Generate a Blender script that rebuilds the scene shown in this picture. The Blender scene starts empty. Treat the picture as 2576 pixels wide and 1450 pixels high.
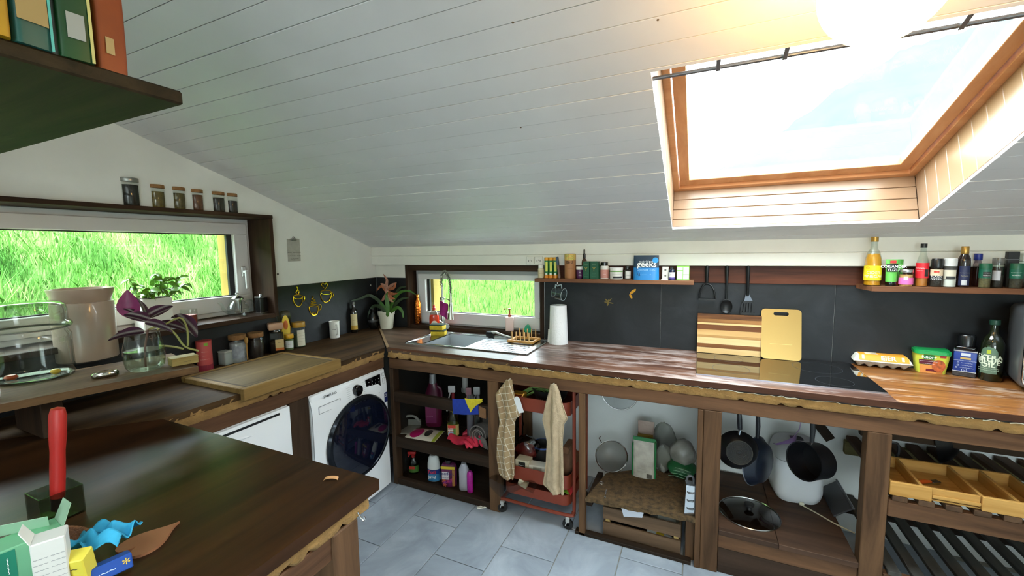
import bpy, bmesh, math, random
import numpy as np
from mathutils import Vector, Matrix, Euler
random.seed(7)
PI = math.pi
scene = bpy.context.scene
COL = scene.collection

# ---------------------------------------------------------------- camera
CAM_F, CAM_YAW, CAM_PITCH, CAM_ROLL = 1042.88446, -0.426879754, -0.0939418431, -0.014772066
CAM_O = np.array([2.62608084, -2.85304879, 1.66430092])
_cy, _sy, _cp, _sp = math.cos(CAM_YAW), math.sin(CAM_YAW), math.cos(CAM_PITCH), math.sin(CAM_PITCH)
_cr, _sr = math.cos(CAM_ROLL), math.sin(CAM_ROLL)
_fw = np.array([_sy*_cp, _cy*_cp, _sp]); _rt = np.array([_cy, -_sy, 0.0]); _up = np.cross(_rt, _fw)
_r2 = _cr*_rt + _sr*_up; _u2 = -_sr*_rt + _cr*_up
cam_data = bpy.data.cameras.new('camera'); cam = bpy.data.objects.new('camera', cam_data); COL.objects.link(cam)
cam.matrix_world = Matrix(((_r2[0], _u2[0], -_fw[0], CAM_O[0]), (_r2[1], _u2[1], -_fw[1], CAM_O[1]),
                           (_r2[2], _u2[2], -_fw[2], CAM_O[2]), (0, 0, 0, 1)))
cam_data.sensor_fit = 'HORIZONTAL'; cam_data.sensor_width = 36.0; cam_data.lens = CAM_F/2576*36
cam_data.clip_start = 0.02; cam_data.clip_end = 500
scene.camera = cam

# ---------------------------------------------------------------- world, exposure, render quality
scene.view_settings.view_transform = 'Standard'; scene.view_settings.look = 'None'
scene.view_settings.gamma = 1.0; scene.view_settings.use_curve_mapping = False
scene.view_settings.exposure = 4.7
world = bpy.data.worlds.new('overcast_sky'); scene.world = world; world.use_nodes = True
_bg = world.node_tree.nodes['Background']
_bg.inputs[0].default_value = (0.83, 0.87, 1.0, 1); _bg.inputs[1].default_value = 1.25
try:
    scene.cycles.use_denoising = True; scene.cycles.denoiser = 'OPENIMAGEDENOISE'
    scene.cycles.max_bounces = 9; scene.cycles.diffuse_bounces = 6; scene.cycles.glossy_bounces = 4
    scene.cycles.transparent_max_bounces = 20; scene.cycles.transmission_bounces = 6
    scene.cycles.sample_clamp_indirect = 6.0; scene.cycles.caustics_reflective = False; scene.cycles.caustics_refractive = False
    world.cycles.sampling_method = 'AUTOMATIC'
except Exception:
    pass

# ---------------------------------------------------------------- measuring helpers: a sight line cut with a real plane
def ray(px, py): return _fw + _r2*(px-1288)/CAM_F + _u2*(725-py)/CAM_F
def at(px, py, x=None, y=None, z=None):
    d = ray(px, py)
    i, v = (0, x) if x is not None else ((1, y) if y is not None else (2, z))
    return CAM_O + d*(v-CAM_O[i])/d[i]
def _half(pxl, pxr, py, d):
    a = ray(pxl, py); b = ray(pxr, py)
    s = math.sin(abs(math.atan2(a[1], a[0]) - math.atan2(b[1], b[0]))/2)
    return d*s
def face_angle(loc):           # heading from a thing towards the camera
    return math.atan2(CAM_O[1]-loc[1], CAM_O[0]-loc[0])
def place(pxl, pxr, pyb, pyt, z, xmin=None, ymax=None):
    """round thing standing on level z: returns centre, radius, height"""
    m = (pxl+pxr)/2; F = at(m, pyb, z=z); h = F[:2]-CAM_O[:2]; d = np.linalg.norm(h); u = h/d
    r = _half(pxl, pxr, pyb, d); r = r/(1-r/d)
    c = CAM_O[:2]+u*(d+r)
    if xmin is not None and c[0] < xmin+r:
        t = (xmin+r-CAM_O[0])/u[0]; r *= t/(d+r); c = CAM_O[:2]+u*t
    if ymax is not None and c[1] > ymax-r:
        t = (ymax-r-CAM_O[1])/u[1]; r *= t/(d+r); c = CAM_O[:2]+u*t
    dc = np.linalg.norm(c-CAM_O[:2]); q = ray(m, pyt); zt = CAM_O[2]+q[2]*dc/math.hypot(q[0], q[1])
    return (float(c[0]), float(c[1]), z), float(r), float(zt-z)
def place_y(pxl, pxr, pyt, y, z):
    m = (pxl+pxr)/2; T = at(m, pyt, y=y); d = math.hypot(T[0]-CAM_O[0], T[1]-CAM_O[1])
    return (float(T[0]), float(y), z), float(_half(pxl, pxr, pyt, d)), float(T[2]-z)

# ---------------------------------------------------------------- materials
def lin(c):
    if isinstance(c, str):
        c = c.lstrip('#'); c = [int(c[i:i+2], 16)/255 for i in (0, 2, 4)]
    return tuple(((v/12.92) if v <= 0.04045 else ((v+0.055)/1.055)**2.4) for v in c) + (1.0,)
_mats = {}
def _new(name):
    m = bpy.data.materials.new(name); m.use_nodes = True
    nt = m.node_tree; return m, nt, nt.nodes['Principled BSDF']
def M(c, rough=0.5, metal=0.0, spec=0.5, emit=0.0, alpha=1.0, var=0.0, vscale=12.0, bump=0.0, bscale=60.0, sheen=0.0, coat=0.0):
    key = ('M', c, rough, metal, spec, emit, alpha, var, vscale, bump, bscale, sheen, coat)
    if key in _mats: return _mats[key]
    m, nt, b = _new('plain_'+str(c).lstrip('#')); L = nt.links
    b.inputs['Base Color'].default_value = lin(c); b.inputs['Roughness'].default_value = rough
    b.inputs['Metallic'].default_value = metal; b.inputs['Specular IOR Level'].default_value = spec
    b.inputs['Sheen Weight'].default_value = sheen; b.inputs['Coat Weight'].default_value = coat
    if emit: b.inputs['Emission Color'].default_value = lin(c); b.inputs['Emission Strength'].default_value = emit
    if var or bump:
        tc = nt.nodes.new('ShaderNodeTexCoord')
    if var:
        n = nt.nodes.new('ShaderNodeTexNoise'); n.inputs['Scale'].default_value = vscale; n.inputs['Detail'].default_value = 5
        L.new(tc.outputs['Object'], n.inputs['Vector'])
        r = nt.nodes.new('ShaderNodeValToRGB'); lc = lin(c)
        r.color_ramp.elements[0].position = 0.3; r.color_ramp.elements[1].position = 0.7
        r.color_ramp.elements[0].color = tuple(max(0, v*(1-var)) for v in lc[:3])+(1,)
        r.color_ramp.elements[1].color = tuple(min(1, v*(1+var*0.6)) for v in lc[:3])+(1,)
        L.new(n.outputs['Fac'], r.inputs[0]); L.new(r.outputs[0], b.inputs['Base Color'])
    if bump:
        n2 = nt.nodes.new('ShaderNodeTexNoise'); n2.inputs['Scale'].default_value = bscale; n2.inputs['Detail'].default_value = 4
        L.new(tc.outputs['Object'], n2.inputs['Vector'])
        bp = nt.nodes.new('ShaderNodeBump'); bp.inputs['Strength'].default_value = bump; bp.inputs['Distance'].default_value = 0.01
        L.new(n2.outputs['Fac'], bp.inputs['Height']); L.new(bp.outputs[0], b.inputs['Normal'])
    _mats[key] = m; return m
def wood(c1, c2, axis='x', scale=1.0, rough=0.55, spots=None, spot_amt=0.55, spot_scale=1.0, bump=0.25, spec=0.3, ior=1.33):
    """grain stretched along one axis; spots = a third colour of worn patches"""
    key = ('W', c1, c2, axis, scale, rough, spots, spot_amt, spot_scale, bump, spec, ior)
    if key in _mats: return _mats[key]
    m, nt, b = _new('wood_'+c1.lstrip('#')); L = nt.links; N = nt.nodes.new
    tc = N('ShaderNodeTexCoord'); mp = N('ShaderNodeMapping')
    st = {'x': (1.2, 16, 16), 'y': (16, 1.2, 16), 'z': (16, 16, 1.2)}[axis]
    mp.inputs['Scale'].default_value = tuple(s*scale for s in st)
    oi = N('ShaderNodeObjectInfo'); va = N('ShaderNodeVectorMath'); va.operation = 'ADD'
    ml = N('ShaderNodeMath'); ml.operation = 'MULTIPLY'; ml.inputs[1].default_value = 37.0
    L.new(oi.outputs['Random'], ml.inputs[0]); L.new(tc.outputs['Object'], va.inputs[0]); L.new(ml.outputs[0], va.inputs[1])
    L.new(va.outputs[0], mp.inputs['Vector'])
    n = N('ShaderNodeTexNoise'); n.inputs['Scale'].default_value = 1.0; n.inputs['Detail'].default_value = 8
    n.inputs['Roughness'].default_value = 0.62; n.inputs['Distortion'].default_value = 0.6
    L.new(mp.outputs[0], n.inputs['Vector'])
    r = N('ShaderNodeValToRGB'); r.color_ramp.elements[0].position = 0.32; r.color_ramp.elements[1].position = 0.68
    r.color_ramp.elements[0].color = lin(c1); r.color_ramp.elements[1].color = lin(c2)
    L.new(n.outputs['Fac'], r.inputs[0]); out = r.outputs[0]
    if spots:
        mp2 = N('ShaderNodeMapping'); st2 = {'x': (2, 9, 9), 'y': (9, 2, 9), 'z': (9, 9, 2)}[axis]
        mp2.inputs['Scale'].default_value = tuple(s*spot_scale for s in st2)
        L.new(tc.outputs['Object'], mp2.inputs['Vector'])
        n3 = N('ShaderNodeTexNoise'); n3.inputs['Scale'].default_value = 1.0; n3.inputs['Detail'].default_value = 9; n3.inputs['Roughness'].default_value = 0.7
        L.new(mp2.outputs[0], n3.inputs['Vector'])
        r3 = N('ShaderNodeValToRGB'); r3.color_ramp.elements[0].position = spot_amt; r3.color_ramp.elements[1].position = min(0.99, spot_amt+0.14)
        L.new(n3.outputs['Fac'], r3.inputs[0])
        mx = N('ShaderNodeMix'); mx.data_type = 'RGBA'; mx.inputs[7].default_value = lin(spots)
        L.new(r3.outputs[0], mx.inputs[0]); L.new(out, mx.inputs[6]); out = mx.outputs[2]
    L.new(out, b.inputs['Base Color']); b.inputs['Roughness'].default_value = rough; b.inputs['Specular IOR Level'].default_value = spec; b.inputs['IOR'].default_value = ior
    if bump:
        bp = N('ShaderNodeBump'); bp.inputs['Strength'].default_value = bump; bp.inputs['Distance'].default_value = 0.004
        L.new(n.outputs['Fac'], bp.inputs['Height']); L.new(bp.outputs[0], b.inputs['Normal'])
    _mats[key] = m; return m
def glass(tint='#ffffff', gloss=0.12, rough=0.02):
    """thin clear glass: tinted see-through with a Fresnel mirror on top"""
    key = ('G', tint, gloss, rough)
    if key in _mats: return _mats[key]
    m = bpy.data.materials.new('clear_glass'); m.use_nodes = True; nt = m.node_tree; L = nt.links; nt.nodes.clear(); N = nt.nodes.new
    o = N('ShaderNodeOutputMaterial'); t = N('ShaderNodeBsdfTransparent'); g = N('ShaderNodeBsdfGlossy'); mx = N('ShaderNodeMixShader')
    t.inputs[0].default_value = lin(tint); g.inputs['Roughness'].default_value = rough
    lw = N('ShaderNodeLayerWeight'); lw.inputs[0].default_value = 0.5
    pw = N('ShaderNodeMath'); pw.operation = 'POWER'; pw.inputs[1].default_value = 3.0
    ml = N('ShaderNodeMath'); ml.operation = 'MULTIPLY_ADD'; ml.inputs[1].default_value = min(0.9, gloss*4.0); ml.inputs[2].default_value = 0.04
    L.new(lw.outputs['Facing'], pw.inputs[0]); L.new(pw.outputs[0], ml.inputs[0])
    L.new(ml.outputs[0], mx.inputs[0]); L.new(t.outputs[0], mx.inputs[1]); L.new(g.outputs[0], mx.inputs[2]); L.new(mx.outputs[0], o.inputs[0])
    _mats[key] = m; return m

# ---------------------------------------------------------------- mesh helpers
def link(o, parent=None):
    COL.objects.link(o)
    if parent is not None: o.parent = parent
    return o
class B:
    def __init__(s): s.bm = bmesh.new()
    def box(s, x0, y0, z0, x1, y1, z1, bev=0.0, rot=None, seg=1):
        bm = s.bm
        g = bmesh.ops.create_cube(bm, size=1.0); vs = g['verts']
        c = Vector(((x0+x1)/2, (y0+y1)/2, (z0+z1)/2)); sz = (abs(x1-x0), abs(y1-y0), abs(z1-z0))
        for v in vs: v.co = Vector((v.co.x*sz[0], v.co.y*sz[1], v.co.z*sz[2]))
        if bev > 0:
            es = list({e for v in vs for e in v.link_edges})
            r = bmesh.ops.bevel(bm, geom=es, offset=min(bev, min(sz)*0.45), segments=seg, affect='EDGES', profile=0.5)
            vs = list({v for f in r['faces'] for v in f.verts} | {v for v in vs if v.is_valid})
        for v in vs:
            v.co = (rot @ v.co if rot is not None else v.co) + c
        return s
    def bar(s, p, q, w, h, bev=0.0, up=(0, 0, 1)):
        p = Vector(p); q = Vector(q); d = q-p; n = d.length; d.normalize(); u = Vector(up)
        if abs(d.dot(u)) > 0.98: u = Vector((0, 1, 0))
        sx = d.cross(u).normalized(); uz = sx.cross(d)
        R = Matrix((d, sx, uz)).transposed()
        k = len(s.bm.verts); b = B(); b.box(-n/2, -w/2, -h/2, n/2, w/2, h/2, bev)
        s.add(b, Matrix.Translation((p+q)/2) @ R.to_4x4()); return s
    def add(s, other, mat=None):
        me = bpy.data.meshes.new('tmp'); other.bm.to_mesh(me); other.bm.free()
        if mat is not None: me.transform(mat)
        s.bm.from_mesh(me); bpy.data.meshes.remove(me); return s
    def lathe(s, prof, seg=24, c=(0, 0, 0), sx=1.0, sy=1.0, a0=0.0, a1=2*PI, rot=None):
        bm = s.bm; full = abs(a1-a0) > 2*PI-1e-4; n = seg if full else seg+1
        rings = []
        for (r, z) in prof:
            if r < 1e-6 and full:
                p = Vector((0, 0, z)); p = (rot @ p if rot is not None else p)+Vector(c); rings.append([bm.verts.new(p)])
            else:
                ring = []
                for i in range(n):
                    a = a0+(a1-a0)*i/seg; p = Vector((r*math.cos(a)*sx, r*math.sin(a)*sy, z))
                    p = (rot @ p if rot is not None else p)+Vector(c); ring.append(bm.verts.new(p))
                rings.append(ring)
        for A, Bq in zip(rings, rings[1:]):
            m = seg
            for i in range(m):
                j = (i+1) % n if full else i+1
                if len(A) == 1 and len(Bq) == 1: continue
                if len(A) == 1: f = (A[0], Bq[j], Bq[i])
                elif len(Bq) == 1: f = (A[i], A[j], Bq[0])
                else: f = (A[i], A[j], Bq[j], Bq[i])
                try: bm.faces.new(f)
                except ValueError: pass
        return s
    def tube(s, pts, r, seg=8, closed=False, caps=True):
        bm = s.bm; P = [Vector(p) for p in pts]; n = len(P); rad = r if isinstance(r, (list, tuple)) else [r]*n
        rings = []; nrm = None
        for i in range(n):
            a = P[i-1] if (i > 0 or closed) else P[i]; b = P[(i+1) % n] if (i < n-1 or closed) else P[i]
            t = (b-a)
            t = t.normalized() if t.length > 1e-9 else Vector((0, 0, 1))
            if nrm is None:
                nrm = t.orthogonal().normalized()
            else:
                nrm = nrm - t*nrm.dot(t)
                nrm = nrm.normalized() if nrm.length > 1e-6 else t.orthogonal().normalized()
            bn = t.cross(nrm)
            rings.append([bm.verts.new(P[i]+(nrm*math.cos(2*PI*k/seg)+bn*math.sin(2*PI*k/seg))*rad[i]) for k in range(seg)])
        m = n if closed else n-1
        for i in range(m):
            A = rings[i]; C = rings[(i+1) % n]
            for k in range(seg):
                j = (k+1) % seg; bm.faces.new((A[k], A[j], C[j], C[k]))
        if caps and not closed:
            bm.faces.new(rings[0][::-1]); bm.faces.new(rings[-1])
        return s
    def prism(s, outline, d0, d1, mat=None):
        """outline (u,v) in the local XY plane extruded along local Z from d0 to d1, then placed by mat"""
        bm = s.bm; mt = mat or Matrix.Identity(4)
        lo = [bm.verts.new(mt @ Vector((u, v, d0))) for u, v in outline]; hi = [bm.verts.new(mt @ Vector((u, v, d1))) for u, v in outline]
        n = len(outline); bm.faces.new(lo[::-1]); bm.faces.new(hi)
        for i in range(n):
            j = (i+1) % n; bm.faces.new((lo[i], lo[j], hi[j], hi[i]))
        return s
    def grid(s, fn, nu, nv, thick=0.0):
        bm = s.bm; V = [[bm.verts.new(fn(i/nu, j/nv)) for j in range(nv+1)] for i in range(nu+1)]
        fs = []
        for i in range(nu):
            for j in range(nv): fs.append(bm.faces.new((V[i][j], V[i+1][j], V[i+1][j+1], V[i][j+1])))
        if thick:
            bmesh.ops.recalc_face_normals(bm, faces=fs); bmesh.ops.solidify(bm, geom=fs, thickness=thick)
        return s
    def xf(s, mat): s.bm.transform(mat); return s
    def jitter(s, a, seed=1):
        rnd = random.Random(seed)
        for v in s.bm.verts: v.co += Vector((rnd.uniform(-a, a), rnd.uniform(-a, a), rnd.uniform(-a, a)))
        return s
    def mesh(s, name, mat, smooth=35):
        bm = s.bm; bmesh.ops.recalc_face_normals(bm, faces=bm.faces[:])
        if smooth:
            for f in bm.faces: f.smooth = True
        me = bpy.data.meshes.new(name); bm.to_mesh(me); bm.free()
        if smooth: me.set_sharp_from_angle(angle=math.radians(smooth))
        if mat is not None: me.materials.append(mat)
        return me
    def make(s, name, mat, parent=None, loc=None, rz=0.0, smooth=35, label=None):
        o = bpy.data.objects.new(name, s.mesh(name, mat, smooth))
        if loc is not None: o.location = loc
        if rz: o.rotation_euler[2] = rz
        if label: o['label'] = label
        return link(o, parent)
def tag(o, label, cat, group=None):
    o['label'] = label; o['category'] = cat
    if group: o['group'] = group
    return o
def struct(o): o['kind'] = 'structure'; return o
def thing(name, label, cat, loc=(0, 0, 0), rz=0.0, group=None):
    o = bpy.data.objects.new(name, None); o.empty_display_size = 0.05; o.location = loc; o.rotation_euler[2] = rz
    link(o); return tag(o, label, cat, group)
def share(src, parent, loc=None, rz=None):
    c = src.copy(); COL.objects.link(c); c.parent = parent
    if loc is not None: c.location = loc
    if rz is not None: c.rotation_euler[2] = rz
    return c

# ---------------------------------------------------------------- flat lettering
_tcache = {}
def text_geo(body, bold=False):
    if (body, bold) in _tcache: return _tcache[(body, bold)]
    cu = bpy.data.curves.new('lettering', 'FONT'); cu.body = body; cu.size = 1.0; cu.align_x = 'CENTER'; cu.align_y = 'CENTER'
    cu.resolution_u = 2; cu.space_line = 0.95
    if bold: cu.offset = 0.018
    ob = bpy.data.objects.new('lettering', cu); me = bpy.data.meshes.new_from_object(ob)
    V = [tuple(v.co) for v in me.vertices]; F = [tuple(p.vertices) for p in me.polygons]
    bpy.data.objects.remove(ob); bpy.data.curves.remove(cu); bpy.data.meshes.remove(me)
    _tcache[(body, bold)] = (V, F); return V, F
def letters(body, fn, size, mat, parent, name='lettering', sx=1.0, bold=False):
    V, F = text_geo(body, bold); me = bpy.data.meshes.new(name)
    me.from_pydata([tuple(fn(v[0]*size*sx, v[1]*size)) for v in V], [], F); me.materials.append(mat)
    o = bpy.data.objects.new(name, me); return link(o, parent)
def on_cyl(r, z, ang, off=0.0012): return lambda u, v: ((r+off)*math.cos(ang+u/r), (r+off)*math.sin(ang+u/r), z+v)
def on_plane(o, right, up): 
    o = Vector(o); right = Vector(right); up = Vector(up); return lambda u, v: o+right*u+up*v
# ================================================================ THE SETTING
SL, CS, SN = 0.357, 0.9418, 0.3362          # slope of the ceiling, its cosine and sine
def zc(y): return 1.697+SL*(-0.047-y)
def cp(x, v, off=0.0):                        # point of the ceiling: v up the slope, off out through the roof
    return Vector((x, -0.047-v*CS+off*SN, 1.697+v*SN+off*CS))
CM = Matrix(((1, 0, 0, 0), (0, -CS, SN, -0.047), (0, SN, CS, 1.697), (0, 0, 0, 1)))   # (x, v, off) -> world
XR, YR = 5.4, -5.2
white_paint = M('#e2e2dc', 0.6, var=0.05, vscale=5, bump=0.06, bscale=30)
board_paint = M('#dbdada', 0.42, var=0.05, vscale=3, bump=0.04, bscale=20)
groove_dark = M('#2a2826', 0.9)
white_plaster = M('#dcdedd', 0.8, var=0.06, vscale=3, bump=0.15, bscale=25)
dark_board = wood('#251a13', '#4a3527', 'y', 1.0, 0.6)
dark_board_x = wood('#241911', '#463224', 'x', 1.0, 0.6)
dark_board_z = wood('#231812', '#443023', 'z', 1.0, 0.6)
pvc = M('#d9d8d6', 0.35)
rubber = M('#0b0b0c', 0.6)
pane_mat = glass('#f4fbf6', 0.10, 0.0)

# floor with its tiles
fl = struct(B().box(-0.3, YR-0.3, -0.12, XR+0.3, 0.3, -0.004).make('floor', M('#8d8a80', 0.9)))
tile_mat = None
def slate_mat(name, c1, c2, c3, rough, bump, sc):
    m, nt, b = _new(name); L = nt.links; N = nt.nodes.new
    tc = N('ShaderNodeTexCoord'); oi = N('ShaderNodeObjectInfo'); va = N('ShaderNodeVectorMath'); va.operation = 'ADD'
    ml = N('ShaderNodeMath'); ml.operation = 'MULTIPLY'; ml.inputs[1].default_value = 19.0
    L.new(oi.outputs['Random'], ml.inputs[0]); L.new(tc.outputs['Object'], va.inputs[0]); L.new(ml.outputs[0], va.inputs[1])
    n = N('ShaderNodeTexNoise'); n.inputs['Scale'].default_value = sc; n.inputs['Detail'].default_value = 9; n.inputs['Roughness'].default_value = 0.6; n.inputs['Distortion'].default_value = 0.9
    L.new(va.outputs[0], n.inputs['Vector'])
    r = N('ShaderNodeValToRGB'); e = r.color_ramp.elements; e[0].position = 0.28; e[0].color = lin(c1); e[1].position = 0.72; e[1].color = lin(c3)
    k = e.new(0.5); k.color = lin(c2); L.new(n.outputs['Fac'], r.inputs[0]); L.new(r.outputs[0], b.inputs['Base Color'])
    b.inputs['Roughness'].default_value = rough
    w = N('ShaderNodeTexNoise'); w.inputs['Scale'].default_value = sc*2.2; w.inputs['Detail'].default_value = 8; w.inputs['Distortion'].default_value = 1.5
    L.new(va.outputs[0], w.inputs['Vector'])
    bp = N('ShaderNodeBump'); bp.inputs['Strength'].default_value = bump; bp.inputs['Distance'].default_value = 0.006
    L.new(w.outputs['Fac'], bp.inputs['Height']); L.new(bp.outputs[0], b.inputs['Normal'])
    return m
tile_mat = slate_mat('floor_tile_stone', '#7c848f', '#929ba6', '#a9b1bb', 0.30, 0.25, 3.2)
tile_me = B().box(-0.154, -0.304, -0.004, 0.154, 0.304, 0.004, 0.002).mesh('tile', tile_mat, 0)
cross = {0: -0.56, 1: -0.87, 2: -1.10, 3: -0.90, 4: -1.22, 5: -0.72}
for k in range(-3, 13):
    xc = 1.333+0.3125*(k-2)+0.156; y0 = cross.get(k, -0.45-0.21*((k*7) % 3))
    for j in range(-2, 8):
        yc = y0+0.306-0.612*j
        if yc > 0.1 or yc < -4.2: continue
        t = bpy.data.objects.new('tile', tile_me); t.location = (xc, yc, 0); link(t, fl)

# outer walls
HY0, HY1, HZ0, HZ1 = -2.75, -1.01, 1.26, 1.887          # left window hole
WY1, WZ0, WZ1 = -0.9815, 1.2315, 1.9085
wl = B()
YZ = Matrix(((0, 0, 1, 0), (1, 0, 0, 0), (0, 1, 0, 0), (0, 0, 0, 1)))  # (u=y, v=z, d=x)
wl.prism([(0.3, -0.1), (0.3, 1.6), (0.0, zc(0)+0.1), (WY1, zc(WY1)+0.1), (WY1, -0.1)], -0.30, 0.0, YZ)
wl.prism([(WY1, -0.1), (WY1, WZ0), (HY0, WZ0), (HY0, -0.1)], -0.30, 0.0, YZ)
wl.prism([(WY1, WZ1), (WY1, zc(WY1)+0.1), (HY0, zc(HY0)+0.1), (HY0, WZ1)], -0.30, 0.0, YZ)
wl.prism([(HY0, -0.1), (HY0, zc(HY0)+0.1), (YR-0.3, zc(YR-0.3)+0.1), (YR-0.3, -0.1)], -0.30, 0.0, YZ)
wall_left = struct(wl.make('wall_left', white_paint, smooth=0))
KX0, KX1, KZ0, KZ1 = 0.345, 1.570, 0.985, 1.540        # sink window hole
wb = B()
wb.box(0.0, 0.0, -0.1, KX0, 0.28, 1.78).box(KX1, 0.0, -0.1, XR+0.3, 0.28, 1.78)
wb.box(KX0, 0.0, -0.1, KX1, 0.28, KZ0).box(KX0, 0.0, KZ1, KX1, 0.28, 1.78)
wall_back = struct(wb.make('wall_back', white_plaster, smooth=0))
wr = B().prism([(0.3, -0.1), (0.3, zc(0.3)), (YR-0.3, zc(YR-0.3)), (YR-0.3, -0.1)], XR, XR+0.3, YZ)
struct(wr.make('wall_right', white_paint, smooth=0))
RX0, RX1, RZ0, RZ1 = 2.8, 4.2, 0.95, 2.05
wq = B()
wq.box(-0.3, YR-0.3, -0.1, RX0, YR, 3.7).box(RX1, YR-0.3, -0.1, XR+0.3, YR, 3.7)
wq.box(RX0, YR-0.3, -0.1, RX1, YR, RZ0).box(RX0, YR-0.3, RZ1, RX1, YR, 3.7)
struct(wq.make('wall_rear', white_paint, smooth=0))
w4 = bpy.data.objects.new('fill_window', None); link(w4); struct(w4)  # unseen rear window, added to give the room fill light
fb = B()
for i in range(5):
    x = RX0+(RX1-RX0)*i/4; fb.box(x-0.04, YR-0.2, RZ0, x+0.04, YR-0.12, RZ1)
fb.box(RX0, YR-0.2, RZ0, RX1, YR-0.12, RZ0+0.08).box(RX0, YR-0.2, RZ1-0.08, RX1, YR-0.12, RZ1)
fb.make('window_frame', pvc, w4)
for i in range(4):
    x = RX0+(RX1-RX0)*i/4; B().box(x+0.04, YR-0.165, RZ0+0.08, x+(RX1-RX0)/4-0.04, YR-0.16, RZ1-0.08).make('pane', pane_mat, w4)

# sloping ceiling: roof body, boards one by one, skylight shaft
SX0, SX1, SV0, SV1 = 2.472, 3.570, 0.202, 1.497
VT = 5.7
cb = B()
def cbox(b, x0, v0, o0, x1, v1, o1, bev=0.0): 
    q = B().box(x0, v0, o0, x1, v1, o1, bev); return b.add(q, CM)
RSX0, RSX1, RSV0, RSV1 = 1.9, 4.1, 3.9, 5.1        # unseen second skylight behind the camera, added for fill light
cbox(cb, -0.3, -0.4, 0.013, SX0-0.012, 3.7, 0.30); cbox(cb, SX1+0.012, -0.4, 0.013, XR+0.3, 3.7, 0.30)
cbox(cb, SX0-0.012, -0.4, 0.013, SX1+0.012, SV0-0.012, 0.30); cbox(cb, SX0-0.012, SV1+0.012, 0.013, SX1+0.012, 3.7, 0.30)
cbox(cb, -0.3, 3.7, 0.013, RSX0, VT, 0.30); cbox(cb, RSX1, 3.7, 0.013, XR+0.3, VT, 0.30); cbox(cb, RSX0, 3.7, 0.013, RSX1, RSV0, 0.30); cbox(cb, RSX0, RSV1, 0.013, RSX1, VT, 0.30)
ceiling = struct(cb.make('ceiling', groove_dark, smooth=0))
def cboard(x0, x1, v0, v1, o0=0.0, o1=0.014, name='ceiling_board', mat=board_paint):
    b = B(); cbox(b, x0, v0, o0, x1, v1, o1, 0.0005); return b.make(name, mat, ceiling, smooth=0)
v = 0.056-0.091; rb = random.Random(3)
while v < VT-0.1:
    a, c = max(v, -0.02)+0.0013, v+0.091-0.0013
    dz = rb.uniform(-0.0012, 0.0012)
    if v > 3.7:
        cboard(0.0, RSX0, a, VT); cboard(RSX1, XR, a, VT); cboard(RSX0, RSX1, a, RSV0); cboard(RSX0, RSX1, RSV1, VT); break
    if c > SV0 and a < SV1:
        if a < SV0-0.004: cboard(SX0, SX1, a, SV0, dz, 0.014)
        if c > SV1+0.004: cboard(SX0, SX1, SV1, c, dz, 0.014)
        cboard(0.0, SX0, a, c, dz); cboard(SX1, XR, a, c, dz)
    else:
        cboard(0.0, XR, a, c, dz)
    v += 0.091
# a few knots of the boards that show as small dark dots
for kx, ky in ((1290, 57), (1310, 321), (985, 42), (1655, 50)):
    d_ = ray(kx, ky); t_ = (zc(CAM_O[1])-CAM_O[2])/(d_[2]+SL*d_[1]); q_ = CAM_O+d_*t_
    B().lathe([(0, -0.0006), (0.0034, -0.0004), (0.0038, 0.0006)], 10, tuple(q_), rot=Matrix(((1, 0, 0), (0, CS, -SN), (0, SN, CS))).transposed() @ Matrix.Identity(3)).make('knot', M('#6b5a48', 0.7), ceiling)
# skylight
w3 = bpy.data.objects.new('window_3', None); link(w3); struct(w3)
RD = 0.245
lamp_tint_board = M('#94755a', 0.3, var=0.05, vscale=4)  # white-painted boards with the lamp's warm light put into their colour
def wbx(name, mat, *boxes, parent=None, bev=0.002):
    b = B()
    for q in boxes: cbox(b, *q, bev)
    return b.make(name, mat, parent if parent is not None else w3)
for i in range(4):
    o0 = RD*i/4; wbx('reveal_board', lamp_tint_board, (SX0, SV0-0.012, max(0.0144, o0+0.0012), SX1, SV0, o0+RD/4-0.0012))
nb = 14
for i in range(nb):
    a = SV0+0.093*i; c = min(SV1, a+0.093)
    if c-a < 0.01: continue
    wbx('reveal_board', lamp_tint_board, (SX1, a+0.001, 0.0144, SX1+0.012, c-0.001, RD)); wbx('reveal_board', lamp_tint_board, (SX0-0.012, a+0.001, 0.0144, SX0, c-0.001, RD))
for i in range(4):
    o0 = RD*i/4; wbx('reveal_board', lamp_tint_board, (SX0, SV1, max(0.0144, o0+0.001), SX1, SV1+0.012, o0+RD/4-0.001))
pine = wood('#c08657', '#d6a274', 'x', 0.7, 0.3, spec=0.5); pine_y = wood('#b98052', '#d09c6e', 'y', 0.7, 0.3, spec=0.5)
f0, f1 = RD-0.005, RD+0.06
wbx('outer_frame', pine, (SX0-0.02, SV0-0.02, f0, SX1+0.02, SV0+0.03, f1), (SX0-0.02, SV1-0.03, f0, SX1+0.02, SV1+0.02, f1),
    (SX0-0.02, SV0+0.03, f0, SX0+0.03, SV1-0.03, f1), (SX1-0.03, SV0+0.03, f0, SX1+0.02, SV1-0.03, f1))
g0, g1 = RD+0.012, RD+0.055
wbx('sash', pine_y, (SX0+0.034, SV0+0.034, g0, SX1-0.034, SV0+0.095, g1), (SX0+0.034, SV1-0.1, g0, SX1-0.034, SV1-0.034, g1),
    (SX0+0.034, SV0+0.095, g0, SX0+0.085, SV1-0.1, g1), (SX1-0.085, SV0+0.095, g0, SX1-0.034, SV1-0.1, g1))
wbx('pane', pane_mat, (SX0+0.08, SV0+0.09, RD+0.033, SX1-0.08, SV1-0.09, RD+0.037), bev=0)
w5 = bpy.data.objects.new('fill_skylight', None); link(w5); struct(w5)
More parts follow.
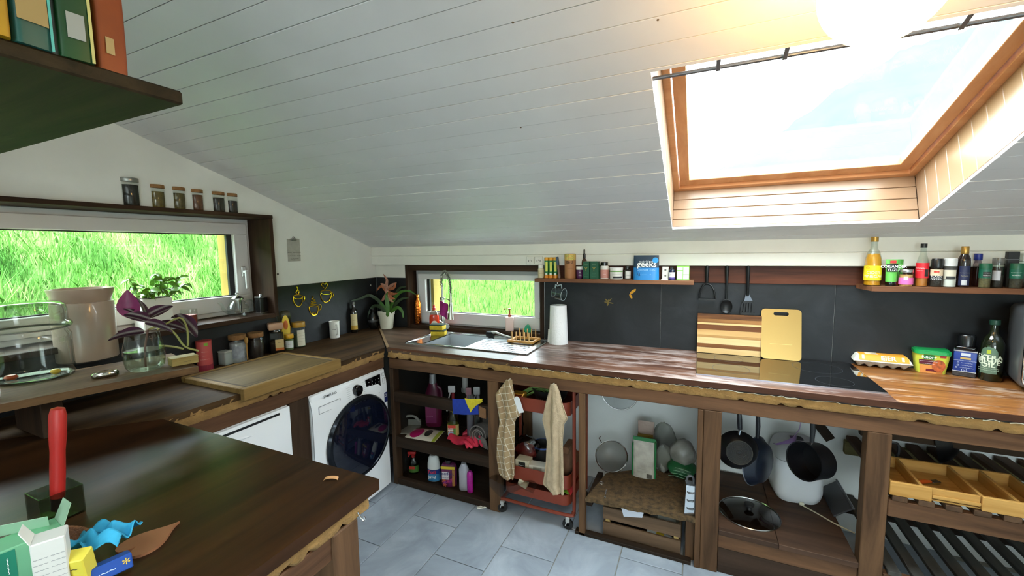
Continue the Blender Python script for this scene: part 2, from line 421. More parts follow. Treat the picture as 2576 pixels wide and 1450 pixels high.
wbx('sash', pine_y, (RSX0, RSV0, 0.22, RSX1, RSV0+0.07, 0.27), (RSX0, RSV1-0.07, 0.22, RSX1, RSV1, 0.27), (RSX0, RSV0+0.07, 0.22, RSX0+0.07, RSV1-0.07, 0.27), (RSX1-0.07, RSV0+0.07, 0.22, RSX1, RSV1-0.07, 0.27), parent=w5)
wbx('pane', pane_mat, (RSX0+0.06, RSV0+0.06, 0.245, RSX1-0.06, RSV1-0.06, 0.25), parent=w5, bev=0)
# blind bar with its clips, hung under the top of the opening
grey_metal = M('#8b8e94', 0.3, 0.9)
bar = B(); bb = B().box(SX0-0.006, SV1-0.062, 0.018, SX1+0.01, SV1-0.051, 0.028, 0.002); bar.add(bb, CM)
rail = bar.make('blind_rail', grey_metal, w3)
for x in (2.66, 2.83, 3.02, 3.2, 3.38):
    b = B(); cbox(b, x-0.006, SV1-0.056, 0.008, x+0.006, SV1+0.002, 0.02, 0.001); b.make('clip', grey_metal, rail)

# top beam of the back wall: two painted planks; dark rail below it
t1 = bpy.data.objects.new('trim_1', None); link(t1); struct(t1)
beam_paint = M('#dfddd2', 0.55, var=0.05, vscale=6, bump=0.1, bscale=18)
B().box(0.001, -0.047, 1.620, XR, 0.0, 1.712, 0.003).make('plank', beam_paint, t1)
B().box(0.001, -0.047, 1.543, XR, 0.0, 1.6192, 0.003).make('plank', beam_paint, t1)
B().box(0.0085, -0.006, 1.432, KX0, 0.001, 1.5425, 0.001).make('plank', beam_paint, t1)
rail_wood = wood('#301912', '#643826', 'x', 0.8, 0.45)
struct(B().box(1.60, -0.02, 1.437, XR, 0.002, 1.5425, 0.002).make('trim_2', rail_wood))

# slate panels
slate = slate_mat('slate_panel_stone', '#101214', '#181b1f', '#24272c', 0.5, 0.30, 4.0)
slate.node_tree.nodes['Principled BSDF'].inputs['Specular IOR Level'].default_value = 0.36
def spanel(parent, *b): return B().box(*b, 0.0012).make('slate_panel', slate, parent, smooth=0)
spanel(wall_back, 0.0085, -0.008, 0.99, KX0-0.002, 0.001, 1.431)
xs = [1.592, 2.398, 3.319, 4.24, 5.16]
for a, c in zip(xs, xs[1:]): spanel(wall_back, a+0.0012, -0.008, 0.99, c-0.0012, 0.001, 1.438)
spanel(wall_left, -0.001, -0.973, 0.99, 0.008, -0.0085, 1.431)
for a, c in ((-1.9, -0.974), (-2.9, -1.902)): spanel(wall_left, -0.001, a, 0.99, 0.008, c, 1.232)

# window_1 (left) with its board surround
w1 = bpy.data.objects.new('window_1', None); link(w1); struct(w1)
B().box(-0.21, HY0-0.03, 1.887, 0.045, -0.979, 1.909, 0.002).make('top_board', dark_board, w1)
B().box(-0.21, -1.008, 1.236, 0.045, -0.982, 1.8865, 0.002).make('side_board', dark_board_z, w1)
B().box(-0.21, HY0-0.02, 1.232, 0.047, -1.0085, 1.260, 0.002).make('sill_board', dark_board, w1)
fx = -0.17
fr = B()
fr.box(fx-0.06, HY0, 1.262, fx, -1.0095, 1.305, 0.003).box(fx-0.06, HY0, 1.845, fx, -1.0095, 1.886, 0.003)
fr.box(fx-0.06, -1.045, 1.305, fx, -1.0095, 1.845, 0.003).box(fx-0.06, HY0, 1.305, fx, HY0+0.04, 1.845, 0.003)
fr.make('window_frame', pvc, w1)
sa = B(); sx_ = fx+0.014
sa.box(fx-0.05, HY0+0.03, 1.29, sx_, -1.03, 1.385, 0.004).box(fx-0.05, HY0+0.03, 1.786, sx_, -1.03, 1.858, 0.004)
sa.box(fx-0.05, -1.118, 1.385, sx_, -1.03, 1.786, 0.004).box(fx-0.05, HY0+0.03, 1.385, sx_, HY0+0.12, 1.786, 0.004)
sash = sa.make('sash', pvc, w1)
B().box(fx-0.03, -1.150, 1.385, fx-0.012, -1.118, 1.786).box(fx-0.03, HY0+0.12, 1.385, fx-0.012, -1.15, 1.391).box(fx-0.03, HY0+0.12, 1.781, fx-0.012, -1.15, 1.786).make('gasket', rubber, w1)
B().box(fx-0.026, HY0+0.12, 1.389, fx-0.020, -1.149, 1.783).make('pane', pane_mat, w1)
h = B().box(sx_-0.002, -1.088, 1.505, sx_+0.012, -1.060, 1.575, 0.004).box(sx_+0.010, -1.083, 1.53, sx_+0.04, -1.065, 1.548, 0.003).box(sx_+0.030, -1.085, 1.425, sx_+0.042, -1.063, 1.55, 0.004)
h.make('window_handle', M('#cfcfce', 0.35), w1)
ply = wood('#7d6a35', '#94803f', 'z', 0.6, 0.6)
B().box(-0.31, -1.13, 1.26, -0.235, -1.012, 1.887, 0).make('outer_reveal_board', ply, w1)
B().box(-0.31, HY0, 1.255, -0.235, -1.13, 1.30, 0).make('outer_reveal_board', ply, w1)

# window_2 (over the sink)
w2 = bpy.data.objects.new('window_2', None); link(w2); struct(w2)
B().box(KX0-0.012, -0.012, 0.999, KX0+0.018, 0.17, 1.541, 0.002).make('side_board', dark_board_z, w2)
B().box(KX1-0.012, -0.014, 0.999, KX1+0.018, 0.17, 1.541, 0.002).make('side_board', dark_board_z, w2)
B().box(KX0+0.018, -0.005, 1.495, KX1-0.012, 0.17, 1.541, 0.002).make('top_board', dark_board_x, w2)
B().box(KX0+0.018, -0.006, 0.992, KX1-0.012, 0.17, 1.030, 0.002).make('sill_board', dark_board_x, w2)
fy = 0.085
fr = B()
fr.box(0.375, fy, 1.03, 1.545, fy+0.06, 1.062, 0.003).box(0.375, fy, 1.455, 1.545, fy+0.06, 1.494, 0.003)
fr.box(0.375, fy, 1.062, 0.412, fy+0.06, 1.455, 0.003).box(1.512, fy, 1.062, 1.545, fy+0.06, 1.455, 0.003)
fr.make('window_frame', M('#a9a9a8', 0.4), w2)
sa = B()
sa.box(0.402, fy-0.014, 1.046, 1.524, fy+0.05, 1.136, 0.004).box(0.402, fy-0.014, 1.418, 1.524, fy+0.05, 1.464, 0.004)
sa.box(0.402, fy-0.014, 1.136, 0.478, fy+0.05, 1.418, 0.004).box(1.480, fy-0.014, 1.136, 1.524, fy+0.05, 1.418, 0.004)
sa.make('sash', pvc, w2)
B().box(0.478, fy+0.012, 1.136, 0.503, fy+0.03, 1.418).box(0.503, fy+0.012, 1.136, 1.48, fy+0.03, 1.141).make('gasket', rubber, w2)
B().box(0.502, fy+0.020, 1.140, 1.481, fy+0.026, 1.419).make('pane', pane_mat, w2)
B().box(1.526, fy-0.03, 1.18, 1.538, fy-0.012, 1.265, 0.004).make('window_handle', M('#cfcfce', 0.35), w2)
B().box(0.365, 0.16, 0.99, 0.50, 0.285, 1.54).make('outer_reveal_board', ply, w2)

# ---------------------------------------------------------------- outside: grassy bank and far hill
def ground(x, y):
    dl = max(0.0, -x-0.9); db = max(0.0, y-0.9)
    zl = 0.45+0.72*dl if x < -0.9 else -1
    zl = min(zl, 7.0+0.10*dl)
    zb = 0.15+0.30*db if y > 0.9 else -1
    zb = min(zb, 1.35+0.02*db)
    z = max(zl, zb, -0.25)
    w = 0.10*math.sin(1.3*x+0.5*y)+0.08*math.sin(0.7*y-1.9*x+1)+0.05*math.sin(3.1*x+2.3*y)
    return z + (w if z > 0 else 0)
gm, nt, gb = _new('bank_earth'); L = nt.links
tc = nt.nodes.new('ShaderNodeTexCoord'); n = nt.nodes.new('ShaderNodeTexNoise'); n.inputs['Scale'].default_value = 1.6; n.inputs['Detail'].default_value = 8
r = nt.nodes.new('ShaderNodeValToRGB'); r.color_ramp.elements[0].position = 0.35; r.color_ramp.elements[1].position = 0.68
r.color_ramp.elements[0].color = lin('#456b2b'); r.color_ramp.elements[1].color = lin('#839560')
L.new(tc.outputs['Object'], n.inputs['Vector']); L.new(n.outputs['Fac'], r.inputs[0]); L.new(r.outputs[0], gb.inputs['Base Color']); gb.inputs['Roughness'].default_value = 1.0; gb.inputs['Specular IOR Level'].default_value = 0.0
_sx = nt.nodes.new('ShaderNodeSeparateXYZ'); L.new(tc.outputs['Object'], _sx.inputs[0])
_a = nt.nodes.new('ShaderNodeMath'); _a.operation = 'LESS_THAN'; _a.inputs[1].default_value = -0.6; L.new(_sx.outputs[0], _a.inputs[0])
_b = nt.nodes.new('ShaderNodeMath'); _b.operation = 'GREATER_THAN'; _b.inputs[1].default_value = 0.6; L.new(_sx.outputs[1], _b.inputs[0])
_c = nt.nodes.new('ShaderNodeMath'); _c.operation = 'MAXIMUM'; L.new(_a.outputs[0], _c.inputs[0]); L.new(_b.outputs[0], _c.inputs[1])
_d = nt.nodes.new('ShaderNodeMix'); _d.data_type = 'RGBA'; _d.inputs[7].default_value = lin('#3f5c26'); L.new(_b.outputs[0], _d.inputs[0]); L.new(r.outputs[0], _d.inputs[6])  # ground colour darkened here to offset the stronger sky light
_m = nt.nodes.new('ShaderNodeMix'); _m.data_type = 'RGBA'; _m.inputs[6].default_value = lin('#a9a7a2')   # unseen gravel yard behind the house, grey added to cut green bounce light
L.new(_c.outputs[0], _m.inputs[0]); L.new(_d.outputs[2], _m.inputs[7]); L.new(_m.outputs[2], gb.inputs['Base Color'])
xsg = np.concatenate([np.linspace(-40, -9, 12), np.linspace(-8, 8, 65), np.linspace(9, 40, 12)])
ysg = np.concatenate([np.linspace(-40, -9, 12), np.linspace(-8, 12, 81), np.linspace(13, 40, 12)])
gv = [(x, y, ground(x, y)) for x in xsg for y in ysg]; ny = len(ysg)
gf = [(i*ny+j, (i+1)*ny+j, (i+1)*ny+j+1, i*ny+j+1) for i in range(len(xsg)-1) for j in range(ny-1)]
me = bpy.data.meshes.new('ground'); me.from_pydata(gv, [], gf); me.materials.append(gm)
for p_ in me.polygons: p_.use_smooth = True
struct(link(bpy.data.objects.new('ground', me)))
# blades
rg = np.random.RandomState(5); gvv = []; gff = []; gcol = []
def blades(n, xr, yr, hmin, hmax, wmax, seen):
    for _ in range(n):
        x = rg.uniform(*xr); y = rg.uniform(*yr)
        if not seen(x, y): continue
        z = ground(x, y)-0.02; hh = rg.uniform(hmin, hmax); w = rg.uniform(0.35, 1)*wmax; a = rg.uniform(0, 6.283); le = rg.uniform(0.1, 0.7)*hh
        dx, dy = math.cos(a), math.sin(a); k = len(gvv)
        gvv.extend([(x-dy*w, y+dx*w, z), (x+dy*w, y-dx*w, z), (x+dx*le*0.3+dy*w*0.8, y+dy*le*0.3-dx*w*0.8, z+hh*0.6), (x+dx*le*0.3-dy*w*0.8, y+dy*le*0.3+dx*w*0.8, z+hh*0.6), (x+dx*le, y+dy*le, z+hh)])
        gff.extend([(k, k+1, k+2, k+3), (k+3, k+2, k+4)])
blades(60000, (-6.0, -0.8), (-4.0, 1.5), 0.08, 0.36, 0.006, lambda x, y: x < -0.8 and y < 0.4-0.3*x)
blades(5000, (-4.5, -0.9), (-3.2, 0.5), 0.08, 0.18, 0.022, lambda x, y: True)
grm, nt, gb = _new('grass_blade'); L = nt.links
tc = nt.nodes.new('ShaderNodeTexCoord'); n = nt.nodes.new('ShaderNodeTexNoise'); n.inputs['Scale'].default_value = 2.2; n.inputs['Detail'].default_value = 6
r = nt.nodes.new('ShaderNodeValToRGB'); e = r.color_ramp.elements; e[0].position = 0.3; e[0].color = lin('#355f24'); e[1].position = 0.72; e[1].color = lin('#86a35c')
q = e.new(0.5); q.color = lin('#507c33')
L.new(tc.outputs['Object'], n.inputs['Vector']); L.new(n.outputs['Fac'], r.inputs[0]); L.new(r.outputs[0], gb.inputs['Base Color']); gb.inputs['Roughness'].default_value = 0.8; gb.inputs['Specular IOR Level'].default_value = 0.1
me = bpy.data.meshes.new('grass'); me.from_pydata(gvv, [], gff); me.materials.append(grm)
go = link(bpy.data.objects.new('grass', me)); go['kind'] = 'stuff'; tag(go, 'long bright green grass growing on the bank outside the windows', 'grass')
gvv = []; gff = []
blades(16000, (-3.5, 4.0), (0.9, 7.0), 0.06, 0.24, 0.007, lambda x, y: True)
me = bpy.data.meshes.new('grass'); me.from_pydata(gvv, [], gff); grm2 = grm.copy(); grm2.name = 'darkened_blade'  # same grass, its colours darkened to offset the stronger sky light
for n_ in grm2.node_tree.nodes:
    if n_.type == 'VALTORGB':
        for e_, c_ in zip(n_.color_ramp.elements, ('#294a1a', '#3e6227', '#5d7438')): e_.color = lin(c_)
me.materials.append(grm2)
go = link(bpy.data.objects.new('grass', me)); go['kind'] = 'stuff'; tag(go, 'yellow-green grass outside the sink window', 'grass')
# far hill seen through the skylight
hv = []; hf = []; nv_ = 10
rp = [(1500, 470), (1700, 450), (1790, 432), (1860, 405), (1930, 355), (2000, 305), (2060, 262), (2110, 222), (2180, 180), (2260, 132), (2360, 95), (2480, 62), (2620, 30), (2800, 0)]
rx_ = np.linspace(1500, 2800, 66); ry_ = np.interp(rx_, [q[0] for q in rp], [q[1] for q in rp])
rh = random.Random(17); nu = len(rx_)-1
for i in range(nu+1):
    q = at(rx_[i], ry_[i]+rh.uniform(-5, 5), y=125.0)
    for j in range(nv_+1):
        w = j/nv_; hv.append((q[0]*(0.8+0.2*w), 70+55*w, -5+(q[2]+5)*w**0.8))
for i in range(nu):
    for j in range(nv_): k = i*(nv_+1)+j; hf.append((k, k+nv_+1, k+nv_+2, k+1))
me = bpy.data.meshes.new('hill'); me.from_pydata(hv, [], hf); me.materials.append(M('#3d4b4b', 1.0, spec=0.0, var=0.10, vscale=0.12))
for p_ in me.polygons: p_.use_smooth = True
struct(link(bpy.data.objects.new('hill', me)))

# portals: they give no light of their own, they only guide the sampling of the sky through the openings
def portal(name, c, xa, ya, sx, sy):
    ld = bpy.data.lights.new(name, 'AREA'); ld.shape = 'RECTANGLE'; ld.size = sx; ld.size_y = sy; ld.cycles.is_portal = True
    o = bpy.data.objects.new(name, ld); xa = Vector(xa).normalized(); ya = Vector(ya).normalized(); za = xa.cross(ya)
    o.matrix_world = Matrix(((xa.x, ya.x, za.x, c[0]), (xa.y, ya.y, za.y, c[1]), (xa.z, ya.z, za.z, c[2]), (0, 0, 0, 1))); link(o)
portal('portal_skylight', cp((SX0+SX1)/2, (SV0+SV1)/2, 0.32), (1, 0, 0), (0, CS, -SN), SX1-SX0+0.1, SV1-SV0+0.1)
portal('portal_skylight', cp((RSX0+RSX1)/2, (RSV0+RSV1)/2, 0.32), (1, 0, 0), (0, CS, -SN), RSX1-RSX0, RSV1-RSV0)
portal('portal_window', (-0.34, (HY0+HY1)/2, (HZ0+HZ1)/2), (0, 1, 0), (0, 0, 1), HY1-HY0+0.1, 0.7)
portal('portal_window', ((KX0+KX1)/2, 0.32, (KZ0+KZ1)/2), (1, 0, 0), (0, 0, 1), KX1-KX0+0.1, 0.65)
portal('portal_window', ((RX0+RX1)/2, YR-0.34, (RZ0+RZ1)/2), (-1, 0, 0), (0, 0, 1), RX1-RX0, RZ1-RZ0)
# ================================================================ WORKTOPS, FRAMES, APPLIANCES
top_left = wood('#2a1d12', '#543c22', 'y', 0.9, 0.7, spots='#665642', spot_amt=0.62, spot_scale=0.8)
top_sink = wood('#3a2a1f', '#665040', 'x', 0.8, 0.45, spots='#7d6c5e', spot_amt=0.56, spot_scale=0.9)
top_back = wood('#3d251d', '#775443', 'x', 1.0, 0.38, spots='#a89690', spot_amt=0.48, spot_scale=1.6, spec=0.5, ior=1.45)
top_pen = wood('#1d120a', '#3f2613', 'y', 0.6, 0.34, spots='#46301d', spot_amt=0.62, spot_scale=0.5, bump=0.08, spec=0.5, ior=1.22)
edge_brown = wood('#3a2217', '#5a3827', 'x', 1.0, 0.5)
edge_brown_y = wood('#3a2217', '#5a3827', 'y', 1.0, 0.5)
foam = M('#93703f', 0.9, var=0.22, vscale=22, bump=0.7, bscale=70)
foil = M('#ded6c0', 0.5)
beam_x = wood('#402c1e', '#74533b', 'x', 0.9, 0.6); beam_y = wood('#402b1d', '#6d4d37', 'y', 0.9, 0.6); beam_z = wood('#3c2a1c', '#6c4f37', 'z', 0.9, 0.6)
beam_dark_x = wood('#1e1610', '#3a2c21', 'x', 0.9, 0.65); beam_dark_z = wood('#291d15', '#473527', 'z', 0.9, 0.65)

def foam_edge(p0, p1, nrm, z0, z1, parent, seed, depth=0.05, name='foam_edge'):
    p0 = Vector(p0); p1 = Vector(p1); nrm = Vector(nrm); Ln = (p1-p0).length; n = max(8, int(Ln/0.018)); rnd = random.Random(seed)
    wob = [[rnd.uniform(-1, 1) for _ in range(6)] for _ in range(n+1)]
    chip = [0.010 if rnd.random() < 0.08 else 0.0 for _ in range(n+1)]
    def fn(u, v):
        i = round(u*n); j = round(v*5); q = p0.lerp(p1, u); z = z0+(z1-z0)*v
        if j == 0: z += 0.0028*wob[i][0]+chip[i]
        if j == 5: z += 0.0012*wob[i][5]
        o = nrm*(0.0035*wob[i][j]-(0.004 if j in (0,) else 0)-(chip[i]*0.8 if j < 2 else 0))
        return Vector((q.x+o.x, q.y+o.y, z))
    b = B(); b.grid(fn, n, 5); bm = b.bm
    bm.verts.ensure_lookup_table()
    back = [[bm.verts.new(Vector((v_.x, v_.y, z1 if j == 5 else z0+0.004))-nrm*depth) for j in (0, 5)] for v_ in [p0.lerp(p1, i/n) for i in range(n+1)]]
    V = lambda i, j: bm.verts[i*6+j]
    bm.verts.ensure_lookup_table()
    for i in range(n):
        bm.faces.new((V(i, 0), V(i+1, 0), back[i+1][0], back[i][0])); bm.faces.new((V(i, 5), V(i+1, 5), back[i+1][1], back[i][1]))
        bm.faces.new((back[i][0], back[i+1][0], back[i+1][1], back[i][1]))
    for i in (0, n): bm.faces.new([V(i, j) for j in range(6)]+[back[i][1], back[i][0]])
    return b.make(name, foam, parent, smooth=50)

# --- left worktop
wt = thing('worktop', 'dark brown wooden worktop under the wide window with mug and jars', 'worktop', (0, 0, 0))
B().prism([(0.009, -0.010), (0.65, -0.650), (0.65, -1.965), (0.009, -2.600)], 0.968, 0.998).make('top_board', top_left, wt, smooth=0)
foam_edge((0.648, -1.965, 0), (0.648, -0.66, 0), (1, 0, 0), 0.928, 0.984, wt, 1)
B().box(0.60, -1.965, 0.984, 0.6495, -0.66, 0.990).make('edge_strip', edge_brown_y, wt)
# --- back worktop: boards around the sink and under the hob
SKX0, SKX1, SKY0, SKY1 = 0.705, 1.655, -0.505, -0.075
wk = thing('worktop', 'long worn wooden worktop carrying the sink and the hob', 'worktop', (0, 0, 0))
b = B(); b.prism([(0.012, -0.009), (0.667, -0.647), (0.72, -0.647), (0.72, -0.009)], 0.966, 1.0)
b.box(0.72, -0.647, 0.966, 1.60, -0.495, 1.0).box(0.72, -0.085, 0.966, 1.60, -0.009, 1.0)
b.make('top_board', top_sink, wk, smooth=0)
b = B(); b.box(1.601, -0.649, 0.970, 3.40, -0.50, 1.0, 0.001).box(1.645, -0.50, 0.970, 3.40, -0.009, 1.0).box(1.601, -0.085, 0.970, 1.645, -0.009, 1.0)
b.make('top_board', top_back, wk, smooth=0)
top_right = wood('#5b3419', '#96602f', 'x', 1.0, 0.38, spots='#c9b19c', spot_amt=0.54, spot_scale=1.5, spec=0.5, ior=1.45)
B().box(3.4005, -0.649, 0.970, XR, -0.009, 1.0, 0.001).make('top_board', top_right, wk, smooth=0)
B().bar((0.03, -0.024, 0.9996), (0.672, -0.646, 0.9996), 0.018, 0.006).make('joint_strip', wood('#7b6347', '#a08666', 'x', 1, 0.5), wk)
B().box(0.69, -0.6485, 0.985, 1.60, -0.60, 0.9985).make('edge_strip', edge_brown, wk)
foam_edge((0.668, -0.645, 0), (1.60, -0.645, 0), (0, -1, 0), 0.926, 0.985, wk, 2)
foam_edge((1.60, -0.645, 0), (XR, -0.645, 0), (0, -1, 0), 0.921, 0.963, wk, 3)
B().box(1.601, -0.6515, 0.9705, XR, -0.6485, 0.9985, 0.0005).make('edge_strip', edge_brown, wk)
B().box(1.60, -0.640, 0.962, XR, -0.60, 0.971).make('gap_foil', M('#141210', 0.6), wk)
b = B(); rnd = random.Random(4); x = 1.62
while x < 4.0:
    w_ = rnd.uniform(0.02, 0.12); z_ = 0.9625
    b.tube([(x+w_*k/5, -0.6465+rnd.uniform(-0.001, 0.001), z_+(rnd.choice([0, 0, 0.004, 0.007]) if 0 < k < 5 else 0)) for k in range(6)], rnd.uniform(0.001, 0.0026), 4); x += w_+rnd.uniform(0.0, 0.06)
b.make('foil_shreds', foil, wk)['kind'] = 'stuff'

# --- timber frame below the back worktop
fr = thing('counter_frame', 'rough brown timber frame of posts, rails and shelves below the long worktop', 'counter frame')
B().box(0.668, -0.638, 0.851, XR, -0.575, 0.9195, 0.003).make('rail', beam_x, fr)
def post(x0, x1, y0=-0.64, y1=-0.575, z0=0.004, z1=0.8505, mat=beam_z, name='post'): return B().box(x0, y0, z0, x1, y1, z1, 0.003).make(name, mat, fr)
post(0.668, 0.700, mat=beam_dark_z); post(1.440, 1.512); post(2.021, 2.058, -0.64, -0.60); post(2.634, 2.660, -0.645, -0.57); post(2.661, 2.742); post(3.308, 3.392); post(4.35, 4.43)
post(2.590, 2.633, -0.60, -0.565, z1=0.235)
for x in (1.46, 2.69, 4.37): post(x-0.03, x+0.03, -0.06, -0.012)
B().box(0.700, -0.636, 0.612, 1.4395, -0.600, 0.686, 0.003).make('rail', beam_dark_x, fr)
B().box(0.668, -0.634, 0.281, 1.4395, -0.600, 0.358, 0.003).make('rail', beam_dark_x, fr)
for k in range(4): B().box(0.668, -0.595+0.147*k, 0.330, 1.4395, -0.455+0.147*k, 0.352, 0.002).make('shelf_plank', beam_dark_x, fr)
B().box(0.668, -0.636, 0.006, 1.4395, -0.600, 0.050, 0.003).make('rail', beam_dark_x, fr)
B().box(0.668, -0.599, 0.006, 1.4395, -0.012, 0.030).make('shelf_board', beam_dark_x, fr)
B().box(0.668, -0.030, 0.03, 1.43, -0.012, 0.85).make('back_panel', M('#17140f', 0.9), fr)  # near-black sheet added to paint in the bay's deep shade
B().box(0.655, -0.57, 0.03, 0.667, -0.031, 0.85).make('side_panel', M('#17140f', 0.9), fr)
B().box(2.0, -0.64, 0.004, 2.62, -0.60, 0.022, 0.002).make('rail', beam_dark_x, fr)
# bay with the sieve: chewed particle board
chip = M('#5a452a', 0.95, var=0.6, vscale=38, bump=0.8, bscale=90)
rnd = random.Random(11)
front = [(2.062+0.576*k/24, -0.645+rnd.uniform(-0.006, 0.006)) for k in range(25)]
o_ = B().prism(front+[(2.622, -0.05), (2.12, -0.34)], 0.222, 0.245).make('shelf_board', chip, fr, label='chipped particle board shelf')
for v_ in o_.data.vertices: v_.co.z += 0.05*(v_.co.x-2.062)-0.002
B().box(2.058, -0.60, 0.17, 2.09, -0.3, 0.221).make('shelf_bearer', beam_dark_x, fr)
B().box(2.60, -0.563, 0.16, 2.633, -0.1, 0.246).make('shelf_bearer', beam_dark_x, fr)
# bay with the pans
plank_w = wood('#31241c', '#553e30', 'x', 0.8, 0.5)
for x0, x1 in ((2.744, 3.0), (3.002, 3.306)): B().box(x0, -0.645, 0.214, x1, -0.02, 0.240, 0.002).make('shelf_plank', plank_w, fr)
B().box(2.744, -0.632, 0.140, 3.306, -0.59, 0.213, 0.002).make('rail', beam_x, fr)
B().box(2.744, -0.630, 0.004, 3.306, -0.595, 0.138, 0.002).make('plinth_board', wood('#2d211a', '#48362a', 'x', .8, .6), fr)
B().bar((3.16, -0.02, 0.78), (3.33, -0.02, 0.55), 0.03, 0.05).make('brace', beam_dark_x, fr)
B().box(3.08, -0.035, 0.70, 3.30, -0.012, 0.745).make('batten', wood('#6a5a3a', '#857450', 'x', 1, .7), fr)
# bay with the slatted racks
B().box(3.394, -0.638, 0.484, 4.348, -0.60, 0.560, 0.003).make('rail', beam_x, fr)
B().box(3.394, -0.05, 0.484, 4.348, -0.012, 0.560, 0.003).make('rail', wood('#5a5334', '#776c48', 'x', 1, .7), fr)
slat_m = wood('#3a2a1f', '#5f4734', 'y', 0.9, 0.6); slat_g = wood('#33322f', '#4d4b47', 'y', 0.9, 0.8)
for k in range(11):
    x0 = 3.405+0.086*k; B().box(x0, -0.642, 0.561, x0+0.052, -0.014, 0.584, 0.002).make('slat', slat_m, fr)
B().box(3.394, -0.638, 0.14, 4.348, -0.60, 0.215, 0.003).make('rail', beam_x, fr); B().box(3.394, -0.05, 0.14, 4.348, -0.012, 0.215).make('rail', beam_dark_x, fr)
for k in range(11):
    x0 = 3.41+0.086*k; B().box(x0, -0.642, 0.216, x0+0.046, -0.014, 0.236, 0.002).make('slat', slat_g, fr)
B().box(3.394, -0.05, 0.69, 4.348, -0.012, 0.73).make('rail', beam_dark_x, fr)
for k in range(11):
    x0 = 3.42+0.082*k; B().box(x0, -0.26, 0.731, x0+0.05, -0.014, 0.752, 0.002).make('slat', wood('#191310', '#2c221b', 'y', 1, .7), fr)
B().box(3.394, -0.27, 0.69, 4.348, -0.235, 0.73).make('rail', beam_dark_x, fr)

# --- frame below the left worktop
fl2 = thing('counter_frame', 'dark timber beam and post around the white appliances under the window worktop', 'counter frame')
B().box(0.585, -1.965, 0.857, 0.644, -0.660, 0.9275, 0.003).make('rail', beam_y, fl2)
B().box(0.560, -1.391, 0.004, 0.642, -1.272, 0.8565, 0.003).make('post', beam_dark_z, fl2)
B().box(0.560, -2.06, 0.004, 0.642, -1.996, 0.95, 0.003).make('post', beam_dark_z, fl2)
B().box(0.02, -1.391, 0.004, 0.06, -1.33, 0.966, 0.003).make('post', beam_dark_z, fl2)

# --- peninsula
pn = thing('worktop', 'dark glossy peninsula worktop on thick posts with crumbling foam edge', 'worktop')
B().prism([(0.009, -2.607), (0.664, -1.966), (1.786, -1.966), (1.800, -3.3), (0.009, -3.3)], 0.968, 1.0).make('top_board', top_pen, pn, smooth=0)
foam_edge((1.765, -3.3, 0), (1.765, -1.990, 0), (1, 0, 0), 0.915, 0.967, pn, 5, 0.06)
foam_edge((1.765, -1.990, 0), (0.67, -1.990, 0), (0, 1, 0), 0.917, 0.967, pn, 6, 0.06)
B().box(1.715, -3.3, 0.845, 1.755, -2.03, 0.9145, 0.003).make('rail', beam_y, pn); B().box(0.72, -2.05, 0.845, 1.71, -2.01, 0.9145, 0.003).make('rail', beam_x, pn)
B().box(1.672, -2.118, 0.004, 1.762, -2.028, 0.9145, 0.004).make('post', beam_z, pn); B().box(0.70, -2.13, 0.004, 0.79, -2.05, 0.9145, 0.004).make('post', beam_z, pn)
B().box(1.672, -3.25, 0.004, 1.762, -3.16, 0.9145, 0.004).make('post', beam_z, pn)
hk = B().tube([(1.768, -2.035, 0.935), (1.772, -2.030, 0.918), (1.782, -2.028, 0.908), (1.79, -2.03, 0.916), (1.789, -2.032, 0.925)], 0.0022, 6)
hk.make('cup_hook', M('#d8d8d8', 0.2, 1.0), pn)

# --- washing machine (faces +x)
enamel = M('#f0f3f7', 0.25, coat=0.3); blackgl = M('#050608', 0.06, coat=0.5); navy = M('#0b1020', 0.05, coat=0.6)
wm = thing('washing_machine', 'white front-loading washing machine with a large dark round door', 'washing machine', (0.66, -0.962, 0.004))
b = B(); b.box(-0.58, -0.302, 0.02, -0.012, 0.302, 0.846, 0.012, seg=3)
def wfront(u, v_):
    y = -0.302+0.604*u; z = 0.02+0.826*v_; bx = 0.0
    bx = 0.012*math.sin(PI*min(1, max(0, u)))**0.5 - 0.03*max(0, (v_-0.86)/0.14)**2
    return Vector((bx-0.012, y, z))
b.grid(wfront, 16, 20, -0.01); b.make('body', enamel, wm)
for yy in (-0.25, 0.25):
    B().lathe([(0, 0), (0.022, 0), (0.022, 0.022), (0, 0.022)], 12, (-0.06, yy, 0)).make('foot', rubber, wm)
RY = Matrix.Rotation(PI/2, 3, 'Y')
dz, dy, dr = 0.478, 0.03, 0.262
dring = B().lathe([(0.235, 0.0), (0.262, 0.0), (0.266, 0.018), (0.255, 0.032), (0.240, 0.034), (0.235, 0.03)], 56, (0.0, dy, dz), rot=RY).make('door_ring', M('#20242b', 0.15, 0.6), wm)
B().lathe([(0, 0.048), (0.08, 0.047), (0.15, 0.043), (0.21, 0.036), (0.238, 0.030), (0.245, 0.01)], 48, (0.0, dy, dz), rot=RY).make('door_glass', navy, dring)
B().lathe([(0.018, 0), (0.036, 0), (0.034, 0.022), (0.028, 0.026), (0, 0.026)], 32, (0.0, 0.026, 0.782), rot=RY).make('dial', blackgl, wm)
B().box(-0.004, 0.108, 0.732, 0.0035, 0.240, 0.826, 0.001, rot=Matrix.Rotation(0.03, 3, 'X')).make('display', blackgl, wm)
B().box(0.0, 0.268, 0.615, 0.0025, 0.301, 0.684).make('energy_label', M('#16205a', 0.4), wm)
ink = M('#30343a', 0.5); white_ink = M('#f2f2ee', 0.5)
letters('D', on_plane((0.0035, 0.285, 0.662), (0, 1, 0), (0, 0, 1)), 0.03, white_ink, wm)
letters('SAMSUNG', on_plane((0.0035, -0.18, 0.822), (0, 1, 0), (0, 0, 1)), 0.021, ink, wm, bold=True)
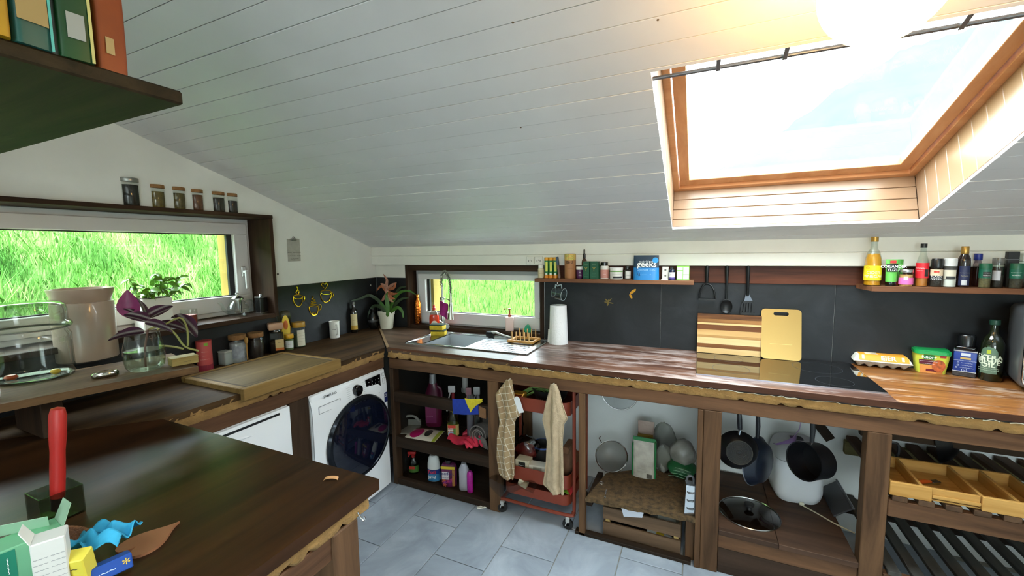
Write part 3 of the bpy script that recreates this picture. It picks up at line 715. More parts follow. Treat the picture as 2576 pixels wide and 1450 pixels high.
letters('DIGITAL INVERTER', on_plane((0.0065, -0.15, 0.722), (0, 1, 0), (0, 0, 1)), 0.012, ink, wm)
for k in range(7):
    letters('~~~~' if k % 2 else '~~~~~~', on_plane((0.009, -0.048, 0.822-0.013*k), (0, 1, 0), (0, 0, 1)), 0.0105, ink, wm)
    if k < 6: letters('~~~' if k % 2 else '~~~~', on_plane((0.009, 0.083, 0.820-0.013*k), (0, 1, 0), (0, 0, 1)), 0.0105, ink, wm)
for k in range(12): letters('•', on_plane((0.0055, 0.13+0.03*(k % 4), 0.8-0.022*(k//4)), (0, 1, 0), (0, 0, 1)), 0.02, white_ink, wm)
dr_ = B(); 
for (y0, z0, y1, z1) in ((-0.265, 0.775, -0.11, 0.777), (-0.265, 0.733, -0.11, 0.735), (-0.266, 0.734, -0.264, 0.776), (-0.111, 0.734, -0.109, 0.776)): dr_.box(0.003, y0, z0, 0.0065, y1, z1)
dr_.make('drawer_seam', M('#8b9096', 0.4), wm)
for y0, z0, h_ in ((0.262, 0.805, 0.02), (0.262, 0.752, 0.04)):
    b = B(); b.tube([(-0.002 if z > 0.8 else 0.001, y0+0.022*a, z) for a, z in ((0, z0), (1, z0), (1, z0+h_), (0, z0+h_))], 0.001, 4, closed=True); b.make('button', ink, wm)
letters('~~~~~ ~~~', on_plane((0.006, 0.20, 0.705), (0, 1, 0), (0, 0, 1)), 0.011, ink, wm)
letters('___', on_plane((0.0, 0.2, 0.13), (0, 1, 0), (0, 0, 1)), 0.02, ink, wm)
# --- dishwasher
dw = thing('dishwasher', 'white built-under dishwasher with a dark grip slot, half behind the peninsula', 'dishwasher', (0.655, -1.695, 0.004))
B().box(-0.58, -0.298, 0.08, -0.02, 0.298, 0.848, 0.004).make('body', enamel, dw)
door = B().box(-0.02, -0.297, 0.13, 0.0, 0.297, 0.846, 0.006, seg=2).make('door', enamel, dw)
def slot(u, v_): return Vector((0.0008+0.004*math.sin(PI*v_), -0.13+0.22*u, 0.77+0.022*math.sin(PI*u)*(v_)))
B().box(-0.004, -0.06, 0.818, 0.0015, 0.236, 0.830, 0.0008).make('grip_slot', M('#1a1c20', 0.4), door)
B().grid(slot, 12, 4).make('grip_lip', M('#eef0f4', 0.2), door)
B().box(-0.56, -0.29, 0.0, -0.05, 0.29, 0.08).make('plinth', M('#3a3d40', 0.6), dw)

# --- sink
steel = M('#a9adae', 0.2, 1.0); steel_d = M('#c4c8ca', 0.38, 0.85)
sk = thing('sink', 'stainless steel inset sink with a ribbed draining board', 'sink', (0, 0, 0))
BX0, BX1, BY0, BY1 = 0.84, 1.185, -0.470, -0.115
b = B(); zt = 1.0045
b.box(SKX0, SKY0, 0.998, SKX1, BY0, zt, 0.0015).box(SKX0, BY1, 0.998, SKX1, SKY1, zt, 0.0015).box(SKX0, BY0, 0.998, BX0, BY1, zt).box(BX1, BY0, 0.998, SKX1, BY1, zt)
b.make('deck', steel, sk)
b = B()
for q in ((SKX0, SKY0, SKX1, SKY0+0.012), (SKX0, SKY1-0.012, SKX1, SKY1), (SKX0, SKY0, SKX0+0.012, SKY1), (SKX1-0.012, SKY0, SKX1, SKY1)): b.box(q[0], q[1], 1.0, q[2], q[3], 1.0095, 0.003)
b.make('rim', steel, sk)
def bowl(u, v_): return None
b = B(); d_ = 0.155
b.box(BX0-0.002, BY0-0.002, 1.0-d_-0.002, BX1+0.002, BY1+0.002, 1.0-d_)
b.box(BX0-0.002, BY0-0.002, 1.0-d_, BX0, BY1+0.002, 1.003).box(BX1, BY0-0.002, 1.0-d_, BX1+0.002, BY1+0.002, 1.003).box(BX0, BY0-0.002, 1.0-d_, BX1, BY0, 1.003).box(BX0, BY1, 1.0-d_, BX1, BY1+0.002, 1.003)
b.make('bowl', steel_d, sk)
B().lathe([(0, 0.001), (0.03, 0.001), (0.042, 0.004), (0.045, 0)], 20, (1.01, -0.29, 1.0-d_)).make('drain', steel, sk)
for k in range(6):
    y = -0.455+0.047*k; B().box(1.23, y-0.0055, 1.004, 1.615-0.02*k*0.3, y+0.0055, 1.0062, 0.001).make('drain_rib', M('#2b2f30', 0.35, 0.8), sk)
# --- hob
hb = thing('hob', 'black glass induction hob set into the worn worktop', 'hob', (3.0095, -0.289, 1.0))
B().box(-0.386, -0.257, -0.0005, 0.386, 0.257, 0.0055, 0.001).make('glass_plate', M('#060709', 0.04, spec=0.8, coat=0.6), hb)
b = B(); b.box(-0.3885, -0.2595, 0.0, 0.3885, -0.2565, 0.0065).box(-0.3885, -0.2565, 0.0, -0.386, 0.2595, 0.0065).box(0.386, -0.2565, 0.0, 0.3885, 0.2595, 0.0065)
b.make('trim_strip', M('#b9c2d2', 0.18, 1.0), hb)
for x, y, r_ in ((-0.22, -0.10, 0.09), (-0.22, 0.12, 0.075), (0.20, 0.09, 0.11), (0.22, -0.15, 0.075)):
    B().lathe([(r_-0.001, 0.0058), (r_+0.0006, 0.0058)], 40, (x, y, 0)).make('zone_ring', M('#3b3f46', 0.3), hb)
# ================================================================ HELPERS FOR SMALL THINGS
def lath(parent, name, prof, mat, r, h, seg=24, sx=1.0, sy=1.0, z0=0.0, c=(0, 0), label=None, **k):
    return B().lathe([(a*r, z0+q*h) for a, q in prof], seg, (c[0], c[1], 0), sx, sy, **k).make(name, mat, parent, label=label)
def band(parent, r, z0, z1, ang, half, mat, name='label', off=0.0009, sx=1.0, sy=1.0, prof=None):
    pr_ = prof or [(r+off, z0), (r+off, z1)]
    return B().lathe(pr_, 14, (0, 0, 0), sx, sy, a0=ang-half, a1=ang+half).make(name, mat, parent)
JAR = [(0, 0), (0.94, 0), (1, 0.03), (1, 0.80), (0.90, 0.86), (0.86, 0.90)]
CYL = [(0, 0), (0.97, 0), (1, 0.02), (1, 0.98), (0.97, 1), (0, 1)]
clear = glass('#f2f6f4', 0.14, 0.02)
def glassjar(name, label, loc, r, h, lid, content, level, lidh=0.17, cat='jar', group=None, lidr=1.02, clr=None):
    t = thing(name, label, cat, loc, 0, group)
    lath(t, 'glass', [(0, 0), (0.96, 0), (1, 0.03), (1, 0.78), (0.93, 1-lidh), (0.93, 1-lidh*0.8)], clr or clear, r, h)
    if content: lath(t, 'contents', [(0, 0.02), (0.90, 0.02), (0.92, level), (0, level+0.015)], content, r, h)
    lath(t, 'lid', [(0, 1-lidh), (lidr*0.98, 1-lidh), (lidr, 1-lidh+0.01), (lidr, 0.985), (lidr*0.97, 1.0), (0, 1.0)], lid, r, h)
    return t
_leafs = {}
def leaf_mesh(key, L_, W_, mat, curl=0.35, fold=0.25, nu=7):
    if key in _leafs: return _leafs[key]
    def fn(u, v):
        w = W_*math.sin(PI*min(1, u*0.92+0.06))**0.8*(1-0.35*u); s = (v-0.5)*2
        return Vector((L_*u, w*s*0.5, -curl*L_*u*u+fold*w*abs(s)))
    me = B().grid(fn, nu, 4, 0.0006).mesh('leaf', mat, 60); _leafs[key] = me; return me
def leaf(parent, me, loc, yaw, pitch=0.0, roll=0.0, s=1.0, name='leaf'):
    o = bpy.data.objects.new(name, me); o.location = loc; o.scale = (s, s, s)
    o.rotation_euler = (Matrix.Rotation(yaw, 3, 'Z') @ Matrix.Rotation(-pitch, 3, 'Y') @ Matrix.Rotation(roll, 3, 'X')).to_euler()
    return link(o, parent)
ink_d = M('#22262b', 0.5); paper = M('#e9e6dc', 0.7); chrome = M('#d5d8da', 0.12, 1.0)
cork = M('#8a6238', 0.85, var=0.25, vscale=60); bamboo_l = wood('#9a7444', '#b58c56', 'x', 2.0, 0.55)

# ================================================================ LEFT WALL AND WINDOW
p0 = at(722, 606, x=0.004); p1 = at(757, 657, x=0.004); p2 = at(757, 600, x=0.004)
nt_ = thing('note_card', 'small grey note card with a clip hung on the white wall', 'note', (0.0, (p0[1]+p1[1])/2, (p1[2]+p2[2])/2))
hw, hh = abs(p1[1]-p0[1])/2, abs(p2[2]-p1[2])/2
B().box(0.0, -hw, -hh, 0.004, hw, hh-0.006, 0.001).make('card', M('#a9a69c', 0.7, var=0.1, vscale=30), nt_)
B().box(0.003, -hw*0.45, hh-0.02, 0.010, hw*0.45, hh-0.002, 0.002).make('clip', M('#8a8a88', 0.4, 0.6), nt_)
B().lathe([(0.004, 0), (0.008, 0), (0.008, 0.004), (0.004, 0.004)], 12, (0.004, 0, hh+0.004), rot=RY).make('hanging_ring', M('#8a8a88', 0.4, 0.6), nt_)
for k, s_ in enumerate(('~~ ~~~~', '~~~~ ~~', '~~~~')): letters(s_, on_plane((0.0048, 0, -0.02-0.022*k), (0, 1, 0), (0, 0, 1)), 0.028, M('#55524c', 0.7), nt_)
n_ = at(698, 690, x=0.0)
tag(B().lathe([(0, 0.006), (0.007, 0.005), (0.007, 0.003), (0.002, 0.003), (0.002, 0)], 10, rot=RY).make('wall_nail', M('#3b3733', 0.5), None, tuple(n_)), 'small dark nail in the white wall beside the wide window', 'nail')
n_ = at(932, 718, x=0.008)
tag(B().lathe([(0, 0.004), (0.006, 0.003), (0.006, 0), (0, 0)], 10, rot=RY).make('wall_plug', M('#d8d6cf', 0.5), None, tuple(n_)), 'tiny pale plug in the black slate near the corner', 'plug')

gold = M('#d8b02a', 0.25, 1.0)
def cupart(label, paths, anchor):
    A = at(440+anchor[0]/4.264, 660+anchor[1]/4.264, x=0.008); t = thing('coffee_cup_ornament', label, 'wall ornament', (0.008, float(A[1]), float(A[2])), 0, 'gold wire coffee cups')
    for nm, pts, closed in paths:
        P = []
        for (a, c) in pts:
            q = at(440+a/4.264, 660+c/4.264, x=0.012); P.append((0.003, q[1]-A[1], q[2]-A[2]))
        B().tube(P, 0.0034, 6, closed=closed).make(nm, gold, t)
def ell(cx, cy, rx, ry, n=18): return [(cx+rx*math.cos(2*PI*i/n), cy+ry*math.sin(2*PI*i/n)) for i in range(n)]
def sm(pts, n=5):   # Catmull-Rom
    out = []
    for i in range(len(pts)-1):
        p_ = [np.array(pts[max(0, i-1)], float), np.array(pts[i], float), np.array(pts[i+1], float), np.array(pts[min(len(pts)-1, i+2)], float)]
        for k in range(n):
            t = k/n; out.append(tuple(0.5*((2*p_[1])+(-p_[0]+p_[2])*t+(2*p_[0]-5*p_[1]+4*p_[2]-p_[3])*t*t+(-p_[0]+3*p_[1]-3*p_[2]+p_[3])*t**3)))
    out.append(tuple(pts[-1])); return out
cupart('gold wire coffee cup with two thin wisps of steam on slate', [('rim', ell(1320, 372, 50, 22), True), ('bowl', sm([(1270, 378), (1278, 430), (1300, 465), (1328, 475), (1352, 458), (1366, 420), (1370, 378)]), False),
    ('handle', sm([(1368, 362), (1390, 368), (1393, 395), (1385, 412), (1366, 424)]), False), ('steam', sm([(1312, 352), (1300, 322), (1316, 296), (1306, 262)]), False), ('steam', sm([(1324, 350), (1332, 318), (1316, 290), (1312, 264)]), False)], (1320, 370))
cupart('gold wire coffee cup with a tall swirl of cream on slate', [('cream', sm([(1470, 362), (1486, 380), (1464, 398), (1504, 406), (1458, 428), (1516, 432), (1452, 452), (1528, 456), (1446, 474), (1500, 480), (1536, 470)]), False),
    ('bowl', sm([(1440, 476), (1446, 520), (1465, 560), (1494, 571), (1522, 558), (1536, 520), (1538, 472)]), False), ('handle', sm([(1538, 462), (1562, 458), (1570, 478), (1560, 508), (1542, 516)]), False), ('saucer', ell(1495, 552, 20, 10), True)], (1490, 480))
cupart('gold wire coffee cup with a heart of steam on slate', [('rim', ell(1622, 324, 58, 22), True), ('bowl', sm([(1563, 338), (1572, 385), (1592, 420), (1620, 430), (1652, 414), (1672, 380), (1680, 338)]), False),
    ('handle', sm([(1676, 322), (1700, 340), (1696, 368), (1662, 388)]), False), ('heart', sm([(1612, 288), (1580, 258), (1574, 236), (1590, 224), (1608, 240), (1622, 224), (1640, 234), (1636, 256), (1612, 288), (1604, 300), (1626, 302)]), False)], (1620, 340))

# six jars on the board above the window
silver = M('#9a9a95', 0.3, 0.9)
TOPJ = [(303, 355, 517, 449, silver, '#1b1712', 'storage jar of black tea with a silver lid above the window', 0.75),
        (376, 418, 520, 466, cork, '#6f5a18', 'spice jar of mustard-yellow seeds with a wooden lid beside the silver-lidded jar', 0.70),
        (431, 469, 523, 472, cork, '#5e4d16', 'spice jar of olive-coloured herbs with a wooden lid, third from the silver-lidded jar', 0.72),
        (479, 514, 529, 478, cork, '#6a3c1c', 'spice jar of reddish brown powder with a wooden lid above the window', 0.74),
        (530, 568, 533, 484, cork, '#2b2115', 'spice jar of dark spice, second from the end of the window board', 0.70),
        (568, 600, 535, 488, cork, '#241a10', 'smallest spice jar of dark spice, nearest the slope end of the board', 0.62)]
for (a, c, pb, pt_, lm, cc, lb, lv) in TOPJ:
    F = at((a+c)/2, pb, z=1.909); loc, r, h = place(a, c, pb, pt_, 1.909)
    xx = min(max(loc[0], -0.10), -0.012)
    # keep the jar on the board (x from -0.2 to 0.045)
    q = at((a+c)/2, pb, x=xx+0.02); d0 = math.hypot(loc[0]-CAM_O[0], loc[1]-CAM_O[1]); d1 = math.hypot(xx-CAM_O[0], q[1]-CAM_O[1])
    r *= d1/d0; h = float(at((a+c)/2, pt_, x=xx)[2]-1.909)
    glassjar('spice_jar', lb, (xx, float(at((a+c)/2, pb, x=xx)[1]), 1.909), r, h, lm, M(cc, 0.8, var=0.4, vscale=90), lv, group='jars above the window', lidh=0.15)

# on the sill
def sill(px, py, z=1.26): q = at(px, py, z=z); return q
loc, r, h = place(458, 494, 808, 755, 1.26)
loc = (-0.045, float(at(476, 800, x=-0.045)[1]), 1.26); r, h = 0.040, 0.088
t = thing('candle_jar', 'low clear glass holding a red candle on the window sill', 'candle', loc)
lath(t, 'glass', [(0, 0), (0.96, 0), (1, 0.03), (1, 1)], clear, r, h)
lath(t, 'wax', [(0, 0.06), (0.92, 0.06), (0.92, 0.62), (0, 0.62)], M('#8e2416', 0.4, spec=0.6), r, h)
B().tube([(0, 0, 0.05), (0.001, 0, 0.065)], 0.001, 5).make('wick', ink_d, t)

tl = (-0.06, float(at(600, 790, x=-0.06)[1]), 1.26)
t = thing('glass_teapot', 'clear glass teapot with a steel infuser standing on the sill', 'teapot', tl, PI/2)
R_ = 0.062
lath(t, 'glass_body', [(0, 0), (0.55, 0.0), (0.85, 0.08), (1.0, 0.28), (0.97, 0.5), (0.72, 0.74), (0.52, 0.85), (0.50, 0.90)], clear, R_, 0.115, 28)
lath(t, 'infuser', [(0, 0.22), (0.30, 0.22), (0.32, 0.25), (0.34, 0.92), (0.42, 0.93), (0.42, 0.98), (0.34, 0.99)], M('#c9cac4', 0.18, 1.0), R_, 0.115, 24)
lid = lath(t, 'lid', [(0.55, 0.95), (0.55, 1.02), (0.40, 1.10), (0.14, 1.16), (0.10, 1.18)], M('#c9cac4', 0.15, 1.0), R_, 0.115, 24)
lath(lid, 'knob', [(0.08, 1.17), (0.17, 1.22), (0.17, 1.28), (0.1, 1.33), (0, 1.34)], chrome, R_, 0.115, 14)
B().tube(sm([(-0.055, 0, 0.03), (-0.085, 0, 0.05), (-0.097, 0, 0.085), (-0.118, 0, 0.105)], 4), [0.012, .0115, .011, .0105, .010, .0095, .009, .0085, .008, .0078, .0075, .007, .007], 10, caps=False).make('spout', clear, t)
B().tube(sm([(0.042, 0, 0.088), (0.075, 0, 0.100), (0.108, 0, 0.075), (0.108, 0, 0.040), (0.092, 0, 0.012), (0.056, 0, 0.018)], 4), 0.0045, 8).make('handle', clear, t)

bl = (-0.035, float(at(659, 783, x=-0.035)[1]), 1.26)
t = thing('tea_canister', 'slim black canister with silver lid and foot against the window side board', 'canister', bl)
B().box(-0.026, -0.027, 0.012, 0.026, 0.027, 0.104, 0.003).make('body', M('#0c0c0d', 0.2, coat=0.4), t)
B().box(-0.028, -0.029, 0.0, 0.028, 0.029, 0.012, 0.002).make('foot', chrome, t)
lid = B().box(-0.028, -0.029, 0.104, 0.028, 0.029, 0.116, 0.003).make('lid', chrome, t)
B().lathe([(0, 0.116), (0.009, 0.116), (0.012, 0.122), (0.009, 0.13), (0, 0.131)], 14).make('knob', chrome, lid)

# basil in a white trough
pl = (-0.085, float(at(392, 745, x=-0.085)[1]), 1.26)
t = thing('potted_basil', 'green basil in a white trough on the window sill', 'potted plant', pl)
zt_ = float(at(400, 750, x=-0.05)[2])-1.26
B().box(-0.05, -0.085, 0.0, 0.05, 0.052, zt_, 0.004).make('planter', M('#dfe0d6', 0.4), t)
B().box(-0.044, -0.079, zt_-0.004, 0.044, 0.046, zt_+0.003).make('soil', M('#3a2c1c', 0.9), t)
bl_me = leaf_mesh('basil', 0.042, 0.034, M('#5f8f22', 0.45, var=0.25, vscale=60), 0.3, 0.18)
rb = random.Random(8)
stems = [((322, 748), (325, 705)), ((345, 742), (340, 720)), ((372, 748), (375, 735)), ((395, 742), (392, 690)), ((408, 742), (410, 705)), ((420, 742), (428, 700)), ((432, 745), (452, 700)), ((440, 748), (470, 715)), ((385, 745), (378, 730)), ((425, 748), (445, 735)), ((405, 748), (400, 720))]
for (b0, b1) in stems:
    xo = rb.uniform(-0.03, 0.03); A = at(*b0, x=pl[0]+xo); T = at(*b1, x=pl[0]+xo*1.5)
    base_ = Vector((xo, max(-0.07, min(0.04, A[1]-pl[1])), zt_)); tip = Vector((xo*1.5, T[1]-pl[1], T[2]-pl[2]))
    mid = (base_+tip)/2+Vector((0, rb.uniform(-0.008, 0.008), 0.01))
    B().tube([base_, mid, tip], 0.0018, 5).make('stem', M('#6c8f3a', 0.6), t)
    n = 3 if tip.z > 0.17 else 2
    for k in range(n):
        q = base_.lerp(tip, 1-0.28*k) if k else tip
        a0 = rb.uniform(0, PI)
        for w in range(2 if k else 3):
            leaf(t, bl_me, q, a0+w*(PI if k else 2.1), rb.uniform(-0.9, 0.5), rb.uniform(-1.1, 1.1), rb.uniform(0.8, 1.2))

# ================================================================ RAISED BOARD ON THE LEFT AND WHAT STANDS ON IT
ZS = 1.18
c1 = at(499, 922, z=ZS); c2 = at(0, 1018, z=ZS); dv = (c2-c1)/np.linalg.norm(c2-c1); nv2 = np.array([-dv[1], dv[0]]) ; nv2 = nv2 if nv2[0] < 0 else -nv2
e1 = c1[:2]; e2 = c1[:2]+dv[:2]*1.25; w_ = 0.40
sb = thing('shelf_board', 'thick grey-brown plank raised above the worktop holding the big glass jar', 'shelf')
poly = [tuple(e1), tuple(e2), tuple(np.maximum(e2+nv2*w_, (0.03, -9))), tuple(np.maximum(e1+nv2*w_, (0.03, -9)))]
B().prism(poly, ZS-0.028, ZS).make('plank', wood('#423020', '#6d5236', 'y', 1.0, 0.75), sb, smooth=0)
for f_ in (0.45, 1.15):
    q = e1+dv[:2]*f_+nv2*0.22; B().box(q[0]-0.12, q[1]-0.03, 0.9985, q[0]+0.12, q[1]+0.03, ZS-0.0282, 0.003).make('support_block', beam_dark_z, sb)

loc, r, h = place(-30, 207, 968, 760, ZS)
t = thing('cookie_jar', 'large clear glass jar with a heavy domed glass lid', 'jar', loc)
lath(t, 'glass_body', [(0, 0), (0.80, 0), (0.93, 0.02), (0.97, 0.06), (0.96, 0.45), (0.97, 0.56), (0.90, 0.62), (0.88, 0.66)], glass('#e4e9e4', 0.2, 0.03), r, h, 40)
lath(t, 'glass_base', [(0, 0.012), (0.80, 0.015), (0.9, 0.04), (0.80, 0.045), (0, 0.03)], glass('#d5dbd0', 0.2, 0.05), r, h, 32)
lid = lath(t, 'lid', [(0.84, 0.64), (0.98, 0.66), (1.02, 0.69), (1.0, 0.72), (0.92, 0.75), (0.92, 0.90), (0.88, 0.96), (0.70, 1.0), (0, 1.01)], glass('#d2d8d0', 0.22, 0.04), r, h, 40)
lath(lid, 'seal_ring', [(0.90, 0.645), (0.94, 0.655), (0.90, 0.668)], M('#c8c6be', 0.3), r, h, 40)
for k, (dx, dy, cc, rr) in enumerate(((0.05, 0.045, '#d8b23a', 0.016), (0.0, -0.06, '#a8481f', 0.02))):
    B().lathe([(0, 0), (rr*0.7, 0), (rr, 0.008), (rr*0.7, 0.017), (0, 0.02)], 14, (dx, dy, 0.014)).make('sweet', M(cc, 0.4), t)

loc, r, h = place(140, 309, 914, 725, ZS)
r *= 0.97
t = thing('ceramic_pot', 'pale pinkish ceramic pot with a flared collar behind the big jar', 'pot', loc)
cer = M('#b09a8a', 0.3, var=0.03, coat=0.3)
lath(t, 'body', [(0, 0.0), (0.95, 0.0), (1.0, 0.02), (1.02, 0.80), (1.0, 0.815), (0.93, 0.82), (0.93, 0.78), (0.9, 0.04), (0, 0.04)], cer, r, h, 40)
lath(t, 'collar', [(0.90, 0.80), (0.93, 0.82), (1.06, 0.985), (1.07, 1.0), (1.04, 1.0), (0.9, 0.83)], cer, r, h, 40)
lath(t, 'foot', [(0.5, 0.0), (1.005, 0.0), (1.01, 0.012), (1.0, 0.016)], M('#2a2522', 0.6), r, h, 40)

# purple tradescantia in a round glass
loc, r, h = place(312, 424, 938, 838, ZS)
t = thing('purple_plant', 'purple striped trailing plant rooted in a round water glass', 'plant', loc)
lath(t, 'glass', [(0, 0.005), (0.72, 0), (0.92, 0.10), (1.0, 0.36), (0.97, 0.62), (0.84, 0.90), (0.80, 1.0), (0.78, 1.0)], glass('#eef4ee', 0.22, 0.02), r, h, 32)
lath(t, 'water', [(0, 0.05), (0.7, 0.04), (0.88, 0.12), (0.95, 0.36), (0.94, 0.55), (0, 0.55)], glass('#eaf0e8', 0.12, 0.0), r, h, 28)
pm, nt, pb = _new('striped_leaf'); L = nt.links
tc = nt.nodes.new('ShaderNodeTexCoord'); sp_ = nt.nodes.new('ShaderNodeSeparateXYZ'); L.new(tc.outputs['Generated'], sp_.inputs[0])
rr_ = nt.nodes.new('ShaderNodeValToRGB'); e = rr_.color_ramp.elements; e[0].position = 0.0; e[0].color = lin('#4a1f3a'); e[1].position = 1.0; e[1].color = lin('#4a1f3a')
for ps, cc in ((0.22, '#3d1a30'), (0.32, '#8d8a83'), (0.42, '#3a1a2d'), (0.58, '#3a1a2d'), (0.68, '#8d8a83'), (0.78, '#3d1a30')): q = e.new(ps); q.color = lin(cc)
L.new(sp_.outputs[1], rr_.inputs[0]); L.new(rr_.outputs[0], pb.inputs['Base Color']); pb.inputs['Roughness'].default_value = 0.45
pl_me = leaf_mesh('purple', 0.12, 0.088, pm, 0.25, 0.2, 9); mg_me = leaf_mesh('magenta', 0.10, 0.08, M('#7a1f55', 0.45, var=0.2, vscale=40), 0.05, 0.25, 9)
fa = face_angle(loc); up_ = h
def loc_at(px, py, off=0.0):   # a point in the plant's own plane (facing the camera)
    n2 = np.array([math.cos(fa), math.sin(fa), 0]); c_ = np.array(loc)+n2*off; d = ray(px, py); s_ = np.dot(c_-CAM_O, n2)/np.dot(d, n2); return Vector(CAM_O+d*s_-np.array(loc))
core = loc_at(372, 830)
B().tube(sm([(0, 0, 0.01), (0.01, 0, h*0.6), tuple(core)], 4), 0.004, 6).make('stem', M('#6b4a3f', 0.6), t)
def spread(bp, tp, me, roll=0.3, off=0.0, s=None, nm='leaf'):
    a = loc_at(*bp, off); c = loc_at(*tp, off*1.6); d = c-a; L0 = {'p': 0.12, 'm': 0.10}[me]; m_ = pl_me if me == 'p' else mg_me
    leaf(t, m_, a, math.atan2(d.y, d.x), math.asin(max(-1, min(1, d.z/max(d.length, 1e-6))))+0.12, roll, d.length/L0, nm)
spread((335, 800), (330, 730), 'm', 1.2); spread((375, 808), (310, 790), 'p', 0.9, 0.03); spread((372, 800), (434, 768), 'p', -0.9, 0.02); spread((362, 838), (268, 852), 'p', 0.7, 0.05)
spread((365, 815), (440, 832), 'p', -0.8, 0.06); spread((365, 805), (350, 745), 'p', 0.6, -0.02); spread((350, 800), (312, 775), 'p', 0.8, 0.0); spread((395, 815), (470, 830), 'p', -0.5, -0.03)
spread((440, 795), (495, 843), 'p', -0.5, -0.05); spread((430, 800), (475, 800), 'p', -0.5, -0.06)
for pts in ([(372, 830), (410, 820), (440, 840), (465, 872), (500, 883)], [(395, 830), (450, 800), (470, 825), (473, 865), (470, 870)], [(400, 870), (430, 872), (462, 878)]):
    B().tube(sm([tuple(loc_at(*q, -0.01)) for q in pts], 4), 0.0042, 6).make('stem', M('#8a8a4c', 0.6), t)

F = at(468, 925, z=ZS)
t = thing('wooden_box', 'small pale wooden box at the end of the raised plank', 'box', (float(at(467, 918, z=ZS)[0])-0.03, float(at(467, 918, z=ZS)[1])+0.0, ZS), math.atan2(-dv[1], -dv[0]))
B().box(-0.04, -0.03, 0.0, 0.055, 0.035, 0.030, 0.002).make('body', wood('#8a7543', '#a8935c', 'x', 1.5, 0.6), t)
B().box(-0.042, -0.031, 0.030, 0.056, 0.036, 0.035, 0.002).make('lid', wood('#958050', '#ae9a66', 'x', 1.5, 0.6), t)
letters('~~', lambda u, v: Vector((0.015+u, -0.0306, 0.015+v)), 0.02, ink_d, t)
q = at(264, 952, z=ZS)
t = thing('metal_tin', 'small shiny oval metal tin lying on the raised plank', 'tin', (float(q[0])-0.02, float(q[1])+0.01, ZS), -1.9)
B().lathe([(0, 0), (0.036, 0), (0.04, 0.004), (0.04, 0.016), (0.035, 0.022)], 28, (0, 0, 0), 1.0, 0.62).make('body', M('#a8a49a', 0.12, 1.0), t)
B().lathe([(0.035, 0.022), (0.03, 0.0235), (0.015, 0.020), (0, 0.020)], 28, (0, 0, 0), 1.0, 0.62).make('lid', M('#c9c7b0', 0.1, 1.0), t)
q = at(2, 1006, z=ZS)
t = thing('egg_cup', 'small white rounded cup at the plank edge below the big jar', 'cup', (float(q[0])-0.02, float(q[1])-0.015, ZS))
lath(t, 'bowl', [(0, 0), (0.6, 0), (0.9, 0.2), (1, 0.6), (0.95, 1.0), (0.9, 1.0), (0.9, 0.6), (0, 0.2)], M('#dcdde0', 0.3), 0.022, 0.036)
lath(t, 'foot_ring', [(0.5, -0.0), (0.62, 0), (0.6, 0.06), (0.5, 0.06)], M('#c4c5c8', 0.3), 0.022, 0.036)

# ================================================================ ON THE LEFT WORKTOP
ZL = 0.998
loc, r, h = place(497, 538, 928, 858, ZL, xmin=0.010)
t = thing('tea_tin', 'pink-red cylindrical tin standing below the window sill', 'tin', loc)
lath(t, 'body', CYL, M('#c2504e', 0.45), r, h); fa = face_angle(loc)
band(t, r, 0.02*h, 0.2*h, 0, PI, M('#8c2335', 0.45), 'base_band')
band(t, r, 0.86*h, 0.96*h, fa+0.25, 0.25, M('#7fae3a', 0.5), 'badge')
lath(t, 'lid', [(0, 0.99), (0.99, 0.99), (1.01, 1.0), (1.01, 1.02), (0, 1.02)], M('#b0403f', 0.4), r, h)
for k, s_ in enumerate(('~~~', '~~', '~~~~~')): letters(s_, on_cyl(r, h*(0.66-0.13*k), fa), 0.016, M('#e8c4b4', 0.5), t)
loc, r, h = place(578, 624, 906, 842, ZL, xmin=0.010)
t = glassjar('storage_jar', 'glass jar of white powder with cork lid and wooden spoon on its side', loc, r, h, cork, M('#a9abb0', 0.7, var=0.45, vscale=28), 0.72, 0.16, group=None)
fa = face_angle(loc); band(t, r, 0.18*h, 0.62*h, fa, 0.7, M('#9aa0a8', 0.5, var=0.3, vscale=40))
sp = B(); a_ = fa+0.95
sp.tube([((r+0.008)*math.cos(a_), (r+0.008)*math.sin(a_), z) for z in (0.03*h+0.008, 0.35*h, 0.65*h)], [0.004, 0.0035, 0.005], 8)
sp.lathe([(0, -0.024), (0.008, -0.016), (0.011, 0), (0.008, 0.018), (0, 0.024)], 10, ((r+0.008)*math.cos(a_), (r+0.008)*math.sin(a_), 0.78*h), 1, 1)
sp.make('wooden_spoon', wood('#a87f45', '#c39b5e', 'z', 2, .6), t)
loc2, r2_, h2_ = place(625, 667, 898, 836, ZL, xmin=0.010)
glassjar('storage_jar', 'glass jar of dark coffee with a cork lid next to the spoon jar', loc2, r2_, h2_, cork, M('#2a1a14', 0.8, var=0.3, vscale=60), 0.72, 0.18)
q3 = place(558, 580, 897, 860, ZL, xmin=0.010)
t = thing('salt_box', 'small pale translucent plastic box behind the spoon jar', 'box', (0.043, float(at(567, 893, x=0.043)[1]), ZL), 0.1)
B().box(-0.03, -0.026, 0, 0.03, 0.026, 0.075, 0.004).make('body', M('#9aa19a', 0.4), t); B().box(-0.031, -0.027, 0.075, 0.031, 0.027, 0.084, 0.003).make('lid', M('#b9bdb6', 0.4), t)
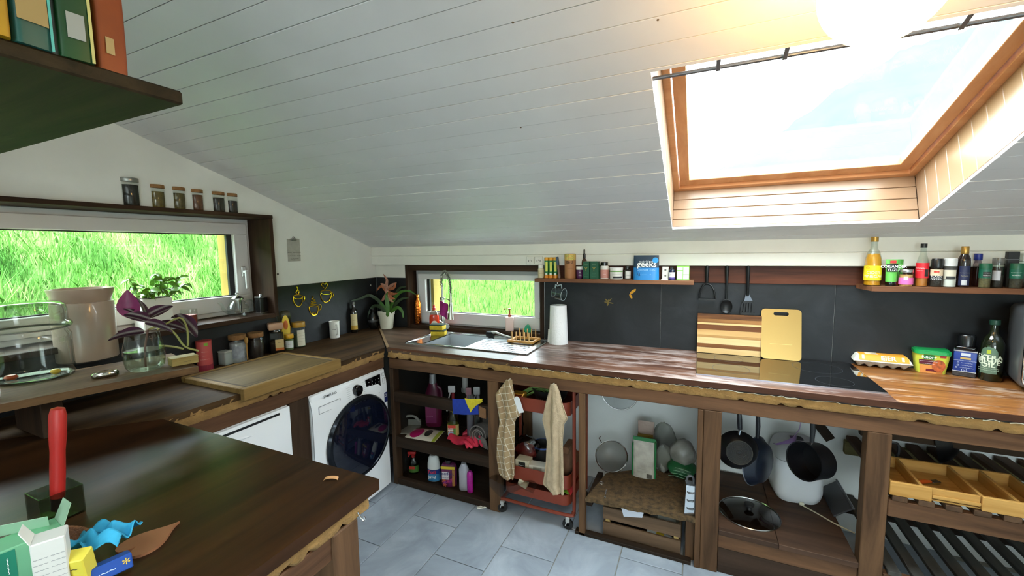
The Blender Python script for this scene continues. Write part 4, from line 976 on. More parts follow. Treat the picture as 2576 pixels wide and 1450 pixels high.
# square coffee jar with a rounded lid
loc, r, h = place(676, 717, 887, 812, ZL, xmin=0.010)
t = thing('coffee_jar', 'tall square glass jar with a beige lid and orange-edged label', 'jar', loc, face_angle(loc)+0.1)
B().box(-r*0.86, -r*0.9, 0, r*0.86, r*0.9, h*0.70, 0.008, seg=3).make('glass', glass('#d2d8d0', 0.22, 0.03), t)
B().box(-r*0.8, -r*0.84, 0.004, r*0.8, r*0.84, h*0.36, 0.007, seg=2).make('contents', M('#2b1810', 0.8, var=0.3, vscale=80), t)
lath(t, 'neck', [(0.86, 0.66), (0.7, 0.75), (0.7, 0.80)], glass('#d2d8d0', 0.22, 0.03), r, h)
B().box(-r*0.9, -r*0.94, h*0.78, r*0.9, r*0.94, h, 0.009, seg=3).make('lid', M('#b58f72', 0.5), t)
B().box(r*0.861, -r*0.2, h*0.12, r*0.873, r*0.86, h*0.46).make('label', M('#c9b079', 0.6), t); B().box(r*0.874, -r*0.2, h*0.10, r*0.880, r*0.86, h*0.18).make('label_band', M('#c46a2a', 0.6), t)
letters('~~', on_plane((r*0.882, r*0.34, h*0.36), (0, 1, 0), (0, 0, 1)), 0.018, ink_d, t)
# honey in an upside bottle
t_l = at(722, 872, z=ZL); loc, r, h = place(708, 737, 874, 781, ZL, xmin=0.012)
t = thing('honey_bottle', 'flat clear honey squeeze bottle with a yellow oval label', 'bottle', loc, face_angle(loc)-PI/2)
lath(t, 'body', [(0, 0.12), (0.8, 0.12), (0.98, 0.22), (1, 0.5), (0.98, 0.85), (0.85, 0.96), (0.5, 1.0), (0, 1.0)], glass('#e7dfc0', 0.2, 0.05), r, h, 26, 1.0, 0.6)
lath(t, 'honey', [(0, 0.14), (0.7, 0.14), (0.86, 0.24), (0.88, 0.6), (0, 0.62)], M('#a8741f', 0.3), r, h, 20, 1.0, 0.55)
lath(t, 'cap', [(0, 0), (0.7, 0), (0.72, 0.02), (0.66, 0.12), (0, 0.12)], M('#3a2c1c', 0.5), r, h, 20, 1.0, 0.62)
B().prism(ell(0, 0, r*0.72, h*0.33, 24), 0.0, 0.001, Matrix(((1, 0, 0, 0), (0, 0, 1, r*0.615), (0, 1, 0, h*0.56), (0, 0, 0, 1)))).make('label', M('#e0c33a', 0.5), t)
B().prism(ell(0, h*0.08, r*0.4, h*0.12, 16), 0.001, 0.0015, Matrix(((1, 0, 0, 0), (0, 0, 1, r*0.615), (0, 1, 0, h*0.56), (0, 0, 0, 1)))).make('label_print', M('#c96a22', 0.5), t)
letters('~~~', lambda u, v: Vector((-u, r*0.62+0.0022, h*0.42+v)), 0.016, ink_d, t)
loc, r, h = place(717, 741, 882, 840, ZL, xmin=0.012)
t = glassjar('mustard_jar', 'little jar with a bright yellow lid and white label in front of the honey', loc, r, h, M('#d6a01e', 0.4), M('#6b7d52', 0.5), 0.66, 0.26)
fa = face_angle(loc); band(t, r, 0.15*h, 0.6*h, fa, 0.9, M('#d9dcd8', 0.5)); letters('~~', on_cyl(r, h*0.38, fa), 0.016, M('#b02a2a', 0.5), t)
loc, r, h = place(737, 771, 870, 810, ZL, xmin=0.012)
t = glassjar('glass_jar', 'wide empty-looking jar with an ochre lid and a large paper tag', loc, r, h, M('#b5882a', 0.4), M('#55624c', 0.5), 0.5, 0.2)
fa = face_angle(loc); band(t, r, 0.06*h, 0.70*h, fa+0.35, 0.62, M('#d8d2bd', 0.6))
for k in range(4): letters('~~~~~~', on_cyl(r, h*(0.58-0.11*k), fa+0.35, 0.002), 0.012, M('#7c7464', 0.6), t)
# mug
loc, r, h = place(829, 856, 847, 808, ZL, xmin=0.012)
t = thing('mug', 'white enamel-look mug with a small grey print on the dark worktop', 'mug', loc)
mw = M('#e3e2d8', 0.3)
lath(t, 'body', [(0, 0), (0.9, 0), (0.95, 0.03), (0.97, 0.9), (1.03, 0.98), (1.03, 1.0), (0.98, 1.0), (0.92, 0.95), (0.9, 0.06), (0, 0.05)], mw, r, h, 28)
fa = face_angle(loc); hp = sm([(r*0.9, 0, h*0.8), (r*1.5, 0, h*0.78), (r*1.65, 0, h*0.5), (r*1.4, 0, h*0.25), (r*0.9, 0, h*0.2)], 4)
o_ = B().tube(hp, 0.0055, 8).make('handle', mw, t); o_.rotation_euler[2] = fa+0.35
letters('~', on_cyl(r, h*0.55, fa, 0.0015), 0.05, M('#8d8b84', 0.5), t, 'print')
# small amber bottle
loc, r, h = place(883, 901, 832, 760, ZL, xmin=0.012)
t = thing('sauce_bottle', 'small dark sauce bottle with a cream label near the corner', 'bottle', loc)
lath(t, 'glass', [(0, 0), (0.96, 0), (1, 0.03), (1, 0.66), (0.85, 0.74), (0.42, 0.82), (0.38, 0.92)], M('#15100b', 0.12, coat=0.5), r, h, 20)
lath(t, 'cap', [(0, 0.9), (0.48, 0.9), (0.48, 1.0), (0, 1.0)], M('#6c6a66', 0.3, 0.8), r, h, 14)
fa = face_angle(loc); band(t, r, 0.1*h, 0.62*h, fa, 1.1, M('#c8b788', 0.6)); band(t, r, 0.1*h, 0.24*h, fa, 1.1, M('#b08a2e', 0.6), 'label_band', 0.0014)
letters('~~', on_cyl(r, h*0.42, fa, 0.002), 0.02, ink_d, t)
# wooden board with groove
pts = [at(715, 887, z=1.025), at(845, 910, z=1.025), at(608, 990, z=1.025), at(468, 952, z=1.025)]
cx_, cy_ = sum(p_[0] for p_ in pts)/4, sum(p_[1] for p_ in pts)/4
t = thing('chopping_board', 'large pale wooden chopping board with a juice groove and front lip', 'chopping board', (cx_, cy_, ZL))
x0, x1, y0, y1 = 0.185-cx_, 0.692-cx_, -1.655-cy_, -1.075-cy_
bw = wood('#544329', '#7a6540', 'y', 1.1, 0.6); be = wood('#74592f', '#937546', 'y', 1.1, 0.55)
B().box(x0+0.03, y0+0.03, 0.0, x1-0.03, y1-0.03, 0.026, 0.0).make('panel', bw, t)
g_ = M('#4a3a22', 0.8); gb_ = B()
for q in ((x0+0.03, y0+0.03, x1-0.03, y0+0.042), (x0+0.03, y1-0.042, x1-0.03, y1-0.03), (x0+0.03, y0+0.03, x0+0.042, y1-0.03), (x1-0.042, y0+0.03, x1-0.03, y1-0.03)): gb_.box(q[0], q[1], 0.0255, q[2], q[3], 0.0264)
gb_.make('groove', g_, t)
B().box(x0, y0, 0.0, x0+0.0295, y1, 0.029, 0.003).make('border', be, t); B().box(x1-0.0295, y0, -0.028, x1, y1, 0.029, 0.003).make('front_lip', be, t)
B().box(x0+0.03, y0, 0.0, x1-0.03, y0+0.0295, 0.028, 0.003).make('border', be, t); B().box(x0+0.03, y1-0.0295, 0.0, x1-0.03, y1, 0.028, 0.003).make('border', be, t)

# ================================================================ ON THE PENINSULA
q = at(145, 1300, z=1.0)
t = thing('kitchen_knife', 'red-handled kitchen knife standing upright in a smoked glass holder', 'knife', (float(q[0]), float(q[1]), 1.0))
def _kp(px, py):
    fa_ = face_angle(t.location); n2 = np.array([math.cos(fa_), math.sin(fa_), 0]); d = ray(px, py); return Vector(CAM_O+d*(np.dot(np.array(t.location)-CAM_O, n2)/np.dot(d, n2)))
_kd = (_kp(146, 1023)-_kp(146, 1300)).normalized(); KR = Vector((0, 0, 1)).rotation_difference(_kd).to_matrix()
kd = math.hypot(q[0]-CAM_O[0], q[1]-CAM_O[1])
zk = lambda py: float(CAM_O[2]+ray(145, py)[2]*kd/math.hypot(*ray(145, py)[:2]))-1.0
hr = M('#a8201a', 0.45, var=0.08)
wk_ = 0.021
prof = [(0, zk(1250)), (wk_*0.85, zk(1250)), (wk_*0.9, zk(1180)), (wk_*0.86, zk(1135)), (wk_*1.0, zk(1100)), (wk_*1.02, zk(1045)), (wk_*0.8, zk(1028)), (0, zk(1023))]
B().lathe(prof, 20, (0, 0, 0), 1.0, 0.75, rot=KR).make('handle', hr, t)
B().lathe([(0, zk(1282)), (wk_*0.72, zk(1282)), (wk_*0.8, zk(1250)), (0, zk(1250))], 18, (0, 0, 0), 1.0, 0.75, rot=KR).make('bolster', M('#15181d', 0.4), t)
B().box(-0.010, -0.0012, 0.006, 0.012, 0.0012, zk(1280), 0.0005).xf(KR.to_4x4()).make('blade', M('#b9bec4', 0.15, 1.0), t)
B().box(-0.04, -0.04, 0.0, 0.04, 0.04, 0.006, 0.001).make('holder_base', glass('#b9c0b8', 0.15, 0.05), t)
hb_ = B(); 
for q in ((-0.04, -0.04, 0.04, -0.038), (-0.04, 0.038, 0.04, 0.04), (-0.04, -0.038, -0.038, 0.038), (0.038, -0.038, 0.04, 0.038)): hb_.box(q[0], q[1], 0.006, q[2], q[3], 0.075)
hb_.make('holder_glass', glass('#c9d0c8', 0.15, 0.05), t)

# heart trivet
hc = at(365, 1362, z=1.006)
ta = at(452, 1311, z=1.006); n1 = at(352, 1370, z=1.006)
ax = (ta-n1)[:2]; Lh = np.linalg.norm(ax)*1.38; an = math.atan2(ax[1], ax[0])
heart = []
for k in range(40):
    a_ = 2*PI*k/40; X_ = 16*math.sin(a_)**3; Y_ = 13*math.cos(a_)-5*math.cos(2*a_)-2*math.cos(3*a_)-math.cos(4*a_)
    heart.append((-Y_/29*Lh, X_/29*Lh*0.72))
o_ = B().prism(heart, 0.0, 0.006).make('heart_trivet', M('#8a5a3c', 0.6, var=0.06), None, (float(ta[0])-math.cos(an)*17/29*Lh, float(ta[1])-math.sin(an)*17/29*Lh, 1.0), an, smooth=0)
tag(o_, 'flat brown heart-shaped trivet lying on the dark peninsula', 'trivet')
q = at(833, 1207, z=1.0)
o_ = B().grid(lambda u, v: Vector((0.02*math.cos(PI*u), 0.012*(v-0.5), 0.0005+0.006*math.sin(PI*u)+0.002*v)), 8, 2, 0.0008).make('onion_skin', M('#b98a5c', 0.6), None, (float(q[0]), float(q[1]), 1.0), 0.5)
tag(o_, 'tiny curled scrap of onion skin near the peninsula corner', 'scrap')

# basket of boxes in the near corner
bc = at(120, 1440, z=1.0); bx_, by_ = float(bc[0]), float(bc[1])
t = thing('tray', 'round brown wicker tray with packets on the peninsula', 'tray', (bx_-0.035, by_-0.05, 1.0))
lath(t, 'rim', [(0.88, 0.06), (1.0, 0.0), (1.06, 0.9), (1.09, 1.0), (1.04, 1.0), (0.96, 0.1)], M('#6d4324', 0.7, var=0.35, vscale=60, bump=0.8, bscale=120), 0.120, 0.035, 40)
lath(t, 'base', [(0, 0.0), (0.98, 0.0), (0.98, 0.12), (0, 0.12)], M('#5d3a20', 0.75, var=0.3, vscale=60), 0.120, 0.035, 40)
ZT = 1.0043
def obox(name, label, cat, pc, size, rz, tilt, mat, parts=(), z=ZT):
    t = thing(name, label, cat, (pc[0], pc[1], z), rz); t.rotation_euler = (tilt[0], tilt[1], rz)
    sx_, sy_, sz_ = size
    B().box(-sx_/2, -sy_/2, 0, sx_/2, sy_/2, sz_, 0.002).make('carton', mat, t)
    return t
# open mint box, right-hand face towards the camera
g1 = at(50, 1440, z=ZT)
def boxpos(px, py, zz): v_ = at(px, py, z=zz); return (float(v_[0]), float(v_[1]))
mint = M('#6fab84', 0.5); pc = boxpos(45, 1375, 1.11)
fa = math.atan2(CAM_O[1]-pc[1], CAM_O[0]-pc[0])
t = obox('tea_carton', 'open mint green tea carton with its flaps up', 'carton', (pc[0]-0.03*math.cos(fa), pc[1]-0.03*math.sin(fa)), (0.062, 0.115, 0.108), fa+0.12, (0, 0), mint)
B().box(0.0312, -0.03, 0.005, 0.0318, -0.008, 0.104).make('print_band', M('#1f7d63', 0.5), t)
for k, s_ in enumerate(('~~~~', '~~~')): letters(s_, lambda u, v, k=k: Vector((0.0325, -0.019-v, 0.075-0.035*k-u)), 0.014, white_ink, t)
letters('~~~', on_plane((0.0322, 0.028, 0.03), (0, 1, 0), (0, 0, 1)), 0.03, M('#1f7d63', 0.5), t)
B().prism([(-0.055, 0), (0.055, 0), (0.05, 0.035), (-0.045, 0.04)], 0, 0.0012, Matrix.Translation((0.0, 0, 0.108)) @ Matrix(((0.5, 0.6, 0.8, -0.03), (0.8, 0, 0, 0), (0, 0.8, -0.3, 0), (0, 0, 0, 1)))).make('flap', M('#a8c9ae', 0.6), t)
B().prism([(-0.03, 0), (0.03, 0), (0.024, 0.045), (-0.026, 0.042)], 0, 0.0012, Matrix.Translation((0.0, 0.0565, 0.107)) @ Matrix(((1, 0, 0, 0), (0, 0.35, 0.9, 0), (0, 0.93, -0.3, 0), (0, 0, 0, 1)))).make('flap', M('#8fae92', 0.6), t)
pc2 = boxpos(130, 1395, 1.10); fa2 = math.atan2(CAM_O[1]-pc2[1], CAM_O[0]-pc2[0])
t = obox('tea_carton', 'white upright carton with small print next to the mint carton', 'carton', pc2, (0.045, 0.045, 0.135), fa2-0.15, (0, 0), M('#d2d2ce', 0.5))
for k in range(5): letters('~~~ ~~~', on_plane((0.0232, 0.0, 0.105-0.011*k), (0, 1, 0), (0, 0, 1)), 0.011, M('#8f9296', 0.5), t)
letters('~~', on_plane((0.0232, 0.0, 0.03), (0, 1, 0), (0, 0, 1)), 0.035, M('#3a55a8', 0.5), t)
B().prism([(-0.022, 0), (0.022, 0), (0.018, 0.03), (-0.018, 0.03)], 0, 0.0012, Matrix.Translation((0.0, -0.022, 0.135)) @ Matrix(((1, 0, 0, 0), (0, -0.4, 0.9, 0), (0, 0.9, 0.4, 0), (0, 0, 0, 1)))).make('flap', M('#dcdcd6', 0.6), t)
pc3 = boxpos(190, 1400, 1.075); fa3 = math.atan2(CAM_O[1]-pc3[1], CAM_O[0]-pc3[0])
t = obox('matchbox_carton', 'yellow carton leaning between the white carton and the blue cloth', 'carton', pc3, (0.035, 0.05, 0.07), fa3-0.5, (0.0, 0.18), M('#e2d24e', 0.5), z=ZT+0.012)
for k, s_ in enumerate(('~~~', '~~~')): letters(s_, on_plane((0.0182, 0.0, 0.052-0.018*k), (0, 1, 0), (0, 0, 1)), 0.018, ink_d, t)
pc4 = boxpos(238, 1442, 1.03); fa4 = math.atan2(CAM_O[1]-pc4[1], CAM_O[0]-pc4[0])
t = obox('blue_carton', 'deep blue carton lying at the tray edge with pale lettering', 'carton', pc4, (0.035, 0.11, 0.03), fa4+0.1, (0, -0.25), M('#1f4a9c', 0.45), z=ZT+0.006)
letters('~~~~~', on_plane((0.0185, 0, 0.014), (0, 1, 0), (0, 0, 1)), 0.02, M('#bcd0ea', 0.5), t); letters('*', on_plane((0.0185, 0.045, 0.012), (0, 1, 0), (0, 0, 1)), 0.03, M('#e0c040', 0.5), t)
# crumpled blue cloth
pcl = boxpos(225, 1385, 1.045); rnd = random.Random(21)
def cl(u, v):
    x = -0.08+0.165*u; y = (-0.038+0.076*v)*(1-0.35*abs(u-0.4)); z = 0.0+0.062*u+0.022*math.sin(PI*u)+0.010*math.sin(13*v+5*u)+0.006*math.sin(23*u+4*v)
    return Vector((x, y+0.006*math.sin(15*u), z))
fac = math.atan2(_r2[1], _r2[0])
o_ = B().grid(cl, 26, 14, 0.0025).make('blue_cloth', M('#2f9fc9', 0.8, var=0.2, vscale=25), None, (pcl[0], pcl[1], ZT+0.02), fac, smooth=60)
tag(o_, 'crumpled sky blue cleaning cloth sticking out of the tray', 'cloth')

# ================================================================ HANGING SHELF OVER THE PENINSULA, BAGS ON IT
hs = thing('hanging_shelf', 'rough mossy-brown plank shelf high above the peninsula', 'shelf')
B().box(0.002, -2.85, 2.0, 1.55, -2.27, 2.03, 0.004).make('plank', wood('#1f1a11', '#3d3221', 'x', 1.0, 0.6, spots='#434a2c', spot_amt=0.60, spot_scale=0.7), hs)
B().box(0.002, -2.83, 1.93, 0.05, -2.30, 1.9995, 0.003).make('wall_batten', beam_y, hs)
def bag(label, pxl, pxr, py, mat, hgt, parts, dpt=0.06):
    a = at(pxl, py[0], z=2.03); c = at(pxr, py[1], z=2.03); m_ = (a+c)/2; w = float(np.linalg.norm((c-a)[:2]))*0.93; ang = math.atan2(c[1]-a[1], c[0]-a[0])
    nrm = np.array([-math.sin(ang), math.cos(ang)]); nrm = nrm if nrm[0] < 0 else -nrm
    t = thing('paper_bag', label, 'bag', (float(m_[0]+nrm[0]*dpt/2), float(m_[1]+nrm[1]*dpt/2), 2.03), ang, 'bags on the hanging shelf')
    sgn = 1 if (math.cos(ang)*nrm[1]-math.sin(ang)*nrm[0]) > 0 else -1
    def fn(u, v):
        a_ = 2*PI*u; e_ = 0.28; cxx = math.copysign(abs(math.cos(a_))**e_, math.cos(a_)); syy = math.copysign(abs(math.sin(a_))**e_, math.sin(a_))
        k = 1-0.75*max(0, (v-0.75)/0.25); bul = 1+0.05*math.sin(PI*v)
        return Vector((w/2*cxx*bul, dpt/2*syy*k*bul, hgt*v))
    b = B().grid(fn, 32, 10); bm = b.bm; bm.verts.ensure_lookup_table(); bm.faces.new([bm.verts[i*11] for i in range(32)]); bmesh.ops.remove_doubles(bm, verts=bm.verts[:], dist=1e-5)
    b.make('bag_body', mat, t); yf = -sgn*(dpt/2*1.055+0.0012)
    for (nm, u0, u1, v0, v1, mm) in parts:
        B().box(u0*w/2, yf-0.0006, v0*hgt, u1*w/2, yf+0.0006, v1*hgt).make(nm, mm, t)
    return t, w, yf, sgn
tan_l = M('#b39a68', 0.6); grey_l = M('#9da19b', 0.6)
T1 = bag('orange paper bag with a small buff label at the shelf corner', 250, 330, (168, 195), M('#8f4416', 0.55, var=0.12, vscale=14), 0.24, [('label', -0.55, 0.0, 0.13, 0.26, tan_l)])
T2 = bag('dark green packet with a white label beside the orange bag', 148, 246, (137, 164), M('#184722', 0.4, var=0.15, vscale=14), 0.24, [('label', -0.5, 0.5, 0.15, 0.34, grey_l), ('side_strip', 0.75, 0.93, 0.0, 0.9, M('#c9c27a', 0.5))])
T3 = bag('teal and beige packet between the yellow and green packets', 38, 142, (100, 134), M('#16544d', 0.4, var=0.15, vscale=14), 0.24, [('label', -0.9, 0.75, 0.16, 0.9, M('#a68f5c', 0.6)), ('side_strip', 0.8, 0.95, 0.0, 0.9, M('#4fb8b0', 0.4))])
T4 = bag('yellow packet at the end of the bag row beyond the teal packet', -60, 34, (70, 96), M('#b08614', 0.45, var=0.12, vscale=14), 0.24, [('label', -0.6, 0.55, 0.3, 0.7, M('#26221c', 0.5))])
# ================================================================ CORNER AND SINK
loc, r, h = place(953, 994, 830, 783, 1.0)
r *= 1.08
t = thing('potted_bromeliad', 'bromeliad with a wilted orange flower in a white pot in the corner', 'potted plant', loc)
potw = M('#cfcbb8', 0.5, var=0.06)
lath(t, 'pot', [(0, 0), (0.68, 0), (0.72, 0.02), (0.92, 0.80), (0.98, 0.81), (1.0, 0.98), (0.97, 1.0), (0.9, 0.98), (0.88, 0.8), (0, 0.78)], potw, r, h, 28)
lath(t, 'soil', [(0, 0.9), (0.9, 0.9)], M('#2b2016', 0.9), r, h, 20)
gl = M('#3f6b22', 0.5, var=0.3, vscale=30); gd = M('#33442c', 0.5, var=0.2, vscale=30)
def px_loc(o, px, py, off=0.0):
    fa = face_angle(o); n2 = np.array([math.cos(fa), math.sin(fa), 0]); c_ = np.array(o)+n2*off; d = ray(px, py); s_ = np.dot(c_-CAM_O, n2)/np.dot(d, n2); return Vector(CAM_O+d*s_-np.array(o))
def corner_loc(o, px, py, off=0.0):
    yy = min(o[1]-off, -0.03); q = at(px, py, y=yy)
    if q[0] < 0.03: q = at(px, py, x=0.03)
    return Vector(q-np.array(o))
def strap(parent, pts, w, mat, name='leaf', face=(0.6, -0.8, 0)):
    P = [Vector(p_) for p_ in sm([tuple(q) for q in pts], 4)]; n = len(P)-1; f = Vector(face).normalized()
    def fn(u, v):
        i = round(u*n); p_ = P[i]; tg = (P[min(n, i+1)]-P[max(0, i-1)]); sd = tg.cross(f)
        sd = sd.normalized() if sd.length > 1e-6 else Vector((1, 0, 0)); ww = w*(1-0.85*u**2.2)*(0.7+0.3*min(1, u*5)); s_ = v-0.5
        return p_+sd*ww*s_+f*(-0.25*ww*abs(s_))
    return B().grid(fn, n, 2, 0.0007).make(name, mat, parent, smooth=60)
for pts, mt, off in (([(968, 785), (955, 772), (938, 772), (927, 795), (929, 812)], gd, 0.03), ([(966, 785), (955, 760), (930, 744), (905, 752), (884, 757)], gd, 0.0), ([(978, 785), (990, 755), (1008, 735), (1030, 733), (1046, 742)], gl, 0.0),
                     ([(980, 785), (995, 765), (1012, 752), (1028, 750)], gd, -0.02), ([(982, 787), (1000, 774), (1012, 785), (1014, 800)], gl, 0.05), ([(975, 790), (973, 765), (972, 745), (975, 735)], gl, 0.05), ([(972, 795), (975, 790), (976, 760), (970, 742)], gl, 0.06),
                     ([(970, 785), (960, 765), (950, 757)], gl, 0.0), ([(978, 785), (992, 748), (1005, 726), (1022, 722)], gd, -0.04), ([(962, 800), (961, 790), (960, 812)], gd, 0.05)):
    strap(t, [corner_loc(loc, a, c, off) for a, c in pts], 0.03, mt)
fo = M('#a8603a', 0.7, var=0.35, vscale=50); fp_ = M('#a0705c', 0.7, var=0.3, vscale=50); fk = M('#b3846a', 0.7)
for pts, mt in (([(974, 745), (972, 720), (973, 704), (964, 690)], fp_), ([(973, 735), (960, 720), (947, 733)], fo), ([(975, 730), (985, 718), (998, 712)], fp_), ([(976, 735), (988, 740), (1000, 738)], fo), ([(975, 735), (985, 750), (994, 752)], fo),
                ([(974, 738), (965, 752), (960, 758)], fp_), ([(976, 738), (982, 755), (990, 760)], fk), ([(974, 730), (966, 718), (957, 714)], fp_), ([(975, 728), (990, 725), (996, 712)], fo), ([(976, 735), (976, 752), (978, 762)], fo), ([(972, 732), (980, 745), (975, 757)], fk)):
    strap(t, [corner_loc(loc, a, c, 0.03) for a, c in pts], 0.028, mt, 'petal')
loc, r, h = place(926, 954, 823, 778, ZL, xmin=0.03)
t = thing('black_vase', 'squat black vase half hidden behind the bromeliad pot', 'vase', loc)
lath(t, 'body', [(0, 0), (0.6, 0), (0.95, 0.2), (1, 0.45), (0.8, 0.72), (0.45, 0.86), (0.5, 1.0), (0.44, 1.0), (0.38, 0.86), (0, 0.8)], M('#16181a', 0.25), r, h, 24)
lath(t, 'glaze_ring', [(0.985, 0.36), (1.01, 0.42), (0.995, 0.48)], M('#3a3d40', 0.3), r, h, 24)

# copper bottle on the sink window sill
loc, r, h = place_y(1041, 1058, 741, 0.035, 1.030)
t = thing('copper_bottle', 'hammered copper water bottle on the sink window sill', 'bottle', loc)
cop = M('#c8702c', 0.22, 1.0, bump=0.5, bscale=70)
lath(t, 'body', [(0, 0), (0.92, 0), (1, 0.02), (1, 0.62), (0.96, 0.72), (0.6, 0.82), (0.45, 0.86), (0.45, 0.89)], cop, r, h, 28)
lath(t, 'cap', [(0, 0.88), (0.52, 0.88), (0.55, 0.90), (0.5, 0.985), (0.4, 1), (0, 1)], M('#d98a3e', 0.18, 1.0), r, h, 20)
# washing-up liquid
loc, r, h = place(1081, 1106, 836, 768, 1.0045)
t = thing('dish_soap', 'red washing-up liquid bottle with a red cap behind the sponges', 'bottle', loc, face_angle(loc)-PI/2)
lath(t, 'body', [(0, 0), (0.94, 0), (1, 0.03), (1, 0.52), (0.92, 0.62)], M('#c0351a', 0.18, coat=0.4), r, h, 24, 1.0, 0.62)
lath(t, 'shoulder', [(0.92, 0.62), (0.7, 0.72), (0.42, 0.80), (0.30, 0.84)], glass('#e0d8cf', 0.25, 0.05), r, h, 24, 1.0, 0.62)
lath(t, 'cap', [(0.0, 0.82), (0.33, 0.82), (0.33, 0.90), (0.18, 0.92), (0.22, 0.96), (0.2, 1.0), (0, 1.0)], M('#b01c18', 0.4), r, h, 18)
B().prism(ell(0, 0, r*0.62, r*0.66, 20), 0, 0.001, Matrix(((1, 0, 0, 0), (0, 0, 1, r*0.60), (0, 1, 0, h*0.30), (0, 0, 0, 1)))).make('label', M('#d8cfc6', 0.5), t)
letters('FAIRY', lambda u, v: Vector((-u, r*0.60+0.0022, h*0.28+v)), 0.016, M('#a82020', 0.5), t)
# two sponges
sy_, sg_ = M('#c9ac2a', 0.9, var=0.15, vscale=50, bump=0.7, bscale=150), M('#2c3a2a', 0.95)
q = at(1095, 846, z=1.0045)
for k, (dx, rz, lb) in enumerate(((0.004, 0.12, 'yellow scouring sponge at the bottom of the pair by the tap'), (-0.004, -0.05, 'yellow scouring sponge on top of the other sponge by the tap'))):
    t = thing('sponge', lb, 'sponge', (float(q[0])+dx, float(q[1])+0.042, 1.0045+0.0445*k), rz+0.2, 'sponges by the tap')
    def sw(u, v): return None
    b = B().box(-0.056, -0.036, 0, 0.056, 0.036, 0.034, 0.006, seg=2)
    for v_ in b.bm.verts: v_.co.y *= 1-0.09*math.exp(-((v_.co.z-0.017)/0.008)**2)
    b.make('foam', sy_, t); B().box(-0.056, -0.036, 0.034, 0.056, 0.036, 0.044, 0.002).make('scouring_pad', sg_, t)

# spring tap
bt = at(1113, 838, z=1.0045); T0 = np.array([bt[0], -0.100, 1.0045])
t = thing('kitchen_tap', 'tall brushed steel spring tap with a pull-down spray head', 'tap', tuple(float(v_) for v_ in T0))
brs = M('#b8b8b0', 0.25, 1.0)
def tp(px, py, y): return Vector(at(px, py, y=y)-T0)
z749 = tp(1111, 749, -0.10).z; z723 = tp(1111, 723, -0.10).z
lath(t, 'base', [(0, 0), (0.026, 0), (0.026, 0.006), (0.021, 0.010), (0.019, 0.05), (0.0165, 0.06)], brs, 1, 1, 20)
B().lathe([(0.015, 0.05), (0.015, z749), (0.0145, z749+0.001), (0.009, z749+0.004), (0.009, z723+0.03)], 18).make('column', brs, t)
B().lathe([(0.018, 0), (0.018, 0.02), (0.012, 0.024)], 14, (0, 0, z749-0.02)).make('bracket_ring', brs, t)
arc = [Vector((0, 0, z723)), tp(1110, 705, -0.10), tp(1113, 690, -0.104), tp(1118.5, 684, -0.112), tp(1125, 689, -0.125), tp(1130, 702, -0.138), tp(1133, 720, -0.150), tp(1134, 738, -0.158)]
A = [Vector(p_) for p_ in sm([tuple(p_) for p_ in arc], 14)]
B().tube(A, 0.006, 8).make('hose', M('#4a4a46', 0.4), t)
ln = [0]
for a, c in zip(A, A[1:]): ln.append(ln[-1]+(c-a).length)
coil = []; turns = 30; N_ = turns*10
for k in range(N_+1):
    s_ = ln[-1]*k/N_; i = max(j for j in range(len(ln)) if ln[j] <= s_+1e-9); i = min(i, len(A)-2); f = (s_-ln[i])/max(1e-9, ln[i+1]-ln[i])
    p_ = A[i].lerp(A[i+1], f); tg = (A[min(i+2, len(A)-1)]-A[max(i-1, 0)]).normalized(); sd = Vector((0.62, -0.78, 0)).cross(tg).normalized(); s2 = tg.cross(sd)
    a_ = 2*PI*turns*k/N_; coil.append(p_+(sd*math.cos(a_)+s2*math.sin(a_))*0.0125)
B().tube(coil, 0.0021, 5).make('spring', brs, t)
e0 = A[-1]; e1_ = tp(1134, 762, -0.164); e2_ = tp(1134, 804, -0.172)
sh = B().tube([e0, e1_], 0.010, 14).tube([e1_, e1_.lerp(e2_, 0.15), e1_.lerp(e2_, 0.55), e2_], [0.012, 0.014, 0.017, 0.025], 20)
sh.make('spray_head', brs, t)
B().tube([e1_.lerp(e2_, 0.05)+Vector((0, -0.013, 0)), e1_.lerp(e2_, 0.25)+Vector((0, -0.016, 0))], 0.004, 8).make('button', ink_d, t)
B().tube([Vector((0, 0, z749-0.01)), Vector((e1_.x*0.6, e1_.y*0.6, z749-0.006)), Vector((e1_.x, e1_.y, e1_.z+0.012))], 0.0045, 8).make('holder_arm', brs, t)
c_ = tp(1124, 821, -0.125); B().tube([(0.0, 0.0, c_.z), tuple(c_), tuple(c_+Vector((0.010, -0.012, 0)))], [0.019, 0.020, 0.020], 20).make('valve_body', brs, t)
B().tube([c_+Vector((0, 0, 0.006)), tp(1106, 806, -0.15)], 0.0042, 8).make('lever', M('#dfe0de', 0.12, 1.0), t)
# magenta cloth over the arm
Cb = T0
def mc(u, v):
    p_ = Vector(at(1108+21*u+(1.5*math.sin(6*v) if u > 0.1 else 0), 756+9*u+33*v+2*u*v*3, y=-0.128-0.02*u)); p_.y += 0.006*math.sin(9*u+3*v)-0.012; return p_
o_ = B().grid(mc, 10, 12, 0.002).make('dish_cloth', M('#9c1f74', 0.8, var=0.2, vscale=40), None, smooth=60)
tag(o_, 'magenta dish cloth draped over the spring tap arm', 'cloth')

